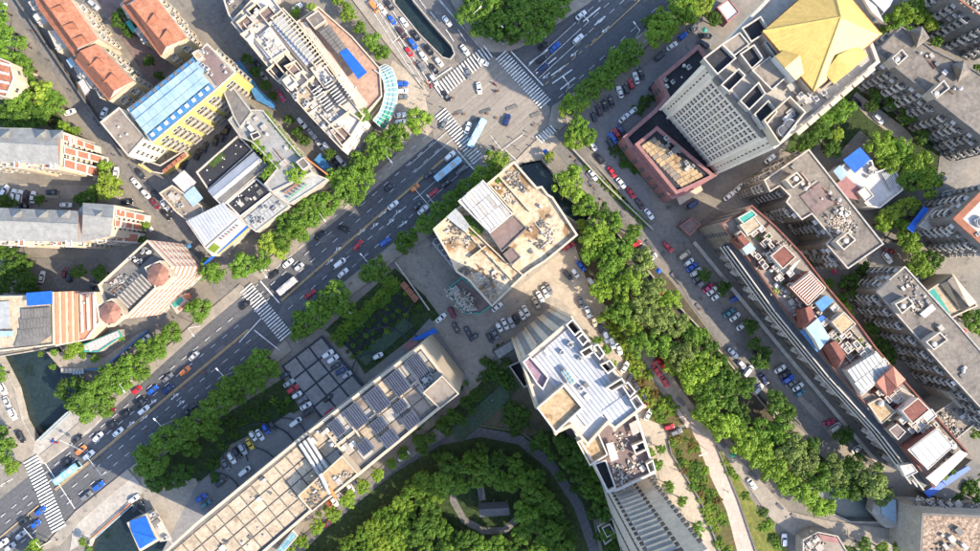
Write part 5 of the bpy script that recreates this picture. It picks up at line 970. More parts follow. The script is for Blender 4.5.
shed([(800, 310), (811, 305), (815, 317), (803, 328)], 28.5, 'maroon_sheet', pitched=[(805, 308), (809, 322)]); shed([(815, 303), (826, 295), (834, 301), (822, 312)], 28, 'blue_mid', 'concrete'); shed([(806, 328), (818, 318), (830, 338), (820, 350), (815, 340)], 28, 'blue_light', 'concrete_light'); shed([(825, 345), (836, 340), (846, 355), (838, 368)], 28, 'maroon_sheet', pitched=[(830, 343), (841, 361)])
shed([(832, 322), (844, 312), (856, 324), (843, 335)], 28.5, 'tan_roof', 'cream'); shed([(846, 370), (876, 351), (892, 370), (862, 396)], 27.5, 'grey_steel', 'concrete'); panels(sl_, px([(847, 370), (876, 352), (891, 370), (862, 395)], 27.9), 8, 2, .15, .15, 'grey_steel', 'roof_panel')
shed([(876, 382), (893, 366), (906, 380), (888, 396)], 28.5, 'maroon_sheet', 'salmon', pitched=[(884.5, 374), (897, 388)]); shed([(902, 411), (918, 398), (930, 410), (913, 424)], 29, 'maroon_sheet', 'white_paint'); shed([(914, 424), (932, 409), (937, 416), (918, 432)], 26.6, 'white_roof', 'white_paint'); shed([(868, 404), (880, 398), (896, 412), (882, 424)], 25.6, 'tan_roof', 'cream'); shed([(890, 396), (902, 388), (914, 396), (902, 408)], 25.8, 'cream_roof', 'cream'); shed([(889, 430), (897, 424), (906, 432), (898, 440)], 27.4, 'mauve_roof', 'felt_warm')
shed([(908, 450), (937, 428), (954, 446), (928, 470)], 29, 'white_roof', 'maroon_sheet'); panels(sl_, px([(909, 450), (936, 430), (952, 446), (928, 468)], 29.0), 5, 1, .1, .15, 'white_roof', 'roof_panel'); slab(sl_, [(926, 478), (960, 450), (968, 454), (936, 486)], 26.4, .4, 'white_paint', 'terrace_sheet'); shed([(900, 466), (912, 464), (918, 472), (906, 478)], 26, 'white_roof', 'white_paint')
R5 = random.Random(11)
for k in range(110):
    u = R5.random(); c = Vector((740, 236)).lerp(Vector((940, 456)), u) + Vector((.77, -.63)) * R5.uniform(-4, 22); ww, dd = R5.uniform(1.6, 4), R5.uniform(1.6, 4); ax_ = Vector((.66, .75)); ay_ = Vector((.75, -.66))
    pt = [tuple(c + ax_ * ww * i + ay_ * dd * j) for i, j in ((-1, -1), (1, -1), (1, 1), (-1, 1))]
    if not all(inside(P(*q, 25), slp_) for q in pt): continue
    shed(pt, 25 + R5.uniform(.8, 2.4), R5.choice(('felt_warm', 'concrete', 'tan_roof', 'mauve_roof', 'grey_steel', 'cream_roof', 'maroon_sheet', 'lawn', 'concrete_dark', 'white_roof')), R5.choice(('concrete', 'cream', 'maroon_sheet')))
for k in range(60):
    u = R5.random(); c = Vector((740, 236)).lerp(Vector((936, 456)), u) + Vector((.77, -.63)) * R5.uniform(-4, 22)
    if not inside(P(c.x, c.y, 25), slp_): continue
    A = P(c.x, c.y, 24.1); an_ = R(-48) + R5.choice((0, R(90))); ln = R5.uniform(4, 9); e_ = Vector((math.cos(an_), math.sin(an_), 0)) * ln / 2
    if not (inside(A + e_, slp_) and inside(A - e_, slp_)): continue
    m = MB(); m.box(A, (ln, .25, R5.uniform(.6, 1.4)), an_); m.build('roof_wall', R5.choice(('cream', 'maroon_sheet', 'concrete', 'maroon_sheet')), sl_)
slab(sl_, [(800, 331), (803, 329), (820, 350), (817, 352)], 25.6, .2, 'blue_mid', 'sheet'); slab(sl_, [(818, 318), (822, 315), (826, 318), (821, 322)], 27, .2, 'blue_sheet', 'sheet')
for b in ([(756, 255), (770, 250), (786, 272), (776, 278)], [(772, 280), (788, 288), (800, 306), (788, 308)], [(828, 325), (840, 340), (850, 335), (860, 348)], [(850, 330), (872, 346), (850, 362), (842, 350)], [(864, 400), (880, 396), (890, 408), (876, 416)], [(930, 436), (945, 440), (960, 452), (940, 470)], [(755, 232), (775, 232), (790, 250), (770, 252)], [(806, 312), (816, 310), (820, 318)]): clutter(sl_, b, 24.2, 13, ('box', 'box', 'rubble', 'ac', 'tank'), seed=int(b[0][0]), s=(.4, 1.1))
m = MB(); 
for a, b in (((694, 242), (784, 352)), ((784, 352), (868, 452)), ((868, 452), (884, 470))):
    A, B = P(*a, 3.4), P(*b, 3.4); d = B - A; m.box((A + B) / 2, (d.length, 1.3, .2), math.atan2(d.y, d.x)); 
    for t in (.1, .3, .5, .7, .9): p = A.lerp(B, t); m.box((p.x, p.y, 0), (.2, .2, 3.4))
t = thing('walkway_canopy', 'long pale walkway canopy in front of the slab apartment block', 'canopy', P(784, 352)); m.build('roof_strip', 'concrete', t)
bt, _ = bld('blue_edge_terrace', 'flat roofed extension with bright blue edging past the slab end', [(926, 494), (942, 484), (960, 470), (972, 460), (990, 470), (950, 500)], 6, wall='concrete_dark', roof='concrete_dark', par=0); slab(bt, [(924, 492), (942, 482), (946, 486), (929, 498)], 7, .4, 'blue_sheet', 'blue_edge'); slab(bt, [(942, 481), (968, 466), (971, 469), (947, 486)], 7.1, .4, 'blue_sheet', 'blue_edge')
fr, _ = bld('rubble_flat_roof', 'low flat roof strewn with rubble between slab block and grey block', [(934, 414), (958, 398), (978, 422), (956, 440)], 12, wall='concrete', roof='felt_warm', par=.5, rim='concrete'); clutter(fr, [(938, 414), (957, 402), (974, 422), (956, 434)], 11.5, 16, ('rubble', 'box', 'ac'), seed=51); hut(fr, [(948, 392), (958, 386), (972, 402), (962, 408)], 0, 14, 'concrete_light', 'cream_roof')
gt, _ = bld('gate_lodge', 'small brown flat roofed gate lodge by the side street', [(680, 226), (692, 217), (701, 224), (690, 236)], 4.5, wall='mauve_roof', roof='mauve_roof', par=.4, rim='podium_pink')
# ================================================================== VEHICLES
def ring(x0, x1, hw, z, n=28, e=4.5):
    c, a = (x0 + x1) / 2, (x1 - x0) / 2; out = []
    for k in range(n):
        t = 2 * math.pi * k / n; co, si = math.cos(t), math.sin(t)
        out.append(Vector((c + a * math.copysign(abs(co) ** (2 / e), co), hw * math.copysign(abs(si) ** (2 / e), si), z)))
    return out
def loft(m, rings, cap=True, mi=0):
    n = len(rings[0])
    for r0, r1 in zip(rings, rings[1:]):
        for k in range(n): m.poly([r0[k], r0[(k + 1) % n], r1[(k + 1) % n], r1[k]], mi)
    if cap: m.poly(rings[-1], mi); m.poly(rings[0][::-1], mi)
def wheel_mesh():
    m = MB(); n = 12
    for s in (-.11, .11): pass
    m.tube((0, -.11, 0), (0, .11, 0), .32, n=12, mi=0); m.tube((0, -.12, 0), (0, .12, 0), .17, n=8, mi=1); return m.mesh('wheel', ['rubber', 'metal_light'])
WHEEL = wheel_mesh()
CAR = {}
def make_car(kind, L, W, hood, cab, top, zt):
    a, b = L / 2, W / 2
    m = MB(); loft(m, [ring(-a * .98, a * .97, b * .94, .24), ring(-a, a, b, .5), ring(-a * .995, a * .985, b * .98, hood - .12), ring(-a * .96, a * .93, b * .90, hood), ring(-a * .9, a * .85, b * .80, hood + .05)])
    for s in (-1, 1): m.box((a * .93, s * b * .66, hood - .22), (.18, .34, .14), 0, 1); m.box((-a * .97, s * b * .68, hood - .2), (.14, .34, .15), 0, 2); m.box((cab[1] - .35, s * (b + .08), hood - .02), (.16, .2, .14), 0, 0)
    m.box((a + .0, 0, .42), (.06, W * .5, .2), 0, 3)
    body = m.mesh('car_body', ['paint_white', 'lamp_white', 'paint_maroon', 'metal_dark'])
    m = MB(); loft(m, [ring(cab[0], cab[1], b * .86, hood - .02, e=7), ring(top[0], top[1], b * .70, zt - .03, e=7)]); glass = m.mesh('car_glass', 'glass')
    m = MB(); loft(m, [ring(top[0] - .06, top[1] + .04, b * .735, zt - .06, e=6), ring(top[0] + .02, top[1] - .06, b * .69, zt, e=6)])
    for s in (-1, 1):                                                   # pillars
        for xb, xt in ((cab[0] + .12, top[0] + .05), (cab[1] - .12, top[1] - .02), ((cab[0] + cab[1]) / 2 - .1, (top[0] + top[1]) / 2 - .1)): m.tube((xb, s * b * .86, hood), (xt, s * b * .715, zt - .04), .05, n=4)
    roof = m.mesh('car_roof', 'paint_white'); CAR[kind] = (body, glass, roof, L, W)
make_car('sedan', 4.6, 1.86, .84, (-1.75, 1.05), (-1.05, .32), 1.42)
make_car('hatchback', 4.0, 1.78, .88, (-1.85, 1.0), (-1.5, .3), 1.48)
make_car('suv', 4.7, 1.95, 1.0, (-2.15, 1.0), (-1.85, .4), 1.72)
make_car('van', 4.9, 1.9, 1.05, (-2.35, 1.75), (-2.2, 1.05), 1.95)
ART = dict(ltblue='light blue', navy='navy blue', dark='dark grey', gray='grey')
def car(x, y, color, ang, kind, phrase):
    body, glass, roof, L, W = CAR[kind]; nm = {'sedan': 'sedan', 'hatchback': 'hatchback_car', 'suv': 'suv', 'van': 'van'}[kind]
    lab = f"{ART.get(color, color)} {nm.replace('_', ' ')} {phrase}"; p = P(x, y, .8); p.z = .16 if phrase.startswith('parked') else .12
    r = thing(nm, lab, 'van' if kind == 'van' else 'car', p, f"{ART.get(color, color)} {nm.replace('_', ' ')} {phrase}"); r.rotation_euler.z = R(ang)
    for n, me, mt in (('body', body, 'paint_' + color), ('windows', glass, None), ('roof', roof, 'paint_' + color)):
        o = bpy.data.objects.new(n, me); col.objects.link(o); o.parent = r
        if mt: o.material_slots[0].link = 'OBJECT'; o.material_slots[0].material = MATS[mt]
    for sx in (-1, 1):
        for sy in (-1, 1):
            o = bpy.data.objects.new('wheel', WHEEL); col.objects.link(o); o.parent = r; o.location = (sx * L * .30, sy * (W / 2 - .1), .32)
KINDS = ('sedan', 'sedan', 'sedan', 'suv', 'hatchback')
def cars(phrase, ang, lst):
    for i, c in enumerate(lst):
        x, y, color = c[:3]; a = c[3] if len(c) > 3 else ang; k = c[4] if len(c) > 4 else KINDS[(int(x * 7 + y * 3)) % 5]
        car(x, y, color, a + rnd.uniform(-2.5, 2.5), k, phrase)
cars('queuing beside the open canal slot', -52, [(389.5, 5, 'dark'), (382, 9, 'white'), (392, 20, 'blue'), (404, 22, 'white'), (402, 33, 'brown'), (415.5, 35.5, 'black'), (413, 44, 'blue'), (409, 52, 'red'), (423, 56, 'white'), (429, 50, 'black'), (439, 62, 'white'), (421, 66, 'gray'), (434, 69, 'black'), (434, 80, 'silver'), (374, 7, 'orange', -52, 'van')])
cars('leaving the junction northward along the canal', -52, [(465, 50, 'white'), (447, 21, 'white')])
cars('crossing the open junction', 0, [(446, 96, 'black', -50), (468, 73, 'gray', -70), (483, 62, 'white', -25), (479, 88, 'white', -80), (444, 124, 'gray', 62), (468, 128, 'white', 72), (507, 120, 'navy', 70, 'suv')])
cars('waiting on the shaded upper avenue', 41, [(581, 15, 'white'), (578, 39, 'white'), (555, 47, 'blue'), (543, 46, 'black'), (541, 59, 'black'), (543, 68, 'navy')])
cars('driving on the shaded avenue below the junction', 40, [(450, 156, 'white'), (461, 170, 'gray'), (429, 174, 'dark'), (446, 183, 'dark'), (415, 188, 'orange'), (433, 193, 'red'), (418, 205, 'dark'), (423, 210, 'white'), (393, 205, 'white'), (389, 187, 'dark'), (344, 229, 'black', -25), (320, 235, 'black'), (358, 245, 'red', 48), (385, 242, 'blue'), (340, 263, 'white', 40, 'van'), (343, 273, 'white'), (288, 263, 'white'), (299, 267, 'silver'), (274, 274, 'black'), (310, 294, 'red')])
cars('driving on the avenue between the zebra crossings', 41, [(245, 305, 'black'), (194, 356, 'silver'), (185, 371, 'orange'), (168, 378, 'gray'), (137, 390, 'red'), (153, 390, 'blue'), (168, 389, 'navy'), (141, 402, 'black'), (144, 410, 'white'), (126, 414, 'black'), (110, 412, 'maroon'), (112, 425, 'black'), (118, 432, 'white'), (98, 437, 'white'), (77, 439, 'black'), (192, 407, 'dark'), (186, 413, 'dark'), (81, 450, 'orange'), (89, 455, 'white'), (67, 462, 'black'), (87, 496, 'gray', 38, 'suv'), (99, 486, 'blue', 38, 'suv')])
cars('waiting at the western zebra crossing', 38, [(41, 511, 'blue'), (25, 521, 'black'), (36, 524, 'blue'), (21, 535, 'silver'), (3, 543, 'white'), (10, 547, 'silver')])
cars('parked beside the bridge over the river', 35, [(134, 499, 'white'), (138, 507, 'dark', 40, 'suv')])
cars('parked along the riverside lane', -65, [(3, 389, 'white'), (7, 402, 'silver'), (13, 414, 'white'), (21, 437, 'dark')])
cars('parked along the lawn side of the tiled plaza', 32, [(328, 354, 'white'), (333, 359, 'white'), (336, 366, 'dark'), (341, 371, 'navy'), (347, 375, 'silver')])
cars('parked along the tree side of the tiled plaza', 32, [(285, 375, 'dark'), (289, 383, 'silver'), (293, 389, 'red'), (297, 395, 'white'), (302, 400, 'gray'), (306, 406, 'white'), (308, 412, 'dark')])
cars('stopped on the drive by the solar building', 35, [(328, 398, 'black'), (330, 412, 'red'), (296, 422, 'white', 35, 'van'), (378, 356, 'white', 30), (245, 471, 'white', 40, 'van'), (441, 318, 'white', 40)])
cars('parked under trees along the swirl paved drive', -58, [(253, 436, 'white'), (260, 435, 'white'), (266, 429, 'blue'), (273, 426, 'dark'), (232, 458, 'white'), (243, 449, 'silver'), (250, 444, 'yellow'), (237, 453, 'dark'), (226, 465, 'gray'), (221, 482, 'dark', 40), (201, 498, 'blue', 30), (206, 504, 'teal', 30)])
cars('parked in the alley behind the solar building', 40, [(350, 487, 'white', -55), (346, 493, 'dark', -55), (339, 496, 'white', -55), (334, 501, 'white', -55), (329, 504, 'orange', -55), (355, 483, 'gray', -55), (327, 524, 'maroon'), (404, 456, 'white', 40, 'van')])
cars('parked in the row below the corner building', -63, [(499, 327, 'white'), (505, 324, 'white'), (511, 322, 'silver'), (516, 319, 'dark'), (522, 315, 'white'), (526, 311, 'white'), (536, 303, 'beige'), (540, 297, 'white'), (545, 292, 'silver'), (549, 289, 'gray'), (497, 307, 'white', 40)])
cars('parked in the shaded courtyard by the shed', -60, [(468, 332, 'dark'), (474, 337, 'dark', 35), (490, 338, 'dark'), (495, 334, 'gray'), (456, 328, 'brown'), (452, 313, 'maroon')])
cars('parked beside the corner building gate', -50, [(568, 275, 'dark'), (575, 273, 'white'), (581, 266, 'blue'), (569, 246, 'red', 30), (592, 283, 'white')])
cars('parked along the east side of the white tower', -70, [(581, 303, 'gray'), (588, 312, 'white'), (594, 321, 'beige'), (601, 329, 'dark'), (606, 337, 'white'), (612, 343, 'white'), (619, 349, 'white'), (625, 367, 'white', 62), (630, 377, 'dark', 62), (636, 385, 'dark', -65), (644, 397, 'dark', -60), (645, 405, 'red', 40), (648, 415, 'white', 60)])
cars('parked at the head of the sunny footpath', -60, [(657, 371, 'red'), (663, 367, 'red'), (665, 382, 'red'), (659, 361, 'red', 30), (669, 427, 'red', 15), (676, 432, 'gray', 20)])
cars('parked along the hedge of the side street', -52, [(593, 175, 'white'), (600, 159, 'black'), (612, 172, 'red'), (621, 183, 'white'), (631, 193, 'red'), (640, 204, 'brown'), (649, 214, 'white'), (593, 146, 'white')])
cars('parked outside the pink podium', 40, [(610, 143, 'dark', 120), (613, 138, 'blue', 125), (617, 134, 'red', 125), (621, 130, 'navy', 125), (624, 118, 'white'), (633, 111, 'white'), (653, 86, 'dark', 50)])
cars('parked behind the pink podium', 38, [(693, 204, 'navy', 32, 'van'), (729, 196, 'white'), (739, 188, 'white'), (770, 159, 'white')])
cars('parked under the trees of the north car park', 108, [(605, 105, 'black'), (611, 101, 'dark'), (620, 92, 'white'), (626, 89, 'dark'), (631, 84, 'red'), (636, 78, 'white'), (641, 73, 'dark'), (594, 117, 'dark'), (599, 110, 'brown')])
cars('parked at the top of the north car park', 36, [(660, 56, 'dark', 42), (672, 46, 'white'), (683, 36, 'blue'), (693, 28, 'gray'), (706, 36, 'black', 0), (704, 44, 'dark', -30)])
cars('parked on the canal side of the side street', 40, [(636, 244, 'red', 30), (640, 250, 'dark'), (646, 254, 'white', 50), (651, 258, 'white', 35, 'van'), (668, 247, 'red', -45)])
cars('parked in the row below the slab block end', 35, [(684, 255, 'beige', 35, 'van'), (689, 262, 'white'), (692, 267, 'blue'), (696, 272, 'white'), (698, 278, 'gray'), (702, 283, 'gray'), (708, 288, 'pink'), (712, 291, 'white'), (717, 296, 'white'), (729, 313, 'teal'), (735, 317, 'white'), (742, 326, 'white'), (736, 298, 'blue')])
cars('parked by the trees opposite the slab block', 42, [(733, 353, 'white', -45), (742, 365, 'white', -45), (748, 371, 'white', 50, 'van'), (754, 384, 'gray'), (764, 379, 'navy', -55), (758, 389, 'white', 45), (758, 355, 'dark', -50), (777, 411, 'white')])
cars('parked in the middle row below the slab block', 33, [(780, 369, 'white'), (785, 374, 'dark'), (788, 379, 'blue'), (791, 383.5, 'gray'), (798, 387, 'white'), (800, 393, 'teal'), (793.5, 412, 'dark', -60), (829, 422.5, 'pink', 20), (835, 427, 'white', 35, 'van'), (857, 449, 'white', 35)])
cars('on the dusty footpath by the canal trees', -50, [(752, 484, 'white'), (784, 540, 'white', 85)])
cars('parked between the grey apartment blocks', -45, [(878, 119, 'white'), (951, 149, 'blue', 40), (942, 180, 'dark', 30), (887, 258, 'white', -52), (889, 251, 'maroon', -10), (973, 345, 'teal', -50), (961, 333, 'red', 20), (833, 103, 'blue', 40), (856, 102, 'dark', -40)])
cars('parked along the narrow west street', -50, [(4, 9, 'white', 75), (70, 112, 'white', 20), (104, 113, 'white', 65), (116, 173, 'white', 85), (136, 183, 'white'), (146, 194, 'white'), (140, 174, 'dark'), (155, 204, 'maroon'), (156, 195, 'dark'), (165, 205, 'white'), (166, 215, 'black'), (127, 202, 'black', 10), (157, 169, 'white', 10)])
cars('parked in the yard between slate roofed blocks', 82, [(66, 205, 'white', 0), (52, 192, 'black', 0), (33, 197, 'white'), (26, 196, 'brown'), (20, 196, 'white'), (14, 195, 'white'), (5, 191, 'white', 60), (24, 206, 'black', 5)])
cars('parked in the shade below the yellow building', 68, [(184, 164, 'black'), (198, 154, 'black'), (205, 147, 'dark'), (216, 140, 'black'), (222, 136, 'dark'), (227, 130, 'black')])
cars('parked along the alley by the shopping complex', -52, [(302, 123, 'white'), (312, 134, 'silver'), (320, 145, 'silver'), (328, 148, 'white', -52, 'van'), (341, 161, 'white', -52, 'van'), (337, 164, 'black'), (281, 96, 'pink'), (297, 8, 'white', 40), (263, 75, 'silver'), (257, 64, 'dark')])
cars('parked in the yard behind the hotel', 0, [(26, 263, 'navy', 0), (65, 273, 'maroon', 80), (70, 276, 'dark', 80), (42, 277, 'white', 80), (94, 284, 'dark', 60), (145, 339, 'white', 40), (94, 5, 'silver', -45)])
cars('parked on the forecourt under the glass canopy', 3, [(402, 84, 'blue', 3, 'suv'), (403, 91, 'white'), (402, 97, 'gray'), (400, 115, 'white'), (401, 122, 'white')])
# buses and the white coach
def bus(x, y, ang, L, side, roofc, label):
    p = P(x, y, 2.5); p.z = .1; r = thing('bus', label, 'bus', p); r.rotation_euler.z = R(ang); r0 = Vector(p)
    def add(m, n, mats):
        o = bpy.data.objects.new(n, m.mesh(n, mats)); col.objects.link(o); o.parent = r; return o
    m = MB(); loft(m, [ring(-L / 2, L / 2, 1.25, .35, e=12), ring(-L / 2, L / 2, 1.27, 1.3, e=12), ring(-L / 2 + .02, L / 2 - .05, 1.26, 2.9, e=12)]); add(m, 'body', side)
    m = MB(); loft(m, [ring(-L / 2 + .0, L / 2 - .02, 1.25, 2.86, e=12), ring(-L / 2 + .12, L / 2 - .2, 1.12, 3.1, e=12)]); add(m, 'roof', roofc)
    for s in (-1, 1):
        n = int(L / 1.5)
        for k in range(n): m = MB(); m.box((-L / 2 + .7 + k * (L - 1.2) / n + .4, s * 1.27, 1.4), (1.15, .06, 1.1)); add(m, 'window', 'glass')
        for sx in (-.28, .32): o = bpy.data.objects.new('wheel', WHEEL); col.objects.link(o); o.parent = r; o.location = (sx * L, s * 1.12, .46); o.scale = (1.45, 1.6, 1.45)
    m = MB(); m.box((L / 2 - .02, 0, 1.2), (.1, 2.2, 1.5)); add(m, 'windscreen', 'glass'); m = MB(); m.box((-L / 2 + .0, 0, 1.6), (.1, 2.0, 1.0)); add(m, 'rear_window', 'glass')
    for q in (-.25, .2): m = MB(); m.box((q * L, 0, 3.08), (1.9, 1.5, .22)); add(m, 'roof_unit', 'metal_light')
    for q in (-.4, 0, .38): m = MB(); m.box((q * L, 0, 3.08), (.7, .7, .12)); add(m, 'roof_hatch', 'white_paint')
bus(477, 133, 62, 11.5, 'paint_ltblue', 'paint_ltblue', 'pale city bus crossing the sunny junction')
bus(448, 169, 40, 12, 'paint_ltblue', 'paint_ltblue', 'light blue city bus waiting on the shaded avenue')
bus(66, 474, 38, 10.5, 'paint_ltblue', 'glass_blue', 'pale blue bus beside the western zebra crossing')
bus(287, 286, 40, 8.4, 'paint_white', 'white_roof', 'white coach stopped at the middle zebra crossing')

# ================================================================== TREES
def crown_mesh(seed, dens=1.0, flat=.72):
    r = random.Random(seed); V, Fc = [], []; clumps = []
    for k in range(int(46 * dens)):
        t = r.uniform(0, 2 * math.pi); u = r.random() ** .55; rr = u * .80 * (1 + .18 * math.sin(3 * t + seed) + r.uniform(-.08, .08)); z = flat * math.sqrt(max(0, 1 - u * u * .8)) * r.uniform(.45, 1.0)
        clumps.append((Vector((rr * math.cos(t), rr * math.sin(t), z - .12)), r.uniform(.12, .24)))
    for c, cr in clumps:
        for _ in range(int(95 * (cr / .2) ** 2)):
            d = Vector((r.gauss(0, 1), r.gauss(0, 1), r.gauss(.35, .8))).normalized(); p = c + Vector((d.x, d.y, d.z * .9)) * cr * r.uniform(.75, 1.18)
            n = (d * 1.0 + Vector((r.gauss(0, .45), r.gauss(0, .45), r.gauss(.2, .45)))).normalized(); a = n.orthogonal().normalized(); a = (Matrix.Rotation(r.random() * 6.28, 3, n) @ a); b = n.cross(a); s = r.uniform(.028, .062)
            i = len(V); V += [p - a * s - b * s * .6, p + a * s - b * s * .6, p + a * s * .8 + b * s * .7, p - a * s * .8 + b * s * .7]; Fc.append((i, i + 1, i + 2, i + 3))
    me = bpy.data.meshes.new('crown'); me.from_pydata([tuple(v) for v in V], [], Fc); me.materials.append(MATS['leaf_mid']); me.update(); return me
CROWNS = [crown_mesh(s) for s in range(7)]
LOOSE = [crown_mesh(20 + s, .55, .8) for s in range(4)]
BUSH = [crown_mesh(40 + s, .5, .55) for s in range(4)]
def trunk_mesh(seed):
    r = random.Random(seed); m = MB(); m.tube((0, 0, -.02), (0, 0, .45), .045, .032, 8)
    for k in range(6):
        t = k * 1.05 + r.random(); e = Vector((math.cos(t) * .5, math.sin(t) * .5, .75 + r.random() * .2)); m.tube((0, 0, .36 + .02 * k), e, .022, .007, 5)
    m.tube((0, 0, .44), (.03, .02, .95), .03, .006, 6); return m.mesh('trunk', 'bark', smooth=True)
TRUNKS = [trunk_mesh(s) for s in range(3)]
TONE = dict(mid='green', bright='bright green', yellow='yellow green', dark='dark green', grey='grey green', autumn='rusty')
def tree(x, y, d, tone, phrase, kind='tree', loose=False, group=None):
    D = d / 2.72 * .99; hgt = min(14, max(2.5, D * .9 + 1.5)); p = P(x, y, hgt * .6); p.z = 0; i = int(x * 13 + y * 7)
    name = ('shrub' if kind == 'shrub' else 'street_tree' if 'avenue' in phrase or 'street' in phrase or 'road' in phrase else 'small_tree' if d < 18 else 'park_tree' if 'park' in phrase else 'broadleaf_tree'); size = 'big ' if d >= 31 else ('small ' if d < 19 and kind == 'tree' else '')
    lab = f"{size}{TONE[tone]} {'tree' if kind == 'tree' else 'shrub'} {phrase}"
    r = thing(name, lab, 'tree' if kind == 'tree' else 'shrub', p, lab); rz = (i * 2.399) % 6.28
    if kind == 'tree':
        inst('trunk', TRUNKS[i % 3], r, TRS(p, rz, (hgt, hgt, hgt * .92)))
        zs = D * .5; base = max(1.2, hgt - zs * .74); me = (LOOSE[i % 4] if loose else CROWNS[i % 7])
        inst('crown', me, r, TRS(p + Vector((0, 0, base)), rz, (D * .53, D * .53 * rnd.uniform(.88, 1.08), zs * 1.05)), ['leaf_' + tone])
    else:
        inst('foliage', BUSH[i % 4], r, TRS(p + Vector((0, 0, .35)), rz, (D * .56, D * .56, max(.9, D * .45))), ['leaf_' + tone]); inst('stem', TRUNKS[i % 3], r, TRS(p, rz, (D * .5, D * .5, max(.8, D * .35))))
def trees(phrase, lst, **k):
    for t in lst: tree(t[0], t[1], t[2], t[3] if len(t) > 3 else 'mid', phrase, **k)
b_, y_, d_, g_ = 'bright', 'yellow', 'dark', 'grey'
trees('lining the avenue below the glass canopy', [(417, 122, 28, b_), (397, 138, 30), (379, 150, 30), (361, 166, 30), (344, 182, 32), (352, 196, 26), (366, 178, 24)])
trees('lining the avenue before the shop signs', [(326, 203, 28), (308, 214, 30), (292, 226, 30), (284, 240, 24), (300, 232, 22), (271, 243, 22, y_), (282, 250, 18, y_), (262, 262, 24), (243, 266, 28)])
trees('between the hotel and the avenue', [(212, 272, 26), (200, 308, 25), (172, 332, 22), (160, 345, 24), (148, 353, 26), (131, 365, 26), (113, 376, 28), (96, 389, 30), (80, 402, 24), (106, 402, 26), (90, 412, 22), (122, 384, 24), (142, 374, 20)])
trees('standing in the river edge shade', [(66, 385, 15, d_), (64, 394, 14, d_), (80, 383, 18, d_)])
trees('between the junction and the corner building', [(496, 163, 26, b_), (480, 177, 22, b_), (466, 188, 24), (455, 200, 22), (441, 212, 24), (427, 224, 24), (410, 238, 22), (403, 246, 18)])
trees('along the south pavement beside the garden', [(377, 271, 32), (336, 297, 33), (320, 311, 30), (305, 322, 28), (346, 309, 22), (300, 332, 20)])
trees('between the avenue and the tiled plaza', [(264, 360, 28), (246, 374, 28), (232, 388, 30), (257, 383, 26), (273, 369, 20), (215, 404, 30), (238, 396, 20)])
trees('in the western avenue grove', [(200, 424, 32), (185, 432, 32), (165, 440, 32), (148, 455, 28), (158, 464, 28), (146, 468, 20), (184, 472, 24, d_), (170, 480, 22, d_), (213, 428, 24), (194, 448, 22), (158, 482, 20, d_)])
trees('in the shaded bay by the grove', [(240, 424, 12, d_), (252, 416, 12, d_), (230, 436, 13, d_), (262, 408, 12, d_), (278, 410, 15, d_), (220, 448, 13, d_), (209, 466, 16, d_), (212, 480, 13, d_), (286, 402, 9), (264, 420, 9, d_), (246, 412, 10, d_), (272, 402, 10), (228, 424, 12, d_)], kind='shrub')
trees('along the bottom edge lane', [(862, 546, 18), (880, 549, 16, b_), (896, 547, 12), (912, 549, 11, d_), (848, 550, 12), (930, 551, 10)])
trees('behind the blue edged terrace', [(954, 496, 16, d_), (968, 486, 20, d_), (978, 500, 18, d_), (976, 474, 14, d_)])
trees('in the wooded junction corner', [(470, 14, 28), (488, 6, 30), (500, 24, 30), (520, 18, 34), (540, 10, 34), (556, 8, 28), (532, 34, 26), (511, 36, 22, d_), (482, 30, 22, d_), (562, -4, 24), (505, 4, 26, d_), (522, -4, 28), (546, 26, 20), (470, -6, 24, d_), (496, 34, 16, d_)])
trees('beside the north car park avenue', [(667, 26, 28, b_), (655, 36, 28, b_), (684, 14, 30, b_), (700, 5, 26, y_), (660, 20, 22, b_), (676, 6, 24, b_), (650, 24, 18), (692, -4, 24, y_), (714, 20, 15, d_), (706, 12, 14, d_)])
trees('screening cars from the upper avenue', [(632, 52, 26), (616, 64, 28), (601, 79, 28), (588, 92, 28), (575, 106, 24, b_), (564, 110, 16, y_), (579, 128, 24), (572, 140, 22, b_), (586, 138, 20), (624, 64, 20), (608, 72, 20)])
tree(549, 157, 12, y_, 'beside the small canal basin'); 
trees('along the side street canal', [(568, 184, 34, b_), (585, 204, 26), (583, 226, 14, y_), (596, 234, 32, b_), (612, 222, 24), (620, 250, 32), (640, 262, 30, g_), (608, 268, 30), (602, 290, 26, b_), (626, 284, 34, b_), (650, 290, 30, g_), (668, 301, 26, b_), (642, 310, 30, g_), (620, 311, 28), (657, 320, 30, g_), (676, 324, 28, g_), (692, 335, 28), (704, 346, 26, d_), (660, 345, 30), (640, 344, 28), (632, 328, 24, b_), (604, 246, 24), (632, 232, 20), (590, 252, 24), (598, 212, 22, d_)])
trees('above the sunny footpath', [(682, 355, 32, g_), (700, 366, 34, b_), (716, 380, 30, d_), (690, 376, 32, b_), (706, 400, 34), (726, 395, 30, d_), (737, 412, 26, d_), (720, 424, 34, b_), (740, 441, 32, b_), (756, 452, 30, b_), (744, 386, 22, d_), (760, 430, 28), (672, 366, 22, b_), (718, 362, 24, d_), (730, 376, 22, d_), (706, 415, 26, b_), (732, 424, 26)])
trees('in the lower canal grove', [(780, 430, 30), (776, 402, 24, d_), (790, 450, 34, g_), (770, 466, 30, b_), (800, 462, 32, g_), (816, 476, 32), (800, 490, 28, b_), (832, 470, 30, g_), (850, 466, 30, d_), (870, 480, 34, g_), (880, 492, 24, g_), (786, 480, 26, b_), (814, 504, 24, b_), (842, 436, 20, d_), (786, 414, 20, d_), (764, 446, 24), (836, 488, 24), (852, 488, 24, d_), (808, 446, 24, d_), (826, 506, 18, b_)])
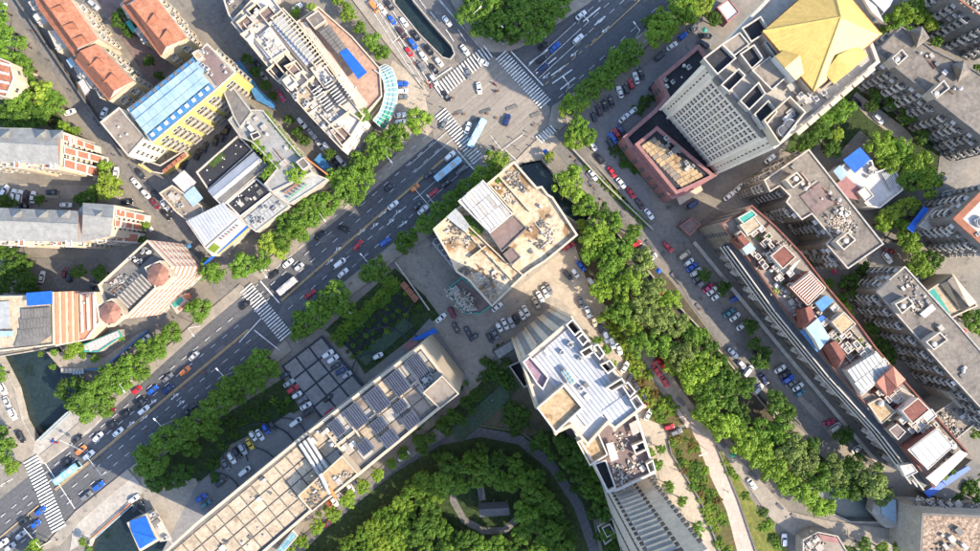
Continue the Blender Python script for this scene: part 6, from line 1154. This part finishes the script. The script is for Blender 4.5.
trees('among cars below the slab block', [(703, 275, 15, d_), (722, 288, 16, d_), (750, 326, 16, d_), (759, 361, 20, d_), (754, 343, 14, d_), (764, 352, 15, d_)])
trees('in front of the brown apartment block', [(841, 110, 24), (835, 136, 16, y_), (820, 131, 20, d_), (808, 141, 18, d_), (826, 118, 20), (800, 152, 18, d_), (793, 162, 14, d_), (830, 150, 18, d_), (772, 250, 12, d_), (760, 230, 10, d_)])
trees('grouped around the white terrace house', [(878, 146, 30, b_), (898, 150, 28), (914, 166, 30, b_), (926, 181, 32, b_), (906, 206, 24, y_), (890, 214, 22, y_), (888, 164, 26, b_), (906, 178, 28), (880, 224, 18, b_), (852, 194, 8, d_)])
trees('behind the gold roof', [(905, 14, 28, b_), (892, 24, 24), (926, 20, 24, y_), (936, 42, 12), (915, 4, 24, b_), (882, 32, 12), (874, 96, 16, d_), (890, 104, 18, d_), (870, 108, 14, d_), (904, 118, 18, d_), (920, 138, 16, d_), (976, 70, 12), (902, 34, 20)])
trees('below the red rimmed block', [(905, 240, 28, b_), (916, 266, 26, b_), (930, 260, 22, d_), (884, 222, 16, y_), (900, 226, 18, b_), (970, 318, 22), (978, 326, 20, b_), (976, 430, 18, b_)])
trees('behind the slab block', [(850, 286, 26, d_), (838, 300, 16), (842, 309, 20, y_), (826, 285, 14), (806, 264, 12), (866, 300, 16, d_), (880, 346, 18, d_), (886, 356, 18, d_), (862, 270, 16, d_), (872, 328, 16, d_), (900, 396, 16, d_)])
trees('bordering the narrow west street', [(5, 28, 26), (10, 50, 28), (25, 66, 26), (24, 44, 16), (20, 102, 28), (45, 94, 26, y_), (56, 104, 26), (66, 128, 16, b_), (76, 132, 13, b_), (22, 122, 28, d_), (5, 118, 24, d_), (36, 110, 22, d_), (32, 84, 18, d_), (2, 10, 20), (44, 120, 20, d_), (4, 84, 18, d_)])
trees('beside the slate roofed blocks', [(112, 187, 28, y_), (106, 168, 16, b_), (98, 192, 16, b_), (88, 200, 22, d_), (41, 200, 11, d_), (8, 203, 20, d_), (15, 270, 28, d_), (30, 284, 26, d_), (5, 284, 24, d_), (8, 254, 22, d_), (26, 262, 20, d_), (80, 272, 16, d_), (102, 273, 16, d_), (146, 226, 10, b_), (144, 240, 10, d_), (38, 294, 16, d_)])
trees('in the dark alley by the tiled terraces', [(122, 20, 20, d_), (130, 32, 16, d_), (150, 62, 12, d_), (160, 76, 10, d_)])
trees('planted along the north road pavement', [(338, 1, 14, b_), (349, 14, 18, b_), (361, 28, 14), (372, 42, 18), (383, 54, 18), (296, 14, 12, b_), (312, 8, 10, b_), (374, 92, 10), (364, 118, 13, d_)])
trees('in the alley beside the grey roof garden', [(290, 120, 12, d_), (298, 132, 12, d_), (306, 142, 12, d_), (330, 154, 12, d_), (248, 60, 12, d_), (256, 72, 12, d_), (266, 86, 12, d_), (274, 96, 10, d_)])
trees('at the riverside lane corner', [(4, 450, 28), (14, 466, 16, b_), (4, 430, 14), (36, 548, 20, b_), (2, 374, 14), (30, 556, 20), (84, 541, 9, b_), (90, 548, 8)])
trees('on the cafe terrace', [(76, 348, 18, b_), (84, 354, 10), (56, 352, 8), (42, 354, 6), (122, 337, 9), (96, 358, 9), (54, 366, 7), (68, 356, 8, b_)])
trees('planted along the service alley', [(378, 474, 14, b_), (364, 486, 16, b_), (349, 499, 17, b_), (334, 512, 17, b_), (318, 526, 17, b_), (392, 463, 12), (404, 455, 11), (303, 540, 16, b_), (290, 552, 15, b_)])
trees('on the forecourt strip east of the tower', [(660, 449, 11), (656, 463, 13), (668, 486, 13), (681, 500, 12), (696, 528, 17), (650, 452, 10, b_), (601, 318, 10, b_), (596, 341, 12), (606, 350, 11), (612, 364, 10, b_)])
# small planted things
trees('in the white tower flower bed', [(612, 326, 15, y_), (618, 334, 15, b_), (624, 344, 15, y_), (631, 354, 15, b_), (634, 364, 14, y_), (638, 374, 15, b_), (642, 384, 15, 'autumn'), (646, 394, 16, y_), (652, 404, 16, y_), (668, 404, 18, b_), (674, 412, 15, b_), (660, 414, 16), (656, 396, 14, 'autumn'), (650, 376, 12, b_), (664, 420, 12), (642, 366, 12, y_)], kind='shrub')
r = random.Random(5)
bed = [(672, 436), (692, 434), (698, 446), (708, 474), (726, 512), (737, 556), (723, 556), (702, 504), (674, 454)]
n = 0
while n < 62:
    x, y = r.uniform(668, 740), r.uniform(430, 556)
    if inside((x, y), bed): tree(x, y, r.uniform(6, 13), r.choice(('mid', 'mid', 'bright', 'dark', 'autumn', 'yellow')), 'in the pink footpath bed', kind='shrub'); n += 1
for x, y, s in ((733, 474, 11), (739, 480, 8), (748, 498, 10), (766, 515, 12), (772, 528, 14), (776, 540, 12), (780, 548, 12), (726, 464, 7), (764, 530, 9)): tree(x, y, s, r.choice(('mid', 'dark', 'bright')), 'on the dry lawn strip', kind='shrub')
for i in range(14): a = Vector((590, 165)).lerp(Vector((650, 222)), i / 13); tree(a.x - 3, a.y + 1, 8, r.choice(('mid', 'bright', 'mid')), 'in the hedge along the side street', kind='shrub')
for i in range(33): tree(340 + (i % 11) * 6.6 + (i // 11) * 6 + r.uniform(-1, 1), 346 - (i % 11) * 5.2 + (i // 11) * 6 + r.uniform(-1, 1), r.uniform(4, 8), r.choice(('dark', 'mid', 'bright', 'dark')), 'clipped round in the sunken garden', kind='shrub')
for i in range(40): a = Vector((332, 338)).lerp(Vector((394, 280)), (i % 20) / 19) + Vector((.62, .78)) * (i // 20) * 7; tree(a.x + r.uniform(-1.5, 1.5), a.y + r.uniform(-1.5, 1.5), r.uniform(7, 10), ('bright', 'mid')[i // 20], 'in the hedge belt of the sunken garden', kind='shrub')
for i in range(11): a = Vector((412, 434)).lerp(Vector((466, 384)), i / 10); tree(a.x, a.y, 6.5, r.choice(('mid', 'dark')), 'clipped round behind the solar building', kind='shrub')
for x, y in ((641 - 588 + 588 - 316, 510), (318, 516)): tree(x, y, 7, 'mid', 'clipped round behind the solar building', kind='shrub')
for x, y, s in ((500, 376, 20), (492, 368, 16), (508, 386, 14), (484, 378, 14), (516, 414, 20), (508, 420, 18), (522, 424, 18), (516, 432, 14), (510, 408, 14), (526, 416, 14), (500, 350, 12), (486, 362, 12), (506, 364, 12)): tree(x, y, s, 'dark', 'massed by the white tower path', kind='shrub')
for x, y, s in ((622, 140, 15), (628, 150, 16), (634, 160, 16), (640, 168, 14), (616, 150, 12), (625, 162, 12), (646, 100, 14), (640, 108, 14), (652, 96, 10)): tree(x, y, s, 'dark', 'massed against the pink podium', kind='shrub')
for i in range(12): a = Vector((268, 113)).lerp(Vector((300, 158)), i / 11); o = bld  # roof garden hedges below
for i in range(13):
    a = Vector((266, 113)).lerp(Vector((301, 157)), i / 12); inst('roof_shrub', BUSH[i % 4], gc, TRS(P(a.x, a.y, 14.4), i, (1.1, 1.3, 1.0)), ['leaf_' + ('mid', 'bright')[i % 2]])
for i, (x, y, s) in enumerate(((252, 140, 1.6), (256, 146, 1.8), (262, 150, 1.8), (268, 158, 2.2), (273, 166, 2.6), (268, 172, 2.0), (264, 176, 1.6), (296, 174, 4.2), (306, 168, 2), (258, 142, 1.2))): inst('roof_shrub', BUSH[i % 4], gc, TRS(P(x, y, 14.3), i, (s, s, s * .8)), ['leaf_' + ('mid', 'bright')[i % 2]])
for i, (x, y, s) in enumerate(((466, 222, 2.2), (472, 226, 2), (478, 230, 1.8), (474, 233, 1.5), (468, 218, 1.5), (498, 180, 1.3), (520, 170, 1.0))): inst('roof_shrub', BUSH[i % 4], cb, TRS(P(x, y, 27.9), i, (s, s, s * .7)), ['leaf_mid'])
for i, (x, y, s) in enumerate(((842, 338, 1.3), (848, 334, 1.2), (852, 346, 1.6), (856, 352, 1.6), (862, 346, 1.2), (776, 290, 1.5), (784, 284, 1.0), (768, 264, 1.0), (946, 478, 1.2), (954, 472, 1.2), (886, 418, 1.5), (808, 330, 1.2), (758, 238, 1.0), (790, 296, 1.1), (860, 340, 1.0))): inst('roof_shrub', BUSH[i % 4], sl_, TRS(P(x, y, 24.2), i, (s, s, s * .7)), ['leaf_' + ('mid', 'bright', 'yellow')[i % 3]])
inst('roof_shrub', BUSH[1], sm, TRS(P(363, 116, 17), 0, (3, 3, 2)), ['leaf_mid'])
# the wooded park, tree by tree
park = [(296, 576), (350, 540), (405, 494), (446, 464), (480, 448), (514, 454), (539, 476), (562, 511), (580, 568)]; park2 = [(566, 456), (562, 442), (574, 436), (594, 476), (608, 510), (620, 556), (612, 556), (596, 504), (580, 474)]
placed = []
for poly, cnt, tones in ((park, 125, None), (park2, 22, ('dark', 'dark', 'mid'))):
    k = 0; tries = 0; xs = [p[0] for p in poly]; ys = [p[1] for p in poly]
    while k < cnt and tries < 6000:
        tries += 1; x, y, s = r.uniform(min(xs), max(xs)), r.uniform(min(ys), max(ys)), r.uniform(15, 26)
        if not inside((x, y), poly): continue
        if 464 < x < 520 and 484 < y < 526: continue
        if abs(math.hypot(x - 486, y - 500) - 33) < 10 and y > 486 and x < 524: continue
        if any(math.hypot(x - a, y - b) < (s + c) * .29 for a, b, c in placed): continue
        placed.append((x, y, s)); k += 1
        tn = r.choice(tones) if tones else (r.choice(('bright', 'mid', 'mid', 'bright', 'yellow')) if x + (y - 500) * .3 < 415 else r.choice(('mid', 'dark', 'mid', 'dark', 'bright' if x < 450 else 'mid')))  # leaf tones carry the light: bright on sunlit west, dark in tower shadow
        tree(x, y, s, tn, ('west of the park pavilion' if x < 452 else 'beyond the park pavilion path' if x > 520 else 'north of the park pavilion' if y < 490 else 'south of the park pavilion') if poly is park else 'between park path and towers')
for x, y, s in ((420, 440, 14), (404, 450, 12), (448, 432, 10), (545, 446, 13), (552, 456, 12), (560, 476, 12), (572, 466, 14), (584, 488, 14), (592, 512, 14), (600, 534, 14), (574, 488, 10), (438, 456, 10), (452, 416, 16), (442, 424, 16), (430, 438, 14), (466, 402, 14), (476, 394, 14), (424, 448, 14), (462, 420, 12), (540, 436, 14), (534, 446, 12), (472, 410, 10)): tree(x, y, s, 'dark', 'beside the green play court' if x < 500 else 'along the dark curved park path')

# ================================================================== STREET FURNITURE AND PEOPLE
def lamp(x, y, ang, label, L=3.2, h=9.5):
    p = P(x, y); t = thing('street_lamp', label, 'street lamp', p, label); d = Vector((math.cos(R(ang)), math.sin(R(ang)), 0)); m = MB(); m.tube(p, p + Vector((0, 0, h)), .13, .08, 8); m.build('pole', 'lamp_white', t)
    e = p + Vector((0, 0, h)) + d * L + Vector((0, 0, .5)); m = MB(); m.tube(p + Vector((0, 0, h)), e, .08, .06, 6); m.build('arm', 'lamp_white', t); m = MB(); m.box(e - Vector((0, 0, .1)), (1.1, .4, .22), R(ang)); m.build('lamp_head', 'lamp_white', t)
for x, y in ((326, 216), (270, 270), (200, 326), (134, 380)): lamp(x, y, -50, 'white street lamp on the shop side of the avenue')
for x, y in ((372, 262), (356, 312), (234, 372), (174, 420), (436, 206)): lamp(x, y, 130, 'white street lamp on the plaza side of the avenue')
for x, y in ((566, 92), (634, 40), (578, 24), (496, 30)): lamp(x, y, 130 if y > 35 else -50, 'white street lamp on the upper avenue')
lamp(390, 160, -50, 'white street lamp by the tree row below the glass canopy'); lamp(474, 24, 40, 'white street lamp at the wooded corner'); lamp(700, 445, 200, 'white street lamp by the pink footpath')
def gantry(x, y, ang, label, L=9, arms=((.4, 90), (.7, 90))):
    p = P(x, y); t = thing('traffic_signal', label, 'traffic signal', p, None); d = Vector((math.cos(R(ang)), math.sin(R(ang)), 0)); z = Vector((0, 0, 6.5)); m = MB(); m.tube(p, p + z, .16, .12, 8); m.build('pole', 'lamp_white', t); m = MB(); m.tube(p + z, p + z + d * L, .11, .07, 6); m.build('arm', 'lamp_white', t)
    for q, a in arms: e = p + z + d * L * q; m = MB(); m.box(e - Vector((0, 0, .45)), (.5, 1.2, .5), R(ang)); m.build('signal_head', 'metal_dark', t)
gantry(112, 470, 128, 'white signal gantry over the avenue by the bridge'); gantry(72, 436, -25, 'white signal gantry on the river bridge pavement', 9); gantry(2, 486, 28, 'white signal gantry at the western pavement', 10); gantry(52, 540, 130, 'white signal gantry at the south end of the western zebra', 9); gantry(502, 154, 128, 'signal gantry at the corner building pavement', 7); gantry(436, 214, 130, 'white sign gantry over the avenue beside the corner trees', 11); gantry(476, 36, -30, 'white signal gantry at the wooded corner', 7); gantry(514, 44, 33, 'signal gantry by the blue sign board', 6)
t = thing('sign_board', 'blue and white sign board at the wooded corner kerb', 'sign', P(495, 40)); m = MB(); a, b = P(486, 36, 3), P(503, 42, 3); d = b - a; m.box((a + b) / 2, (d.length, .3, 1.6), math.atan2(d.y, d.x)); m.build('board', 'blue_mid', t); m = MB(); m.tube((a.x, a.y, 0), a, .1); m.tube((b.x, b.y, 0), b, .1); m.build('post', 'lamp_white', t)
# railings on the river bridge
for a, b, c, lb in (((92, 538), (131, 503), 'paint_orange', 'orange and blue railing along the south bridge edge'), ((38, 440), (68, 412), 'blue_light', 'pale blue railing along the north bridge edge')):
    t = thing('bridge_railing', lb, 'railing', P(*a)); A, B = P(*a, 1.2), P(*b, 1.2); m = MB(); m.tube(A, B, .16); m.tube(A - Vector((0, 0, .5)), B - Vector((0, 0, .5)), .08); m.build('top_rail', c, t); m = MB()
    for k in range(9): p = A.lerp(B, k / 8); m.tube((p.x, p.y, 0), p, .07)
    m.build('posts', 'metal_light', t); m = MB(); o_ = Vector((.6, -.6, -.2)); m.tube(A + o_, B + o_, .16); m.build('blue_rail', 'blue_light', t)
# person: one skinned mesh, shared
def person_mesh(stride, arms):
    V = [(0, 0, .92), (0, 0, 1.18), (0, 0, 1.42), (0, .02, 1.53), (0, .03, 1.68), (.1, 0, .88), (.11, stride, .48), (.11, stride * .3 - .1 * (stride > 0), .06), (.11, stride * .3 + .12, .04), (-.1, 0, .88), (-.11, -stride * .6, .48), (-.11, -stride * 1.6, .08), (-.11, -stride * 1.6 + .18, .05), (.2, 0, 1.40), (.26, -arms, 1.13), (.25, -arms * .4 + .05, .88), (-.2, 0, 1.40), (-.26, arms, 1.13), (-.25, arms * 1.5 + .05, .9)]
    E = [(0, 1), (1, 2), (2, 3), (3, 4), (0, 5), (5, 6), (6, 7), (7, 8), (0, 9), (9, 10), (10, 11), (11, 12), (2, 13), (13, 14), (14, 15), (2, 16), (16, 17), (17, 18)]
    rad = [.15, .15, .16, .065, .11, .1, .075, .05, .045, .1, .075, .05, .045, .075, .05, .035, .075, .05, .035]
    me = bpy.data.meshes.new('p'); me.from_pydata(V, E, []); o = bpy.data.objects.new('p', me); col.objects.link(o); s = o.modifiers.new('s', 'SKIN'); me.skin_vertices[0].data[0].use_root = True
    for i, q in enumerate(rad): me.skin_vertices[0].data[i].radius = (q, q * .8)
    u = o.modifiers.new('u', 'SUBSURF'); u.levels = 1; dg = bpy.context.evaluated_depsgraph_get(); m2 = bpy.data.meshes.new_from_object(o.evaluated_get(dg)); bpy.data.objects.remove(o); m2.name = 'person'; m2.materials.clear()
    for k in ('shirt_dark', 'trousers', 'skin', 'hair'): m2.materials.append(MATS[k])
    for p in m2.polygons:
        z = p.center.z; p.material_index = 3 if z > 1.66 else 2 if z > 1.47 or (abs(p.center.x) > .2 and z < 1.0) else 0 if z > .95 else 1; p.use_smooth = True
    return m2
PM = [person_mesh(.18, .12), person_mesh(.04, .03)]
def person(x, y, shirt, phrase, ang=None, z=.15):
    q = P(x, y, 1); q.z = z; o = inst('person', PM[int(x + y) % 2], None, TRS(q, R(ang if ang is not None else (x * 37) % 360)), ['shirt_' + shirt]); c = {'white': 'white', 'dark': 'dark', 'red': 'red', 'blue': 'blue', 'purple': 'purple', 'orange': 'orange'}[shirt]; lab = f"person in {c} top {phrase}"; tag(o, lab, 'person', lab); return o
for x, y, s in ((455, 281 - 20, 'dark'), (418, 262, 'dark'), (428, 272, 'dark'), (434, 285, 'dark'), (441, 296, 'white'), (420, 285, 'dark'), (412, 252, 'dark'), (450, 300, 'red'), (424, 250, 'white'), (433, 268, 'blue')): person(x, y, s, 'walking across the courtyard by the corner building')
for x, y, s in ((512, 138, 'dark'), (528, 132, 'white'), (527, 136, 'dark'), (538, 124, 'dark'), (520, 150, 'white'), (435, 128, 'dark'), (420, 88, 'dark'), (410, 64, 'dark'), (424, 84, 'white'), (500, 150, 'red'), (429, 96, 'dark'), (432, 104, 'dark'), (416, 76, 'dark'), (422, 100, 'white'), (414, 104, 'dark'), (536, 140, 'dark'), (531, 146, 'dark'), (543, 132, 'white'), (515, 146, 'dark'), (508, 156, 'dark'), (425, 132, 'dark'), (500, 62, 'dark'), (521, 84, 'dark'), (444, 108, 'dark')): person(x, y, s, 'standing near the junction corners')
for x, y, s in ((494, 394, 'purple'), (507, 392, 'purple'), (510, 391, 'blue'), (484, 414, 'orange'), (476, 412, 'orange'), (470, 418, 'orange'), (492, 400, 'white')): person(x, y, s, 'playing on the green court')
for x, y, s in ((36, 493, 'dark'), (69, 498, 'red'), (57, 540, 'dark'), (10, 474, 'dark')): person(x, y, s, 'crossing near the western zebra')
for x, y, s in ((728, 492, 'blue'), (675, 470, 'orange'), (680, 472, 'orange'), (660, 484, 'orange')): person(x, y, s, 'walking on the sunny paths')
for x, y, s in ((88, 150 - 8, 'dark'), (114, 155, 'dark'), (70, 90, 'dark'), (48, 60, 'dark'), (30, 30, 'dark')): person(x, y, s, 'walking up the narrow west street')
# scooters with riders
def f_scooter(m):
    m.tube((-.55, 0, .24), (-.55, 0, .241), .24); m.box((0, 0, .28), (1.0, .3, .14)); m.box((-.4, 0, .42), (.7, .3, .3)); m.tube((.5, 0, .25), (.38, 0, 1.0), .06); m.box((.38, 0, .98), (.08, .65, .06)); m.box((.42, 0, .35), (.1, .4, .45))
    for xx in (-.5, .58): m.tube((xx, -.05, .24), (xx, .05, .24), .24, n=10, mi=1)
SCO = unit('scooter_frame', f_scooter, ['paint_red', 'rubber'])
for x, y, c, s in ((495, 84, 'maroon', 'red'), (497, 91, 'maroon', 'dark'), (489, 150, 'green', 'dark'), (494, 148, 'black', 'dark'), (427, 82, 'orange', 'white'), (431, 86, 'red', 'dark'), (56, 443, 'red', 'blue'), (52, 441, 'blue', 'red'), (464, 90 + 92, 'black', 'dark')):
    q = P(x, y, .8); q.z = .12; lab = f"{c} motor scooter ridden near the crossings"; t = thing('motor_scooter', lab, 'scooter', q, lab); t.rotation_euler.z = R((x * 29) % 360); o = bpy.data.objects.new('frame', SCO); col.objects.link(o); o.parent = t; o.material_slots[0].link = 'OBJECT'; o.material_slots[0].material = MATS['paint_' + c]; o.scale = (1.15, 1.15, 1.15)
    pr = inst('person', PM[1], None, TRS(q + Matrix.Rotation(t.rotation_euler.z, 3, 'Z') @ Vector((-.25, 0, .0)) + Vector((0, 0, .12)), t.rotation_euler.z - R(90)), ['shirt_' + s]); tag(pr, f"person in {s} top astride a {c} scooter", 'person', f"person in {s} top astride a {c} scooter")
for pts, hh, mt, lb in (([(16, -6), (62, 62), (104, 124), (130, 160)], 3.2, 'concrete_dark', 'dark boundary wall along the narrow west street'), ([(396, 262), (430, 310)], 2.2, 'concrete_light', 'pale fence wall between sunken garden and paved court'), ([(565, 142), (604, 184), (652, 230)], 1.6, 'concrete', 'low kerb wall along the side street hedge'), ([(716, 446), (738, 500), (757, 556)], .7, 'concrete_dark', 'dark kerb wall between pink footpath and dry lawn'), ([(668, 440), (671, 453), (701, 502), (721, 556)], .8, 'concrete_dark', 'curved kerb wall of the long flower bed')):
    t = thing('boundary_wall', lb, 'wall', P(*pts[0]))
    for a, b in zip(pts, pts[1:]): A, B = P(*a), P(*b); d = B - A; m = MB(); m.box((A + B) / 2, (d.length, .35, hh), math.atan2(d.y, d.x)); m.box((A + B) / 2 + Vector((0, 0, hh)), (d.length, .5, .12), math.atan2(d.y, d.x)); m.build('wall_run', mt, t)
# parasols and stall canopies
for x, y, mt, lb in ((545, 152, 'blue_sheet', 'blue stall canopy beside the small canal basin'), (704, 30, 'teal_paint', 'teal stall canopy in the north car park'), (150, 229, 'white_roof', 'pale parasol by the hotel corner'), (188, 246, 'blue_mid', 'blue stall cover beside the west street shops'), (732, 455, 'green_cloth', 'bright green parasol by the footpath bend'), (662, 243 + 50, 'paint_orange', 'orange parasol under the canal trees'), (163, 487, 'paint_orange', 'orange kiosk canopy by the western grove'), (658, 271, 'blue_sheet', 'blue cover among the canal trees'), (834, 272, 'paint_pink', 'pink parasol by the brown apartment block'), (766, 361, 'blue_mid', 'small blue cover between parked cars below the slab')):
    t = thing('stall_canopy', lb, 'canopy', P(x, y)); q = [P(x - 3, y - 1, 2.6), P(x + 1, y - 3.4, 2.6), P(x + 4, y + .6, 2.6), P(x, y + 3, 2.6)]; ap = sum(q, Vector()) / 4 + Vector((0, 0, .7)); m = MB()
    for i in range(4): m.poly([q[i - 1], q[i], ap]); m.poly([ap - Vector((0, 0, .08)), q[i], q[i - 1]])
    m.build('canopy', mt, t); m = MB(); c = sum(q, Vector()) / 4; m.tube((c.x, c.y, 0), ap, .06); m.build('pole', 'metal_light', t)
for o in bpy.data.objects:
    for k in ('zt', 'h'):
        if k in o: del o[k]

LM = [('the glass canopy', 390, 95), ('the gold roof', 820, 40), ('the hotel turrets', 135, 290), ('the corner building', 505, 230), ('the white tower', 580, 380), ('the park pavilion', 494, 510), ('the solar panels', 385, 410), ('the yellow building', 190, 120), ('the slate roofs', 30, 150), ('the blue hut', 142, 532), ('the riverside cafe', 100, 345), ('the slab block', 850, 380), ('the gravel roof', 950, 535), ('the white house', 870, 180), ('the teal court', 938, 302), ('the pink podium', 670, 165), ('the white kiosk', 728, 10), ('the tiled terraces', 90, 60), ('the shopping complex', 290, 60), ('the gate lodge', 690, 226), ('the canal slot', 425, 30), ('the tiled plaza', 322, 378), ('the slab tower', 660, 540)]
LM = [(n, P(x, y).xy) for n, x, y in LM]; ORD = ['nearest', 'second nearest', 'third nearest', 'fourth nearest', 'fifth nearest', 'sixth nearest', 'seventh nearest', 'eighth nearest', 'ninth nearest', 'tenth nearest', 'eleventh nearest', 'twelfth nearest', 'thirteenth nearest', 'fourteenth nearest', 'fifteenth nearest', 'sixteenth nearest']
by = {}
for o in bpy.data.objects:
    if o.parent is None and 'label' in o: by.setdefault(o['label'], []).append(o)
for lb, os_ in by.items():
    if not 2 <= len(os_) <= 16: continue
    cx = sum((o.location.xy for o in os_), Vector((0, 0))) / len(os_); best = None
    for n, q in LM:
        if any(wd in lb for wd in (n[4:],)): pass
        ds = sorted((o.location.xy - q).length for o in os_); gap = min(b - a for a, b in zip(ds, ds[1:])); sc_ = gap / (1 + (cx - q).length / 60)
        if best is None or sc_ > best[0]: best = (sc_, n, q)
    if best[0] <= .005: continue
    for k, o in enumerate(sorted(os_, key=lambda o: (o.location.xy - best[2]).length)):
        nl = f"{lb}, {ORD[k]} {best[1]}"
        if len(nl.split()) <= 16: o['label'] = nl
